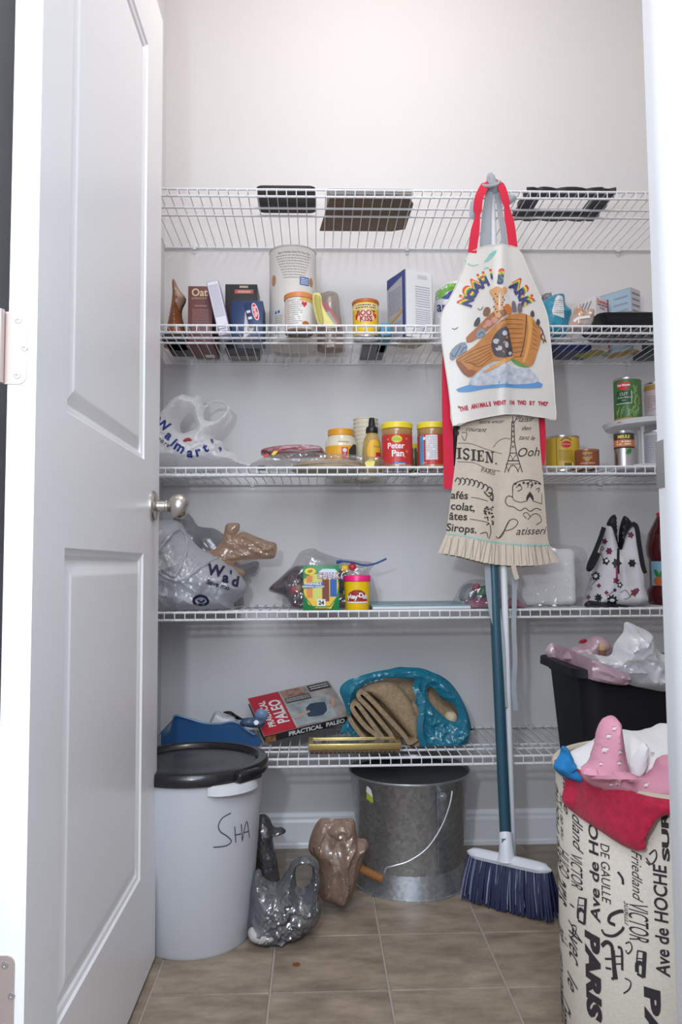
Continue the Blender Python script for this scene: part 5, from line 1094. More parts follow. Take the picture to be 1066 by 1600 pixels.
q = at(704, 1122, -0.215); rnd = random.Random(3)
obj('twine', join(*[tube([q+(Vector((math.cos(a)*math.cos(b_)+0, math.sin(a), math.cos(a)*math.sin(b_)))*0.017) for a in [2*math.pi*k/16 for k in range(16)]], 0.0022, 5, closed=True) for b_ in [0.2*j for j in range(15)]]), M('twine_cream', (0.66, 0.54, 0.36), 0.8), t)
blu = MP('film_bluebag', (0.03, 0.36, 0.52), 0.14, 0.50, 0.25, 0.9, 40, 0.07)
t = thing('blue_bag', 'bright blue plastic bag holding the burlap on the lowest shelf', 'bag', (at(640, 1170, -.2).x, -0.2, Z5))
obj('front_film', inflate([(531, 1078), (542, 1064), (570, 1054), (600, 1047), (640, 1043), (668, 1047), (695, 1063), (718, 1088), (731, 1115), (735, 1140), (730, 1163), (716, 1177), (690, 1178), (660, 1174), (640, 1171), (600, 1164), (572, 1160), (556, 1152), (542, 1145), (532, 1148), (535, 1136), (544, 1120), (538, 1100)],
    -0.243, 0.012, holes=([(549, 1112), (556, 1086), (575, 1067), (605, 1060), (640, 1062), (655, 1068), (656, 1085), (648, 1100), (658, 1125), (660, 1160), (648, 1168), (610, 1160), (575, 1152), (552, 1136)], [(668, 1076), (676, 1074), (690, 1090), (708, 1100), (716, 1116), (713, 1128), (696, 1122), (676, 1102), (668, 1088)]), R=0.03, wr=0.003, wsc=28, seed=54, zmin=Z5+0.001, step=0.004, back=0.6, cr=120, ca=0.005, cw=0.005, pw=1.2), blu, t)
obj('rear_film', inflate([(548, 1072), (600, 1048), (640, 1043), (696, 1060), (728, 1105), (738, 1150), (728, 1172), (600, 1160), (556, 1130)], -0.075, 0.02, R=0.03, wr=0.004, seed=55, zmin=Z5+0.004, cr=30), blu, t)
obj('strap', ribbon(spline([at(x, y, -0.270+dy) for x, y, dy in ((655, 1062, .03), (650, 1075, 0), (657, 1092, -.004), (659, 1112, -.004), (656, 1140, -.002), (662, 1166, .01))], 5), 0.016, 0.001), blu, t)

# ================================================================== on the floor
# round bin with black lid
Yc = -0.530; lw = MP('bin_plastic', (0.76, 0.78, 0.83), 0.02, 0.22, 0.3, 0.1, 6, 0.06)
xr = at(412, 1225, Yc).x; RB = 0.152; cx = xr-RB; zr = at(380, 1212, Yc).z+0.022
t = thing('storage_bin', 'round translucent white plastic bin with handwriting and a black lid', 'bin', (cx, Yc, 0))
rb = 0.124
obj('tub', lathe([(0, 0.004), (rb*0.9, 0.003), (rb*0.97, 0.0), (rb*1.0, 0.006), (rb+(RB-rb)*0.72, zr*0.74), (rb+(RB-rb)*0.80, zr*0.765), (rb+(RB-rb)*0.98, zr-0.004), (RB, zr), (RB-0.003, zr), (rb+(RB-rb)*0.95-0.003, zr-0.03), (rb-0.004, 0.010), (0, 0.010)], (cx, Yc), 56), lw, t)
obj('contents', lathe([(0, 0.012), (rb*0.93, 0.012), (rb*1.03, 0.20), (rb*0.9, 0.235), (0, 0.245)], (cx, Yc), 36), M('bin_contents', (0.46, 0.36, 0.34), 0.8, col2=(0.62, 0.58, 0.60), vscale=16), t)
a_ = 0.72
hb = [(cx+(RB+0.004)*math.sin(a), Yc-(RB+0.004)*math.cos(a)) for a in [a_-0.42+0.84*k/10 for k in range(11)]]
V = []; Fc = []
for i, (x, y) in enumerate(hb):
    k = 1+0.13*math.sin(math.pi*i/10)**0.5; X_, Y_ = cx+(x-cx)*k, Yc+(y-Yc)*k
    V += [(x, y, zr-0.002), (X_, Y_, zr-0.004), (X_, Y_, zr-0.024), (cx+(X_-cx)*0.985, Yc+(Y_-Yc)*0.985, zr-0.024), (cx+(X_-cx)*0.985, Yc+(Y_-Yc)*0.985, zr-0.008), (x, y, zr-0.007)]
for i in range(10):
    for k in range(6): l = (k+1) % 6; Fc.append((i*6+k, i*6+l, i*6+6+l, i*6+6+k))
Fc += [(0, 5, 4, 3, 2, 1), tuple(60+k for k in range(6))]
obj('bin_handle', (V, Fc), M('bin_handle_plastic', (0.72, 0.74, 0.76), 0.35), t)
lidm = M('lid_black', (0.012, 0.012, 0.014), 0.25, coat=0.2, bump=0.05)
RL = RB+0.010
ld = obj('lid', lathe([(RL-0.004, zr-0.006), (RL, zr-0.004), (RL+0.002, zr+0.004), (RL, zr+0.016), (RL-0.004, zr+0.021), (RL-0.018, zr+0.023), (RL-0.022, zr+0.021), (RL-0.028, zr+0.012), (RL-0.032, zr+0.011), (RL*0.35, zr+0.013), (0, zr+0.014)], (cx, Yc), 56), lidm, t)
for s in (-1.15, 0.86): obj('latch_tab', xf(box(-0.034, 0.034, -0.014, 0.012, -0.010, 0.012, 0.006, 3), Matrix.Translation((cx+(RL+0.002)*math.sin(s), Yc-(RL+0.002)*math.cos(s), zr+0.006)) @ Matrix.Rotation(s, 4, 'Z')), lidm, ld)
def tubr(z):
    if z < zr*0.74: return rb+(RB-rb)*0.72*z/(zr*0.74)
    if z < zr*0.765: return rb+(RB-rb)*(0.72+0.08*(z-zr*0.74)/(zr*0.025))
    return rb+(RB-rb)*(0.80+0.18*(z-zr*0.765)/(zr*0.235))
sf = cyl(cx, Yc, tubr, 0, ang0(cx, Yc), 0.0012)
ink = M('marker_ink', (0.05, 0.05, 0.09), 0.6)
def binuv(px, py):   # picture point -> arc position and height on the tub wall
    r_ = ray(px, py); rr_ = rb+(RB-rb)*0.55; ox, oy = CAM.x-cx, CAM.y-Yc; A_ = r_.x**2+r_.y**2; B_ = ox*r_.x+oy*r_.y; C_ = ox*ox+oy*oy-rr_*rr_
    k_ = (-B_-math.sqrt(max(0, B_*B_-A_*C_)))/A_; P = CAM+r_*k_; return (math.atan2(P.x-cx, Yc-P.y)-ang0(cx, Yc))*rr_, P.z
strokes = [[(360, 1268), (347, 1276), (341, 1288), (344, 1298), (355, 1306), (361, 1314), (352, 1321), (333, 1323)], [(366, 1290), (368, 1316)], [(366, 1304), (376, 1302)], [(376, 1286), (378, 1314)], [(378, 1312), (384, 1282), (389, 1308)], [(380, 1300), (388, 1298)]]
prt('handwriting', [l2([binuv(*p) for p in s], 0.0022, len(s) > 2) for s in strokes], sf, ink, t)
# grey bags
dg = MP('film_darkgrey', (0.17, 0.18, 0.20), 0.22, 0.30, 0.16, 1.0, 28, 0.24)
t = thing('grey_bag', 'crumpled dark grey plastic bag on the floor beside the white bin', 'bag', (at(440, 1470, -.56).x, -0.56, 0))
obj('film', inflate([(387, 1462), (384, 1440), (388, 1410), (390, 1385), (396, 1365), (406, 1358), (412, 1372), (425, 1380), (436, 1378), (450, 1358), (458, 1345), (472, 1338), (488, 1340), (497, 1352), (500, 1376), (498, 1400), (502, 1420), (498, 1440), (478, 1458), (450, 1472), (420, 1478), (398, 1474)],
    -0.560, 0.052, holes=([(462, 1362), (468, 1352), (480, 1350), (488, 1358), (486, 1378), (476, 1388), (464, 1384)],), R=0.05, wr=0.006, wsc=22, seed=61, zmin=0.001, step=0.0038, cr=150, ca=0.008, cw=0.005, pw=0.9), dg, t)
obj('pale_contents', inflate([(389, 1466), (390, 1450), (410, 1450), (430, 1456), (428, 1470), (405, 1474)], -0.600, 0.02, wr=0.002, seed=62, zmin=0.002), M('contents_pale', (0.48, 0.45, 0.43), 0.6), t)
t = thing('grey_bag', 'tall dark grey plastic bag standing behind the crumpled grey bag', 'bag', (at(410, 1400, -.36).x, -0.365, 0))
obj('film', inflate([(392, 1420), (396, 1300), (400, 1280), (410, 1272), (420, 1278), (428, 1292), (440, 1293), (447, 1300), (436, 1306), (426, 1310), (432, 1340), (438, 1380), (440, 1420)], -0.365, 0.035, R=0.025, wr=0.004, wsc=26, seed=63, zmin=0.001, step=0.004, cr=60, ca=0.006, cw=0.006, ang=1.5, pw=0.9), MP('film_nightgrey', (0.11, 0.115, 0.13), 0.20, 0.25, 0.18, 1.0, 28, 0.20), t)
# brown bag
t = thing('tan_bag', 'brown plastic bag on the floor leaning on the galvanised bucket', 'bag', (at(530, 1410, -.4).x, -0.40, 0))
tb = MP('film_brownbag', (0.42, 0.29, 0.22), 0.10, 0.30, 0.22, 0.9, 30, 0.14)
obj('film', inflate([(482, 1322), (488, 1300), (497, 1284), (508, 1278), (530, 1280), (552, 1280), (557, 1300), (560, 1310), (572, 1312), (577, 1324), (570, 1334), (567, 1344), (560, 1370), (553, 1395), (545, 1408), (535, 1414), (515, 1410), (500, 1402), (497, 1380), (498, 1350), (485, 1334)], -0.415, 0.040, R=0.035, wr=0.004, wsc=24, seed=64, zmin=0.001, step=0.0036, back=0.6, cr=60, ca=0.009, cw=0.006, ang=1.45, pw=0.9), tb, t)
obj('knot', inflate([(512, 1300), (522, 1290), (540, 1290), (552, 1302), (545, 1312), (530, 1314), (518, 1310)], -0.452, 0.012, wr=0.003, wsc=50, seed=65, step=0.003, cr=30, ca=0.004, cw=0.004), tb, t)
obj('yellow_fruit', inflate([(515, 1375), (522, 1362), (532, 1372), (533, 1395), (526, 1406), (518, 1398)], -0.448, 0.010, wr=0), M('fruit_yellow', (0.74, 0.62, 0.10), 0.5), t)
# galvanised bucket
gal = bpy.data.materials.new('galvanised'); gal.use_nodes = True; MATS['galvanised'] = gal
nt = gal.node_tree; b = nt.nodes['Principled BSDF']; tc = nt.nodes.new('ShaderNodeTexCoord'); vo = nt.nodes.new('ShaderNodeTexVoronoi'); vo.inputs['Scale'].default_value = 110
nt.links.new(tc.outputs['Object'], vo.inputs['Vector']); rp = nt.nodes.new('ShaderNodeValToRGB')
e = rp.color_ramp.elements; e[0].position = 0.1; e[0].color = (0.40, 0.42, 0.445, 1); e[1].position = 0.9; e[1].color = (0.56, 0.585, 0.61, 1)
nt.links.new(vo.outputs['Color'], rp.inputs[0])
no = nt.nodes.new('ShaderNodeTexNoise'); no.inputs['Scale'].default_value = 90; nt.links.new(tc.outputs['Object'], no.inputs['Vector'])
r2p = nt.nodes.new('ShaderNodeValToRGB'); r2p.color_ramp.elements[0].position = 0.68; r2p.color_ramp.elements[1].position = 0.74; nt.links.new(no.outputs['Fac'], r2p.inputs[0])
mx = nt.nodes.new('ShaderNodeMixRGB'); mx.inputs[2].default_value = (0.72, 0.74, 0.76, 1); nt.links.new(r2p.outputs[0], mx.inputs[0]); nt.links.new(rp.outputs[0], mx.inputs[1]); nt.links.new(mx.outputs[0], b.inputs['Base Color'])
b.inputs['Metallic'].default_value = 0.80; b.inputs['Roughness'].default_value = 0.34
Yc = -0.245; cx = at(641, 1300, Yc).x; zr = at(641, 1227, Yc-0.158).z; RT, RBt, RF = 0.158, 0.134, 0.150
t = thing('metal_bucket', 'galvanised metal bucket with a wire handle under the lowest shelf', 'bucket', (cx, Yc, 0))
obj('pail', lathe([(0, 0.030), (RBt-0.004, 0.030), (RT-0.0045, zr-0.004), (RT-0.002, zr+0.001), (RT+0.001, zr+0.001), (RT+0.002, zr-0.002), (RT, zr-0.005), (RT-0.002, zr-0.006), (RBt+0.0005, 0.052), (RBt, 0.050), (RBt, 0.028)], (cx, Yc), 64), gal, t, sharp=60)
obj('inner_wall', lathe([(0, 0.0315), (RBt-0.0055, 0.0315), (RT-0.0060, zr-0.006)], (cx, Yc), 64), M('bucket_dark', (0.035, 0.035, 0.038), 0.7), t)  # near-black lining surface added just inside the pail
obj('foot_ring', lathe([(RBt-0.001, 0.055), (RBt+0.001, 0.0545), (RBt+0.003, 0.046), (RF-0.002, 0.004), (RF, 0.003), (RF, 0.0), (RF-0.003, 0.0), (RBt-0.001, 0.046)], (cx, Yc), 64), gal, t)
sf = cyl(cx, Yc, lambda z: RBt+(RT-RBt)*(z-0.05)/(zr-0.05), 0, ang0(cx, Yc), 0.0012)
prt('seam', [r2(0.068, 0.056, 0.072, zr-0.01, 1, 6)], sf, gal, t)
prt('green_sticker', [p2([(-0.118, zr-0.048), (-0.097, zr-0.056), (-0.095, zr-0.040), (-0.117, zr-0.030)], 0.008)], sf, M('sticker_green', (0.42, 0.52, 0.06), 0.5), t)
prt('sticker_tear', [p2([(-0.119, zr-0.030), (-0.096, zr-0.040), (-0.102, zr-0.020), (-0.115, zr-0.014)], 0.008)], sf, PAPER, t)
ear = sf(0.083, zr-0.033, 2)
for u in (0.083,):
    c = sf(u, zr-0.033, 1); n_ = (c-Vector((cx, Yc, c.z))).normalized()
    obj('ear', join(tube([c-n_*0.001, c+n_*0.004], 0.011, 16), tube([c+n_*0.004, c+n_*0.008], 0.005, 12)), gal, t)
# bail: from the ear down across the front
H0 = at(707, 1236, -0.395); H1 = at(601, 1363, -0.418); mid = [H0, at(703, 1258, -0.405), at(690, 1292, -0.415), at(668, 1325, -0.425), (at(640, 1345, -0.428)), at(615, 1353, -0.425), at(604, 1356, -0.420), H1]
obj('bail', tube(spline(mid, 6), 0.0021, 8), M('wire_zinc', (0.66, 0.68, 0.70), 0.3, metal=0.8), t)
G0, G1 = at(598, 1374, -0.420), at(563, 1357, -0.405)
P = [G0.lerp(G1, k/14) for k in range(15)]
obj('grip', tube(P, [0.009+0.0018*(k % 2) for k in range(15)], 14), M('grip_wood', (0.30, 0.13, 0.04), 0.5), t)
t = thing('clear_wrap', 'clear plastic wrap inside the galvanised bucket', 'plastic', (cx, Yc, 0.05))
obj('film', inflate([(600, 1300), (610, 1230), (625, 1205), (650, 1208), (680, 1222), (700, 1240), (700, 1300)], Yc+0.02, 0.04, wr=0.010, wsc=30, seed=66), MP('film_grey2', (0.62, 0.63, 0.65), 0.60, 0.2, 0.15, 1.0, 50, 0.15), t)

# ================================================================== trash can, hamper
t = thing('trash_can', 'black plastic trash can in the corner behind the laundry hamper', 'trash can', (0.72, -0.53, 0))
tc_ = M('trash_black', (0.008, 0.008, 0.010), 0.6, bump=0.25, bscale=300, spec=0.3)
zt = at(857, 1036, -0.41).z+0.020; X0, X1, Y0, Y1 = at(854, 1040, -0.41).x, 0.90, -0.675, -0.395
V = []; Fc = []; loops = [(0.045, 0.0), (0.004, zt-0.030), (0.0, zt-0.03), (0.0, zt-0.006), (-0.016, zt-0.006), (-0.018, zt-0.018), (-0.021, zt-0.018), (-0.020, zt), (0.004, zt), (0.008, zt-0.03), (0.048, 0.006)]
for ins, z in loops: V += [(x, y, z) for x, y in rrect(X0+ins, Y0+ins, X1-ins, Y1-max(ins, 0), 0.04, 6)]
n = len(V)//len(loops)
for j in range(len(loops)-1): Fc += [(j*n+i, j*n+(i+1) % n, (j+1)*n+(i+1) % n, (j+1)*n+i) for i in range(n)]
Fc += [tuple(range(n))[::-1], tuple(range((len(loops)-1)*n, len(loops)*n))]
obj('can_body', (V, Fc), tc_, t)
lin = MP('liner_white', (0.84, 0.85, 0.88), 0.06, 0.40, 0.3, 0.9, 26, 0.10)
t = thing('bin_liner', 'white plastic liner hanging over the rim of the black trash can', 'liner', (0.72, -0.53, zt-0.08))
obj('pink_cuff', inflate([(853, 1018), (858, 1008), (866, 1005), (885, 1012), (915, 1026), (950, 1040), (985, 1052), (980, 1070), (940, 1066), (908, 1056), (880, 1042), (860, 1030)], -0.706, 0.0035, R=0.012, wr=0.001, wsc=30, seed=71, step=0.004, cr=40, ca=0.004, cw=0.004, ang=-0.4, pw=0.9, plane=lambda px: -0.46-0.26*min(1, max(0, (px-853)/60))), MP('liner_pink', (0.66, 0.46, 0.54), 0.05, 0.35, 0.3, 0.8, 26, 0.10), t)
obj('film', inflate([(884, 1013), (905, 1019), (932, 1023), (955, 1025), (962, 1004), (975, 988), (979, 972), (1000, 980), (1016, 988), (1020, 1006), (1032, 1020), (1050, 1030), (1050, 1078), (1010, 1076), (980, 1068), (940, 1046), (905, 1030)], -0.690, 0.026, R=0.03, wr=0.005, wsc=20, seed=72, step=0.0045, cr=80, ca=0.007, cw=0.006, pw=0.9, plane=lambda px: -0.47-0.225*min(1, max(0, (px-860)/60))), lin, t)
obj('rear_film', inflate([(880, 1030), (895, 1012), (915, 1006), (925, 995), (940, 994), (952, 1004), (958, 1030), (920, 1040)], -0.560, 0.022, R=0.02, wr=0.004, wsc=24, seed=73, step=0.0045, cr=30, ca=0.005), MP('liner_rose', (0.62, 0.44, 0.50), 0.12, 0.4, 0.3, 0.8, 26, 0.10), t)
obj('red_mark', inflate([(904, 1004), (910, 998), (918, 999), (916, 1004), (908, 1006)], -0.585, 0.004, wr=0), M('rag_red', (0.32, 0.02, 0.03), 0.6), t)
t = thing('wooden_stick', 'short tan wooden stick poking out of the white bin liner', 'stick', tuple(at(939, 1027, -0.60)))
a, b_ = at(936, 1027, -0.60), at(944, 1005, -0.60)
obj('stick_end', box(a.x, b_.x, -0.608, -0.598, (a.z+b_.z)/2, b_.z, 0.0008), M('wood_tan', (0.60, 0.36, 0.20), 0.7), t); obj('stick_shaft', box(a.x, b_.x, -0.608, -0.598, a.z-0.05, (a.z+b_.z)/2, 0.0008), M('wood_brown', (0.18, 0.08, 0.05), 0.7), t)
# ---- hamper
HX, HY, HR, HH = 0.618, -1.000, 0.205, 0.470
canv = M('hamper_canvas', (0.80, 0.74, 0.64), 0.9, bump=0.5, bscale=600, var=0.08, vscale=200)
t = thing('laundry_hamper', 'round canvas laundry hamper printed with French script', 'hamper', (HX, HY, 0))
obj('canvas', lathe([(0, 0.003), (HR-0.004, 0.003), (HR, 0.012), (HR, HH-0.012), (HR-0.002, HH-0.008), (HR-0.006, HH-0.010), (HR-0.006, 0.02), (0, 0.015)], (HX, HY), 72), canv, t)
obj('rim', tube([(HX+(HR-0.001)*math.sin(a), HY-(HR-0.001)*math.cos(a), HH-0.004) for a in [2*math.pi*k/72 for k in range(72)]], 0.0075, 10, closed=True), M('hamper_piping', (0.56, 0.50, 0.40), 0.9), t)
ha = ang0(HX, HY)
def huv(px, py):
    r_ = ray(px, py); ox, oy = CAM.x-HX, CAM.y-HY; A_ = r_.x**2+r_.y**2; B_ = ox*r_.x+oy*r_.y; C_ = ox*ox+oy*oy-HR*HR
    disc = max(0, B_*B_-A_*C_); s = (-B_-math.sqrt(disc))/A_; P = CAM+r_*s
    a = math.atan2(P.x-HX, HY-P.y); return (a-ha)*HR, P.z
hs = cyl(HX, HY, HR, 0, ha, 0.0008)
def hfit(s, x0, x1, y0, y1, cw=True, **kw):
    """text running along the hamper's height, fitted to the patch between two picture corners"""
    V, Fc = t2(s, 1.0, 0, 0, **kw); A_ = np.array(V); lo, hi = A_.min(0), A_.max(0)
    u0, u1 = huv(x0, (y0+y1)/2)[0], huv(x1, (y0+y1)/2)[0]; v0, v1 = huv((x0+x1)/2, y0)[1], huv((x0+x1)/2, y1)[1]
    o = []
    for x, y in V:
        a_, b_ = (x-lo[0])/(hi[0]-lo[0]), (y-lo[1])/(hi[1]-lo[1])
        o.append((u0+(u1-u0)*b_, v0+(v1-v0)*a_) if cw else (u0+(u1-u0)*(1-b_), v1+(v0-v1)*a_))
    return sub((o, [f[::-1] for f in Fc] if False else Fc), 0.02)
inkh = M('hamper_ink', (0.035, 0.030, 0.035), 0.8)
HP = [hfit('VICTOR', 893, 911, 1336, 1389), hfit('HUGO', 875, 890, 1330, 1369), hfit('Friedland', 895, 911, 1236, 1330, shear=0.35), hfit('Marie', 881, 890, 1200, 1272, shear=0.4), hfit('Ave de HOCHE', 921, 936, 1225, 1438, False, bold=0.02),
      hfit('DE GAULLE', 940, 954, 1320, 1410), hfit('Ave Hoche', 866, 874, 1225, 1345, False, shear=0.3), hfit('rue de l Arc', 875, 880, 1240, 1310, False, shear=0.3), hfit('PARIS', 916, 940, 1460, 1592, bold=0.06), hfit('Friedland', 988, 1004, 1330, 1408, shear=0.35),
      hfit('VICTOR', 983, 1014, 1412, 1472), hfit('Ave de HOCHE', 1023, 1045, 1352, 1524, False, bold=0.02), hfit('aris', 866, 898, 1378, 1414, sx=1.0), hfit('Avec', 890, 911, 1446, 1508, shear=0.5), hfit('American', 872, 880, 1482, 1562, False, shear=0.4),
      hfit('PA', 1008, 1034, 1545, 1640, bold=0.06), hfit('rment', 975, 982, 1408, 1445, False, shear=0.4), hfit('tielt', 864, 888, 1445, 1462, shear=0.2), hfit('le', 888, 903, 1525, 1550, shear=0.5), hfit('Champs', 873, 893, 1560, 1612, shear=0.4), hfit('SUR', 1034, 1046, 1265, 1345, False, bold=0.05), hfit('hugo', 974, 981, 1250, 1262, False)]
prts('french_print', HP, hs, inkh, t)
def hline(pts, wd, **kw): return sub(l2([huv(*p) for p in pts], wd, **kw), 0.02)
prts('scroll_print', [hline([(962, 1445), (952, 1440), (955, 1430), (968, 1424), (975, 1424)], 0.005), hline([(941, 1452), (946, 1460), (960, 1462), (972, 1454), (975, 1448)], 0.004),
    hline([(978, 1474), (985, 1472), (988, 1482), (982, 1490), (978, 1484)], 0.002), hline([(1015, 1335), (1024, 1328), (1026, 1340), (1018, 1350), (1010, 1340)], 0.0022), hline([(1010, 1346), (1016, 1352)], 0.002),
    hline([(966, 1362), (973, 1372), (974, 1382)], 0.004), hline([(977, 1528), (986, 1534), (984, 1545), (975, 1552)], 0.002), hline([(894, 1445), (901, 1448), (899, 1460), (892, 1465)], 0.0022)], hs, inkh, t)
prt('column_print', [hline([(941, 1478), (948, 1472), (956, 1476), (958, 1490), (961, 1530)], 0.006), hline([(953, 1476), (958, 1486), (965, 1530)], 0.003), hline([(966, 1480), (972, 1484), (973, 1516)], 0.004), hline([(960, 1484), (963, 1520)], 0.003), hline([(946, 1498), (956, 1498)], 0.003), hline([(947, 1512), (956, 1514)], 0.003), hline([(962, 1494), (973, 1494)], 0.002), hline([(962, 1506), (973, 1506)], 0.002), hline([(960, 1530), (956, 1528)], 0.004)], hs, inkh, t)
for dx, dy in ((0, 0), (92, 83)):
    prt('stamp_print', [hline([(905+dx, 1402+dy), (918+dx, 1405+dy)], 0.0022, smooth=False), hline([(905+dx, 1402+dy), (903+dx, 1422+dy)], 0.002, smooth=False), hline([(916+dx, 1404+dy), (914+dx, 1444+dy)], 0.006, smooth=False), hline([(904+dx, 1438+dy), (914+dx, 1444+dy)], 0.004, smooth=False), hline([(904+dx, 1436+dy), (904+dx, 1424+dy), (909+dx, 1421+dy), (914+dx, 1426+dy)], 0.006), hline([(904+dx, 1414+dy), (913+dx, 1415+dy)], 0.0015, smooth=False)], hs, inkh, t)
# ---- laundry
def hsurf(x, z):
    d = HR*HR-(x-HX)**2; return HY-math.sqrt(max(d, 0.001))
wc = M('cotton_white', (0.80, 0.80, 0.81), 0.85, bump=0.15, bscale=200)
t = thing('white_garment', 'white cotton garment heaped in the laundry hamper', 'clothing', (HX, HY, HH-0.12))
obj('cloth', inflate([(884, 1225), (884, 1205), (890, 1188), (905, 1175), (922, 1168), (935, 1160), (952, 1148), (975, 1142), (1010, 1144), (1030, 1140), (1055, 1140), (1060, 1270), (960, 1258), (905, 1240)], -1.00, 0.10, R=0.05, wr=0.006, wsc=12, seed=81, step=0.0055, cr=40, ca=0.009, cw=0.012, ang=1.2), wc, t)
obj('fold', inflate([(980, 1200), (990, 1180), (1005, 1160), (1014, 1170), (1010, 1195), (1000, 1215), (985, 1215)], -1.105, 0.012, wr=0.004, wsc=20, seed=82), wc, t)
pk = M('flannel_pink', (0.70, 0.32, 0.41), 0.9, bump=0.2, bscale=300, var=0.12, vscale=12)
def join2(*gs):
    V = []; Fc = []
    for g in gs: k = len(V); V += list(g[0]); Fc += [tuple(i+k for i in f) for f in g[1]]
    return V, Fc
t = thing('pink_garment', 'pink printed pyjama garment standing up out of the laundry hamper', 'clothing', (0.52, -1.12, HH-0.02))
PKY = -1.115
g = inflate([(908, 1202), (920, 1190), (928, 1168), (934, 1142), (942, 1125), (955, 1118), (966, 1124), (969, 1140), (973, 1165), (978, 1190), (984, 1208), (1005, 1212), (1022, 1200), (1030, 1185), (1050, 1185), (1055, 1258), (1020, 1252), (980, 1246), (945, 1236), (922, 1226), (910, 1214)], PKY, 0.040, R=0.035, wr=0.002, wsc=12, seed=83, step=0.0045, cr=9, ca=0.006, cw=0.022, ang=1.4)
obj('cloth', g, pk, t)
obj('fold', inflate([(910, 1204), (930, 1200), (960, 1206), (985, 1208), (1000, 1216), (980, 1222), (945, 1222), (920, 1216)], PKY-0.046, 0.010, wr=0.002, wsc=22, seed=84, cr=12, ca=0.004), pk, t)
ps = onmesh(g, PKY-0.04, 0.0012)
lam = [(951, 1150, 7, .3), (960, 1138, 6, -.2), (945, 1171, 9, .2), (970, 1175, 6, 1.0), (968, 1192, 6, .7), (939, 1193, 5, .6), (966, 1222, 9, .3), (1010, 1226, 7, -.3), (988, 1240, 6, .8), (955, 1226, 5, 0), (1020, 1178, 5, .4)]
prts('lamb_print', [join2(e2(x, y, r*0.50, r*0.36, 12, a, 3), e2(x+r*0.5*math.cos(a), y+r*0.5*math.sin(a)-r*0.15, r*0.26, r*0.24, 10, 0, 2), l2([(x-r*0.3, y+r*0.2), (x-r*0.35, y+r*0.62)], r*0.16, False), l2([(x+r*0.2, y+r*0.2), (x+r*0.22, y+r*0.62)], r*0.16, False)) for x, y, r, a in lam], ps, M('print_lamb', (0.80, 0.66, 0.69), 0.9), t)
prts('lamb_line', [join2(l2([(x-r*0.5, y-r*0.1), (x-r*0.2, y-r*0.42), (x+r*0.25, y-r*0.36), (x+r*0.62, y-r*0.30)], 0.7), l2([(x-r*0.45, y+r*0.62), (x+r*0.35, y+r*0.62)], 0.6, False)) for x, y, r, a in lam], ps, M('print_mauve', (0.20, 0.08, 0.11), 0.9), t, k=2)
t = thing('red_fleece', 'red fleece garment hanging over the front of the laundry hamper', 'clothing', (0.50, -1.2, HH-0.1))
RFY = -1.175
obj('cloth', inflate([(908, 1222), (918, 1220), (930, 1228), (950, 1232), (985, 1240), (1015, 1244), (1052, 1246), (1046, 1262), (1024, 1276), (1014, 1296), (1010, 1325), (1003, 1334), (985, 1332), (960, 1320), (935, 1308), (921, 1291), (924, 1270), (926, 1250), (914, 1240)], RFY, 0.020, R=0.016, wr=0.003, wsc=20, seed=85, step=0.005, back=0.5, cr=16, ca=0.006, cw=0.012,  tilt=lambda x, z: hsurf(x, z)-0.014-RFY), M('fleece_red', (0.50, 0.015, 0.055), 1.0, bump=1.0, bscale=220, var=0.25, vscale=90, sheen=0.15), t)
t = thing('blue_cloth', 'bright blue cloth at the left edge of the laundry hamper', 'clothing', (0.43, -1.0, HH-0.02))
obj('cloth', inflate([(866, 1200), (868, 1190), (876, 1178), (878, 1166), (886, 1168), (893, 1178), (899, 1198), (908, 1222), (895, 1220), (878, 1212)], -1.06, 0.018, R=0.012, wr=0.002, wsc=30, seed=86, step=0.004, cr=20, ca=0.006, cw=0.006, ang=1.0), M('cloth_cyan', (0.010, 0.20, 0.50), 0.8, bump=0.2, var=0.3, vscale=20), t)

# ================================================================== broom, mop pole, aprons
# mop pole
PT, PB_ = at(768, 282, -0.395), at(801, 1325, -0.40); PB_ = PT+(PB_-PT)*((PT.z-0.004)/(PT.z-PB_.z))
t = thing('mop_pole', 'white pole leaning against the shelves behind the aprons', 'pole', tuple(PB_))
obj('pole', tube([PB_, PT], 0.0085, 14), M('pole_white', (0.76, 0.78, 0.82), 0.4), t)
obj('pole_cap', tube([PT-Vector((0, 0, 0.002)), PT+Vector((0, 0, 0.012))], [0.0095, 0.0085], 14), M('pole_grey', (0.36, 0.40, 0.41), 0.5), t)
# broom
BL, BR = at(730, 1330, -0.375), at(862, 1362, -0.505); ax = (BR-BL); bl = ax.length; ax.normalize(); zc = 0.150
BL = Vector((BL.x, BL.y, 0)); BR = Vector((BR.x, BR.y, 0)); ax = (BR-BL).normalized(); bl = (BR-BL).length; nrm = Vector((ax.y, -ax.x, 0)); up_ = Vector((0, 0, 1))
t = thing('broom', 'broom with a blue handle and dark blue bristles standing on the floor', 'broom', tuple((BL+BR)/2))
zb0 = at(795, 1345, (BL.y+BR.y)/2).z
def bcoord(s, q, z): return BL+ax*(bl*s)+nrm*q+up_*z
g = box(0, 1, -0.014, 0.014, zb0-0.010, zb0+0.010, 0.0); 
V = []; Fc = []; NS = 14
for i in range(NS+1):
    s = i/NS; e = math.sqrt(max(0, 1-(2*s-1)**8)); hgt = 0.011*e+0.003
    for k in range(10): a = 2*math.pi*k/10; V.append(bcoord(s, 0.017*e*math.cos(a)+0.0001, zb0+hgt*math.sin(a)))
for i in range(NS):
    for k in range(10): l = (k+1) % 10; Fc.append((i*10+k, i*10+l, i*10+10+l, i*10+10+k))
Fc += [tuple(range(10))[::-1], tuple(range(NS*10, NS*10+10))]
brw = M('broom_white', (0.74, 0.77, 0.83), 0.4)
obj('head_block', (V, Fc), brw, t)
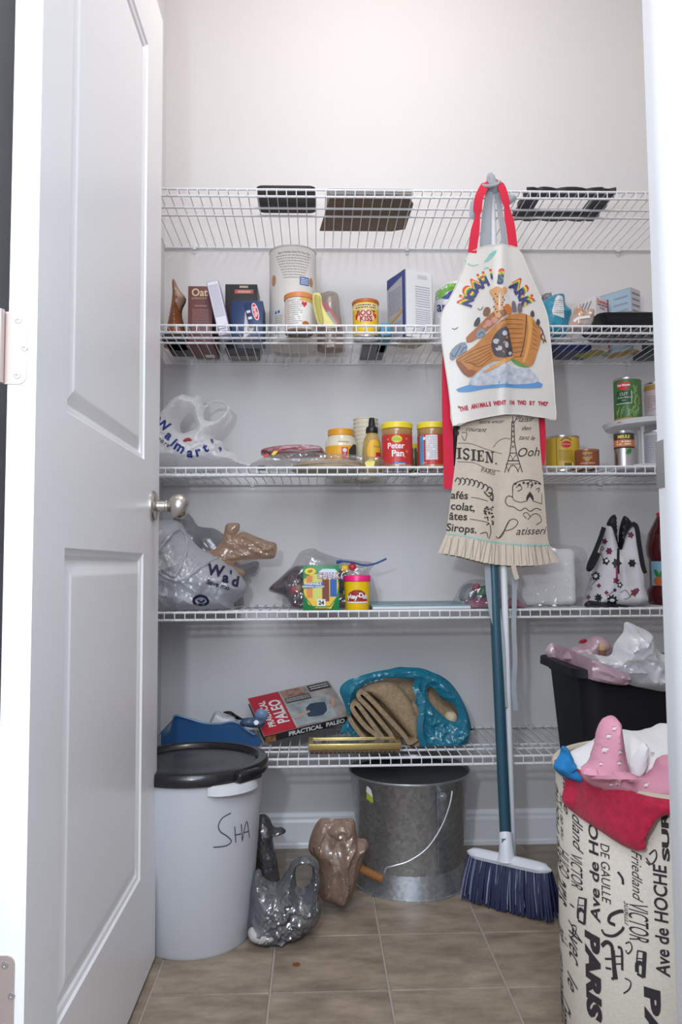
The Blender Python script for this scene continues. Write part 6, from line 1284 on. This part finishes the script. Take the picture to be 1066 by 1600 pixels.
S0 = at(792, 1340, (BL.y+BR.y)/2); S1 = at(790, 1302, -0.425); TP = at(768, 820, -0.392)
dirh = (TP-S1).normalized()
obj('socket', tube([S0-dirh*0.006, S0+dirh*0.008, S0+dirh*0.03, S1], [0.024, 0.0185, 0.0165, 0.016], 18), brw, t)
obj('handle', tube([S1-dirh*0.01, S1+(TP-S1)*0.5, TP+(TP-S1)*0.35], 0.0135, 18), M('handle_teal', (0.028, 0.088, 0.130), 0.35), t)
prt('socket_window', [p2([(783, 1309), (793, 1309), (795, 1326), (784, 1326)], 6)], pxsurf(S1.y-0.017, lambda x, z: S1.y-0.0215, 0.0012), M('handle_teal_dull', (0.10, 0.20, 0.24), 0.5), t)
rnd = random.Random(9); gs = []
for i in range(46):
    for j in range(3):
        s = (i+0.5)/46+rnd.uniform(-.006, .006); q = (-0.010, 0, 0.010)[j]; fan = (s-0.5)*0.16; spl = q*1.6+rnd.uniform(-.004, .004)
        top = bcoord(0.02+s*0.96, q, zb0-0.006); bot = bcoord(0.5+(s-0.5)*1.10, q+spl, 0.002+0.004*rnd.random()+0.010*abs(s-0.5)); mid_ = top.lerp(bot, 0.5)+nrm*spl*0.2
        gs.append(tube([top, mid_, bot], [0.0034, 0.0042, 0.0026], 5))
bo = obj('bristles', join(*gs), M('bristle_navy', (0.018, 0.026, 0.095), 0.55, var=0.4, vscale=150), t); bo['kind'] = 'stuff'
gs = []
for i in range(36):
    s = rnd.random(); top = bcoord(0.03+s*0.94, 0.012, zb0-0.006); bot = bcoord(0.5+(s-0.5)*1.10+rnd.uniform(-.02, .02), 0.026, 0.006+0.02*rnd.random()); gs.append(tube([top, top.lerp(bot, .5)+nrm*0.004, bot], 0.0007, 4))
bo = obj('pale_bristles', join(*gs), M('bristle_pale', (0.42, 0.44, 0.56), 0.5), t); bo['kind'] = 'stuff'

# --- apron with ark picture
AY = -0.438
def ayf(x, z):
    u = (x-at(780, 520, AY).x)/0.13; k = min(1, max(0, (1.62-z)/0.5))
    return AY+0.012*u*u*0.8-0.006*math.exp(-((u-0.10)/0.10)**2)+0.006*k*math.sin(u*3.4+0.6)-0.004*k*math.cos(z*18+u*2)
ap = M('vinyl_cream', (0.63, 0.605, 0.56), 0.30, bump=0.15, bscale=260)
t = thing('vinyl_apron', 'cream child apron printed with an ark picture hanging in front of the shelves', 'apron', (at(780, 520, AY).x, AY, at(780, 660, AY).z))
OUT1 = [(732, 397), (744, 390), (757, 385), (775, 383), (792, 384), (808, 387), (818, 402), (828, 425), (838, 446), (848, 468), (857, 492), (860, 517), (863, 550), (866, 590), (868, 625), (870, 655), (855, 652), (839, 650), (820, 647), (802, 646), (780, 648), (755, 653), (730, 659), (708, 665), (705, 635), (702, 605), (697, 568), (692, 532), (690, 505), (692, 487), (700, 471), (708, 457), (716, 440), (724, 420)]
obj('sheet', sheet(OUT1, ayf, 0.0018, Y0=AY, step=0.009, bstep=0.007), ap, t, sharp=60)
ed = spline([Vector((p[0], p[1], 0)) for p in OUT1], 2, True)
obj('edge_binding', tube([Vector((q.x, ayf(q.x, q.z)-0.0004, q.z)) for q in [at(p.x, p.y, AY) for p in ed]], 0.0016, 5, closed=True), M('binding_cream', (0.66, 0.64, 0.60), 0.5), t)
as_ = pxsurf(AY, ayf, 0.0022)
def W1(pts, **k): return sub(p2(pts, smooth=k.get('smooth', True), step=k.get('step', 8)), 12)
# arched rainbow lettering: red / yellow / green-blue copies stepped inwards
def arch(text, cxp, cyp, rx, ry, a0, a1, size, dr, **kw):
    o = []; n = len(text)
    for i, ch in enumerate(text):
        if ch == ' ': continue
        a = math.radians(a0+(a1-a0)*i/(n-1)); x = cxp+(rx-dr)*math.cos(a); y = cyp-(ry-dr)*math.sin(a); rot = math.atan2(math.cos(a)*1.0/rx, math.sin(a)/ry) 
        V, Fc = t2(ch, size, 0, 0, rot=math.pi/2-0-(math.pi-(a-0)) if False else (a-math.pi/2), **kw); o.append(([(x+u, y-v) for u, v in V], [f[::-1] for f in Fc]))
    return o
for nm, dr, mt, k in (('red_arch', -3.4, M('print_scarlet', (0.60, 0.06, 0.03), 0.5), 1), ('yellow_arch', 0.6, M('print_sunny', (0.74, 0.55, 0.05), 0.5), 2), ('green_arch', 3.4, M('print_grass', (0.09, 0.28, 0.06), 0.5), 3), ('navy_arch', 6.0, M('print_indigo', (0.05, 0.04, 0.17), 0.5), 4)):
    prt(nm, arch("NOAH'S ARK", 776, 490, 52, 58, 160, 22, 19, dr, bold=1.0), as_, mt, t, k=k)
prt('sea', [W1([(713, 608), (735, 601), (765, 598), (795, 594), (822, 592), (846, 598), (848, 605), (820, 606), (790, 605), (760, 607), (735, 612), (716, 612)])], as_, M('print_sea', (0.10, 0.26, 0.52), 0.5), t)
prt('rocks', [W1([(732, 600), (742, 585), (757, 573), (770, 565), (790, 568), (805, 575), (825, 575), (836, 584), (842, 596), (815, 600), (780, 600), (750, 603)])], as_, M('print_rock', (0.56, 0.58, 0.62), 0.5, col2=(0.34, 0.38, 0.44), vscale=60), t, k=2)
prt('green_hill', [W1([(798, 562), (812, 562), (824, 569), (828, 574), (815, 573), (803, 567)])], as_, M('print_grass', (0.09, 0.28, 0.06), 0.5), t, k=3)
wood1 = M('print_wood', (0.50, 0.21, 0.055), 0.5, col2=(0.42, 0.165, 0.04), vscale=40)
prt('ark_hull', [W1([(713, 560), (725, 552), (742, 540), (760, 522), (776, 506), (792, 495), (810, 489), (824, 491), (836, 500), (845, 515), (846, 530), (840, 550), (833, 570), (826, 572), (815, 568), (803, 561), (786, 563), (770, 566), (755, 574), (742, 586), (733, 590), (722, 580), (715, 570)], step=6)], as_, wood1, t, k=4)
dk = M('print_bark', (0.115, 0.045, 0.016), 0.6)
prt('hull_shadow', [W1([(713, 562), (722, 566), (732, 578), (745, 578), (738, 588), (731, 589), (721, 580)])], as_, M('print_russet', (0.24, 0.08, 0.03), 0.5), t, k=5)
prt('hull_planks', [l2([(716+k*4, 561+k*3.2-0.4*k*k), (742+k*1.5, 547+k*5.2), (768, 538+k*4.0)], 0.7) for k in range(6)]+[l2([(780+k*2, 504+k*7), (798, 499+k*7.5), (818, 500+k*7)], 0.7) for k in range(9)]+[l2([(832, 504+k*8), (840, 512+k*7)], 0.6) for k in range(6)], as_, dk, t, k=6)
prt('ark_door', [W1([(768, 533), (778, 517), (792, 511), (797, 530), (801, 556), (786, 560), (773, 556), (768, 545)])], as_, M('print_night', (0.06, 0.05, 0.06), 0.6), t, k=6)
prts('door_animal', [e2(775, 534, 5, 4), e2(788, 522, 4, 4), e2(779, 545, 5, 4), e2(791, 540, 3, 5), e2(797, 553, 3, 3)], as_, M('print_ash', (0.46, 0.45, 0.47), 0.6), t, k=7)
prt('ramp', [W1([(752, 584), (772, 570), (790, 560), (803, 557), (797, 563), (780, 572), (763, 580)])], as_, M('print_honey', (0.60, 0.30, 0.08), 0.5), t, k=7)
prt('keel_post', [W1([(824, 492), (831, 494), (832, 515), (827, 545), (820, 567), (816, 567), (822, 545), (826, 515)])], as_, M('print_honey', (0.60, 0.30, 0.08), 0.5), t, k=7)
prts('rope', [l2([(823, 492), (822, 512), (818, 540), (813, 558)], 1.6), l2([(842, 508), (848, 517), (852, 528), (849, 536)], 1.4)], as_, dk, t, k=8)
prt('deck', [W1([(728, 528), (745, 512), (765, 492), (778, 485), (790, 490), (776, 504), (758, 520), (740, 533), (730, 536)])], as_, M('print_sienna', (0.36, 0.135, 0.05), 0.5), t, k=5)
gir = M('print_giraffe', (0.58, 0.30, 0.12), 0.5)
prts('giraffe', [W1([(769, 452), (776, 448), (783, 452), (779, 460), (779, 485), (783, 495), (773, 495), (772, 470), (764, 456)], step=4), W1([(783, 452), (790, 450), (792, 456), (786, 462), (785, 480), (788, 492), (782, 492), (781, 468)], step=4)], as_, gir, t, k=7)
prt('giraffe_spots', [e2(774+3*math.sin(k*2.1), 460+4*k, 1.3, 1.3, 8) for k in range(9)]+[e2(785+2*math.sin(k*1.7), 466+4*k, 1.2, 1.2, 8) for k in range(6)], as_, dk, t, k=8)
prts('elephant', [W1([(703, 552), (712, 540), (726, 534), (731, 546), (724, 552), (712, 558), (706, 564)]), W1([(744, 521), (750, 514), (757, 516), (758, 524), (748, 530), (744, 528)])], as_, M('print_slateblue', (0.20, 0.25, 0.31), 0.5), t, k=8)
prts('elephant_line', [l2([(706, 552), (710, 557), (715, 550), (720, 540)], 0.8), l2([(720, 552), (724, 545), (729, 543)], 0.8), l2([(747, 525), (752, 520), (756, 523)], 0.8)], as_, BLACK, t, k=9)
prts('pig', [e2(763, 506, 5, 5), e2(772, 501, 5, 5), e2(757, 511, 3, 3)], as_, M('print_rosepink', (0.52, 0.25, 0.22), 0.5), t, k=8)
prts('bear', [W1([(754, 492), (757, 482), (764, 481), (766, 488), (760, 495)], step=4), e2(786, 490, 5, 5)], as_, M('print_cocoa', (0.20, 0.10, 0.05), 0.5), t, k=8)
prt('foxes', [W1([(786, 488), (788, 478), (795, 476), (800, 484), (799, 491), (790, 492)], step=4)], as_, M('print_fox', (0.55, 0.17, 0.03), 0.5), t, k=8)
prts('zebra', [W1([(800, 486), (800, 472), (804, 470), (807, 478), (807, 488)], step=4), W1([(809, 487), (810, 474), (815, 475), (816, 487)], step=4)], as_, M('print_zebra', (0.16, 0.12, 0.15), 0.5), t, k=8)
prts('dark_animal', [W1([(740, 510), (742, 502), (748, 496), (750, 503), (746, 510)], step=3), W1([(829, 492), (832, 484), (836, 490), (834, 495)], step=3), W1([(838, 505), (841, 497), (845, 503), (842, 508)], step=3)], as_, M('print_soot2', (0.05, 0.055, 0.06), 0.5), t, k=8)
prts('monkey', [l2([(845, 511), (849, 519), (846, 526), (851, 533)], 2.0), l2([(852, 530), (854, 534)], 2.0)], as_, dk, t, k=9)
prts('gull', [l2([(707, 512), (711, 514), (716, 511)], 0.9), l2([(746, 482), (750, 485), (755, 480)], 0.9)], as_, BLACK, t, k=2)
pc = []; S_ = 'THE ANIMALS WENT IN TWO BY TWO'
for i, ch in enumerate(S_):
    if ch == ' ': continue
    s = i/(len(S_)-1); x = 720+133*s; y = 640-18*s+9*s*s*1.0-4*math.sin(s*math.pi); V, Fc = t2(ch, 9.6-1.6*s, 0, 0, bold=0.55, rot=math.radians(9-9*s), sx=0.72); pc.append(([(x+u, y-v) for u, v in V], [f[::-1] for f in Fc]))
for x, y, ch in ((717, 638, '"'), (856, 631, '"')): pc.append(pxt(ch, 8, x, y, bold=0.4))
prt('motto', pc, as_, M('print_crimson', (0.42, 0.010, 0.035), 0.5), t)
prts('chalk_scribble', [l2([(757, 410), (765, 400), (774, 394), (768, 402), (760, 408)], 2.0), l2([(731, 411), (738, 415), (748, 413)], 1.2), l2([(756, 421), (760, 418), (764, 420)], 1.6), l2([(726, 405), (728, 409)], 1.2), l2([(764, 399), (770, 394), (776, 392)], 1.4)], as_, M('scribble_teal', (0.20, 0.52, 0.46), 0.8), t)
redc = M('strap_red', (0.60, 0.012, 0.045), 0.8, bump=0.2, bscale=500)
HOOK = PT+Vector((0, -0.012, 0.012))
def pth(pts): return spline([at(x, y, Y) for x, y, Y in pts], 5)
P = pth([(766, 281, -0.412), (757, 292, -0.425), (748, 312, -0.432), (746, 340, -0.432), (742, 365, -0.436), (738, 395, -0.437)])
obj('neck_strap', ribbon(P, [0.010]*4+[0.022]*10+[0.012+0.002*k if k < 5 else 0.022 for k in range(len(P)-14)], 0.0014), redc, t)
P = pth([(774, 281, -0.412), (783, 290, -0.425), (790, 312, -0.430), (794, 335, -0.430), (798, 355, -0.434), (802, 386, -0.437)])
obj('neck_strap', ribbon(P, [0.010]*4+[0.020]*8+[0.013+0.002*min(k, 5) for k in range(len(P)-12)], 0.0014), redc, t)
P = pth([(699, 525, -0.400), (698, 600, -0.402), (700, 680, -0.404), (702, 764, -0.406)])
obj('waist_tie', ribbon(P, [0.020+0.006*min(1, i/8) for i in range(len(P))], 0.0014), redc, t)
P = pth([(838, 600, -0.398), (842, 650, -0.400), (844, 690, -0.402), (842, 726, -0.404)])
obj('waist_tie', ribbon(P, 0.030, 0.0014), redc, t)
# --- linen apron underneath
BY = -0.418
def byf(x, z):
    u = (x-at(782, 740, BY).x)/0.12; k = min(1, max(0, (1.2-z)/0.35))
    return BY+0.012*u*u+0.010*k*math.exp(-((u+0.02)/0.16)**2)-0.008*k*math.exp(-((u-0.55)/0.25)**2)-0.007*k*math.exp(-((u+0.55)/0.25)**2)
linen = M('linen_natural', (0.61, 0.525, 0.43), 0.9, bump=0.35, bscale=500, var=0.06, vscale=60)
t = thing('linen_apron', 'natural linen apron with French lettering and a pleated hem below the ark apron', 'apron', (at(780, 740, BY).x, BY, at(780, 885, BY).z))
obj('sheet', sheet([(722, 470), (740, 400), (800, 395), (828, 470), (836, 560), (843, 650), (846, 700), (850, 740), (854, 790), (858, 840), (861, 852), (830, 851), (790, 849), (760, 845), (730, 838), (699, 834), (703, 800), (708, 760), (713, 720), (716, 680), (720, 640), (722, 560)], byf, 0.0018, Y0=BY, step=0.010, bstep=0.008), linen, t, sharp=60)
# pleated hem
V = []; Fc = []; NP = 22; top = [(699, 833), (730, 838), (760, 845), (790, 849), (830, 852), (862, 852)]; bot = [(687, 864), (722, 871), (752, 879), (790, 884), (835, 884), (875, 879)]
TP_ = spline([Vector((x, y, 0)) for x, y in top], 12); BP_ = spline([Vector((x, y, 0)) for x, y in bot], 12); n = len(TP_)
def hem(i, v, off):
    p = TP_[i].lerp(BP_[i], v); q = at(p.x, p.y, BY); ph = (i*NP/n) % 1.0; return Vector((q.x+0.003*v*(ph-0.5), byf(q.x, max(q.z, 0.86))-0.004*v-0.005*v*ph-0.0015*ph+off, q.z+0.0015*v*ph))
n2 = 0
rows = [0, 0.35, 0.7, 1.0]; fine = []
for j, v in enumerate(rows):
    for i in range(n): V.append(hem(i, v, 0))
for j, v in enumerate(rows):
    for i in range(n): V.append(hem(i, v, 0.0016))
m_ = len(rows)*n
for j in range(len(rows)-1):
    for i in range(n-1):
        a = j*n+i; Fc.append((a, a+n, a+n+1, a+1)); Fc.append((a+m_, a+1+m_, a+n+1+m_, a+n+m_))
for i in range(n-1): a = (len(rows)-1)*n+i; Fc += [(a, a+m_, a+m_+1, a+1), (i, i+1, i+1+m_, i+m_)]
obj('pleated_hem', (V, Fc), linen, t, sharp=25)
V2 = [v+Vector((0, 0.020, 0.006)) for v in V]
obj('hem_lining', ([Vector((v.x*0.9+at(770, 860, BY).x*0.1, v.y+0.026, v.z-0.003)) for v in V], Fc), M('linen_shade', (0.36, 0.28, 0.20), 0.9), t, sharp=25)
bs_ = pxsurf(BY, byf, 0.0020)
prt('pleat_stitching', [l2([(x0, 840+(x0-700)*0.085), (x0-(780-x0)*0.05, 868+(x0-700)*0.10)], 0.7, False) for x0 in range(706, 760, 11)]+[l2([(x0, 851), (x0-(780-x0)*0.05, 882)], 0.7, False) for x0 in range(768, 860, 11)], pxsurf(BY, lambda x, z: byf(x, max(z, 0.86))-0.008, 0.0012), M('stitch_brown', (0.26, 0.19, 0.13), 0.8), t)
prt('teal_piping', [l2([(699, 833), (730, 838), (760, 845), (790, 849), (830, 852), (861, 851)], 2.2)], bs_, M('piping_teal', (0.30, 0.56, 0.52), 0.7), t, k=2)
ik = M('linen_ink', (0.040, 0.032, 0.028), 0.8)
ln = []
ln += [pxt('PARIS', 9.5, 763, 737, math.radians(-14), sx=1.0), pxt('afés', 17, 719, 774, math.radians(-3), bold=0.3), pxt('colat,', 17, 724, 792, math.radians(-6), bold=0.3), pxt('âtes', 17, 717, 807, math.radians(-3), bold=0.3), pxt('Sirops.', 17, 722, 826, math.radians(-6), bold=0.3),
       pxt('atisseri', 17, 829, 830, math.radians(2), shear=0.4), pxt('Ooh', 20, 825, 707, math.radians(4), shear=0.35), pxt('courant', 10, 743, 671, math.radians(-4), shear=0.5), pxt('den', 10, 822, 669, 0, shear=0.5), pxt('tant le', 10, 823, 684, math.radians(-2), shear=0.5), pxt('Plaisir', 13, 818, 655, math.radians(2), shear=0.5), pxt('lettre encor', 8, 767, 659, math.radians(2), shear=0.5)]
prts('lettering', ln, bs_, ik, t)
def slab_word(word, x0, y0, h, slope):
    o = []; x = x0
    for ch in word:
        wd_ = {'I': 0.52, 'S': 0.66, 'E': 0.72, 'N': 0.84, '.': 0.25}[ch]*h; y = y0+slope*(x-x0); b = y+h; m = x+wd_/2; st = h*0.20; sr = h*0.10; L_ = []
        def bar(xa, ya, xb, yb): L_.append(([(xa, ya), (xb, ya), (xb, yb), (xa, yb)], [(3, 2, 1, 0)]))
        if ch == 'I': bar(m-st/2, y, m+st/2, b); bar(m-wd_*.42, y, m+wd_*.42, y+sr); bar(m-wd_*.42, b-sr, m+wd_*.42, b)
        if ch == 'E':
            e_ = x+wd_*.88; bar(x+wd_*.14, y, x+wd_*.14+st, b); bar(x, y, e_, y+sr); bar(x, b-sr, e_, b); bar(x+wd_*.14, y+h*.45, x+wd_*.62, y+h*.54); bar(e_-sr*.9, y, e_, y+h*.26); bar(e_-sr*.9, b-h*.28, e_, b); bar(x+wd_*.58, y+h*.36, x+wd_*.66, y+h*.64)
        if ch == 'N':
            bar(x+wd_*.14, y, x+wd_*.24, b); bar(x+wd_*.74, y, x+wd_*.84, b); bar(x, y, x+wd_*.36, y+sr); bar(x, b-sr, x+wd_*.38, b); bar(x+wd_*.6, y, x+wd_*.98, y+sr)
            L_.append(([(x+wd_*.12, y), (x+wd_*.36, y), (x+wd_*.86, b), (x+wd_*.62, b)], [(3, 2, 1, 0)]))
        if ch == 'S':
            L_.append(l2([(x+wd_*.82, y+h*.22), (x+wd_*.70, y+h*.08), (x+wd_*.42, y+h*.05), (x+wd_*.16, y+h*.20), (x+wd_*.24, y+h*.40), (x+wd_*.60, y+h*.56), (x+wd_*.80, y+h*.72), (x+wd_*.66, y+h*.92), (x+wd_*.40, y+h*.96), (x+wd_*.14, y+h*.78)], h*.15)); bar(x+wd_*.78, y+h*.02, x+wd_*.86, y+h*.28); bar(x+wd_*.10, y+h*.72, x+wd_*.18, y+h*.98)
        if ch == '.': L_.append(e2(m, b-h*.07, h*.08, h*.08, 10))
        o.append((ch, L_)); x += wd_*1.04
    return o
for ch, L_ in slab_word('ISIEN.', 714, 699, 17.5, 0.15): prt('heading_letter', L_, bs_, ik, t)
prt('eiffel_tower', [l2([(800, 658), (799, 690), (797, 708), (789, 738)], 1.3, False), l2([(803, 658), (804, 690), (807, 708), (816, 738)], 1.3, False), l2([(801.5, 651), (801.5, 662)], 1.2, False), l2([(796, 708), (808, 708)], 1.2, False), l2([(793, 720), (811, 720)], 1.6, False), l2([(790, 725), (813, 725)], 1.0, False), l2([(794, 738), (797, 730), (801, 727), (806, 730), (810, 738)], 1.2)]
    +[l2([(799.5, 664+8*k), (804, 668+8*k)], 0.8, False) for k in range(5)]+[l2([(804, 664+8*k), (799.5, 668+8*k)], 0.8, False) for k in range(5)]+[l2([(797, 710), (802, 719)], 0.8, False), l2([(807, 710), (800, 719)], 0.8, False), l2([(791, 727), (795, 737)], 0.8, False), l2([(813, 727), (809, 737)], 0.8, False)], bs_, ik, t)
prt('cake_drawing', [l2([(801, 768), (802, 780), (812, 785), (822, 783)], 1.0), l2([(834, 783), (848, 787)], 1.0), l2([(848, 770), (848, 788)], 0.8, False), l2([(801, 768), (802, 758), (812, 752), (826, 750), (840, 752), (847, 757)], 1.4), l2([(801, 777), (794, 775), (790, 782), (794, 790), (802, 792), (812, 798), (820, 794), (828, 799), (838, 794), (847, 797)], 1.2), p2([(828, 768), (834, 776), (834, 785), (828, 775), (822, 785), (822, 776)], 4), l2([(808, 768), (815, 764), (812, 758), (806, 762)], 1.2), l2([(824, 762), (828, 752), (833, 756), (829, 763)], 1.2), l2([(838, 765), (844, 762), (842, 769)], 1.2)]+[e2(805+6.5*k, 756+2*math.sin(k*2), 2.2, 1.8, 10) for k in range(7)], bs_, ik, t)
prts('flourish', [l2([(781, 840), (788, 830), (795, 815), (803, 811), (809, 816), (804, 824), (796, 828), (789, 829)], 1.1), l2([(776, 838), (780, 841), (786, 836), (792, 822), (797, 812)], 1.2), l2([(822, 810), (817, 804), (822, 801), (828, 807), (824, 812), (834, 803), (844, 805), (847, 814), (838, 820)], 1.0),
    l2([(736, 777), (748, 779), (762, 783)], 0.9), l2([(734, 811), (746, 813), (762, 816)], 0.9), l2([(771, 699), (778, 690), (788, 685), (798, 686)], 0.7), l2([(716, 721), (740, 723), (760, 732), (782, 736)], 0.7), l2([(716, 692), (735, 693), (760, 702), (785, 709)], 0.6), l2([(722, 676), (730, 676), (727, 688), (722, 680)], 0.9)], bs_, ik, t)
rnd = random.Random(4)
prt('ornaments', [l2([(712+k*7, 752+0.25*k*k), (716+k*7, 746+0.3*k*k), (721+k*7, 752+0.3*k*k), (717+k*7, 757+0.3*k*k)], 1.5) for k in range(8)]+[l2([(763, 770), (770, 772), (770, 782), (766, 778)], 2.2), l2([(756, 768), (764, 776), (770, 770)], 1.8)]+[e2(rnd.uniform(757, 772), rnd.uniform(790, 820), rnd.uniform(0.8, 2.2), rnd.uniform(0.8, 2.0), 8, rings=1) for _ in range(30)]+[l2([(766, 820), (767, 832), (764, 842)], 1.2), l2([(750, 834), (760, 832), (762, 840)], 1.2), e2(716, 676, 2.2, 4, 10), e2(718, 668, 1.6, 3, 10)], bs_, ik, t)
strp = M('strap_grey', (0.34, 0.37, 0.40), 0.85, bump=0.25, bscale=500)
P = pth([(767, 278, -0.408), (765, 300, -0.410), (761, 330, -0.412), (759, 360, -0.414), (758, 395, -0.416)]); obj('neck_strap', ribbon(P, [0.016+0.0006*i for i in range(len(P))], 0.0014), strp, t)
P = pth([(770, 278, -0.408), (778, 305, -0.410), (782, 335, -0.412), (787, 365, -0.414), (790, 395, -0.416)]); obj('neck_strap', ribbon(P, 0.014, 0.0014), strp, t)
obj('strap_knot', join(inflate([(761, 276), (764, 270), (770, 271), (776, 282), (780, 294), (776, 302), (766, 297), (760, 290)], -0.412, 0.013, wr=0.003, wsc=60, seed=91), tube(pth([(754, 290, -0.420), (764, 291, -0.428), (776, 289, -0.426), (781, 284, -0.420)]), 0.0045, 8)), strp, t)
obj('strap_end', inflate([(734, 340), (735, 318), (741, 310), (746, 316), (745, 340), (740, 343)], -0.418, 0.004, wr=0.002, seed=92), strp, t)
obj('strap_end', inflate([(789, 318), (790, 306), (800, 303), (808, 308), (803, 316), (793, 321)], -0.420, 0.004, wr=0.002, seed=93), strp, t)
P = pth([(766, 880, -0.405), (768, 920, -0.408), (774, 960, -0.410), (781, 990, -0.412), (786, 1030, -0.413), (789, 1080, -0.414), (791, 1105, -0.415)]); obj('waist_tie', ribbon(P, [0.028 if i < 10 else max(0.009, 0.028-0.0014*(i-10)) for i in range(len(P))], 0.0014), strp, t)
P = pth([(802, 885, -0.400), (804, 930, -0.402), (803, 980, -0.404), (805, 1030, -0.404), (803, 1070, -0.404), (806, 1110, -0.404)]); obj('waist_tie', ribbon(P, 0.012, 0.0014), strp, t)
P = pth([(802, 880, -0.425), (804, 892, -0.426), (808, 905, -0.426)]); obj('linen_tab', ribbon(P, 0.012, 0.002), linen, t)

# dark bottle shape added behind the aprons, crumb on the floor
Yc = -0.285; cx, r = rad(702, 726, 700, Yc)
t = thing('dark_shape', 'black bottle shape half hidden behind the linen apron on the third shelf', 'bottle', (cx, Yc, Z3))
obj('body', lathe([(0, 0.001), (r*0.9, 0), (r, 0.005), (r, 0.080), (r*0.6, 0.105), (r*0.42, 0.115), (r*0.42, 0.125), (0, 0.125)], (cx, Yc, Z3), 28), m_blk, t)
obj('cap', lathe([(r*0.46, 0.120), (r*0.5, 0.121), (r*0.5, 0.140), (0, 0.141)], (cx, Yc, Z3), 20), M('cap_charcoal', (0.03, 0.03, 0.034), 0.5), t)
q = atz(463, 1507, 0.001)
V, Fc = fill2d([(q.x-0.007, q.y-0.003), (q.x+0.001, q.y-0.006), (q.x+0.008, q.y-0.001), (q.x+0.003, q.y+0.004), (q.x-0.004, q.y+0.005)], (), 0.003, True)[:2]
n = len(V); P = [(x, y, 0.0008+0.0022*(1+noise.noise(Vector((x*300, y*300, 0))))) for x, y in V]+[(x, y, 0.0003) for x, y in V]
ec = {(a, b) for f in Fc for a, b in ((f[0], f[1]), (f[1], f[2]), (f[2], f[0]))}
o = obj('crumb', (P, list(Fc)+[tuple(i+n for i in f)[::-1] for f in Fc]+[(b, a, a+n, b+n) for a, b in ec if (b, a) not in ec]), M('crumb_brown', (0.20, 0.06, 0.02), 0.8))
tag(o, 'small brown crumb lying on a floor tile', 'crumb')
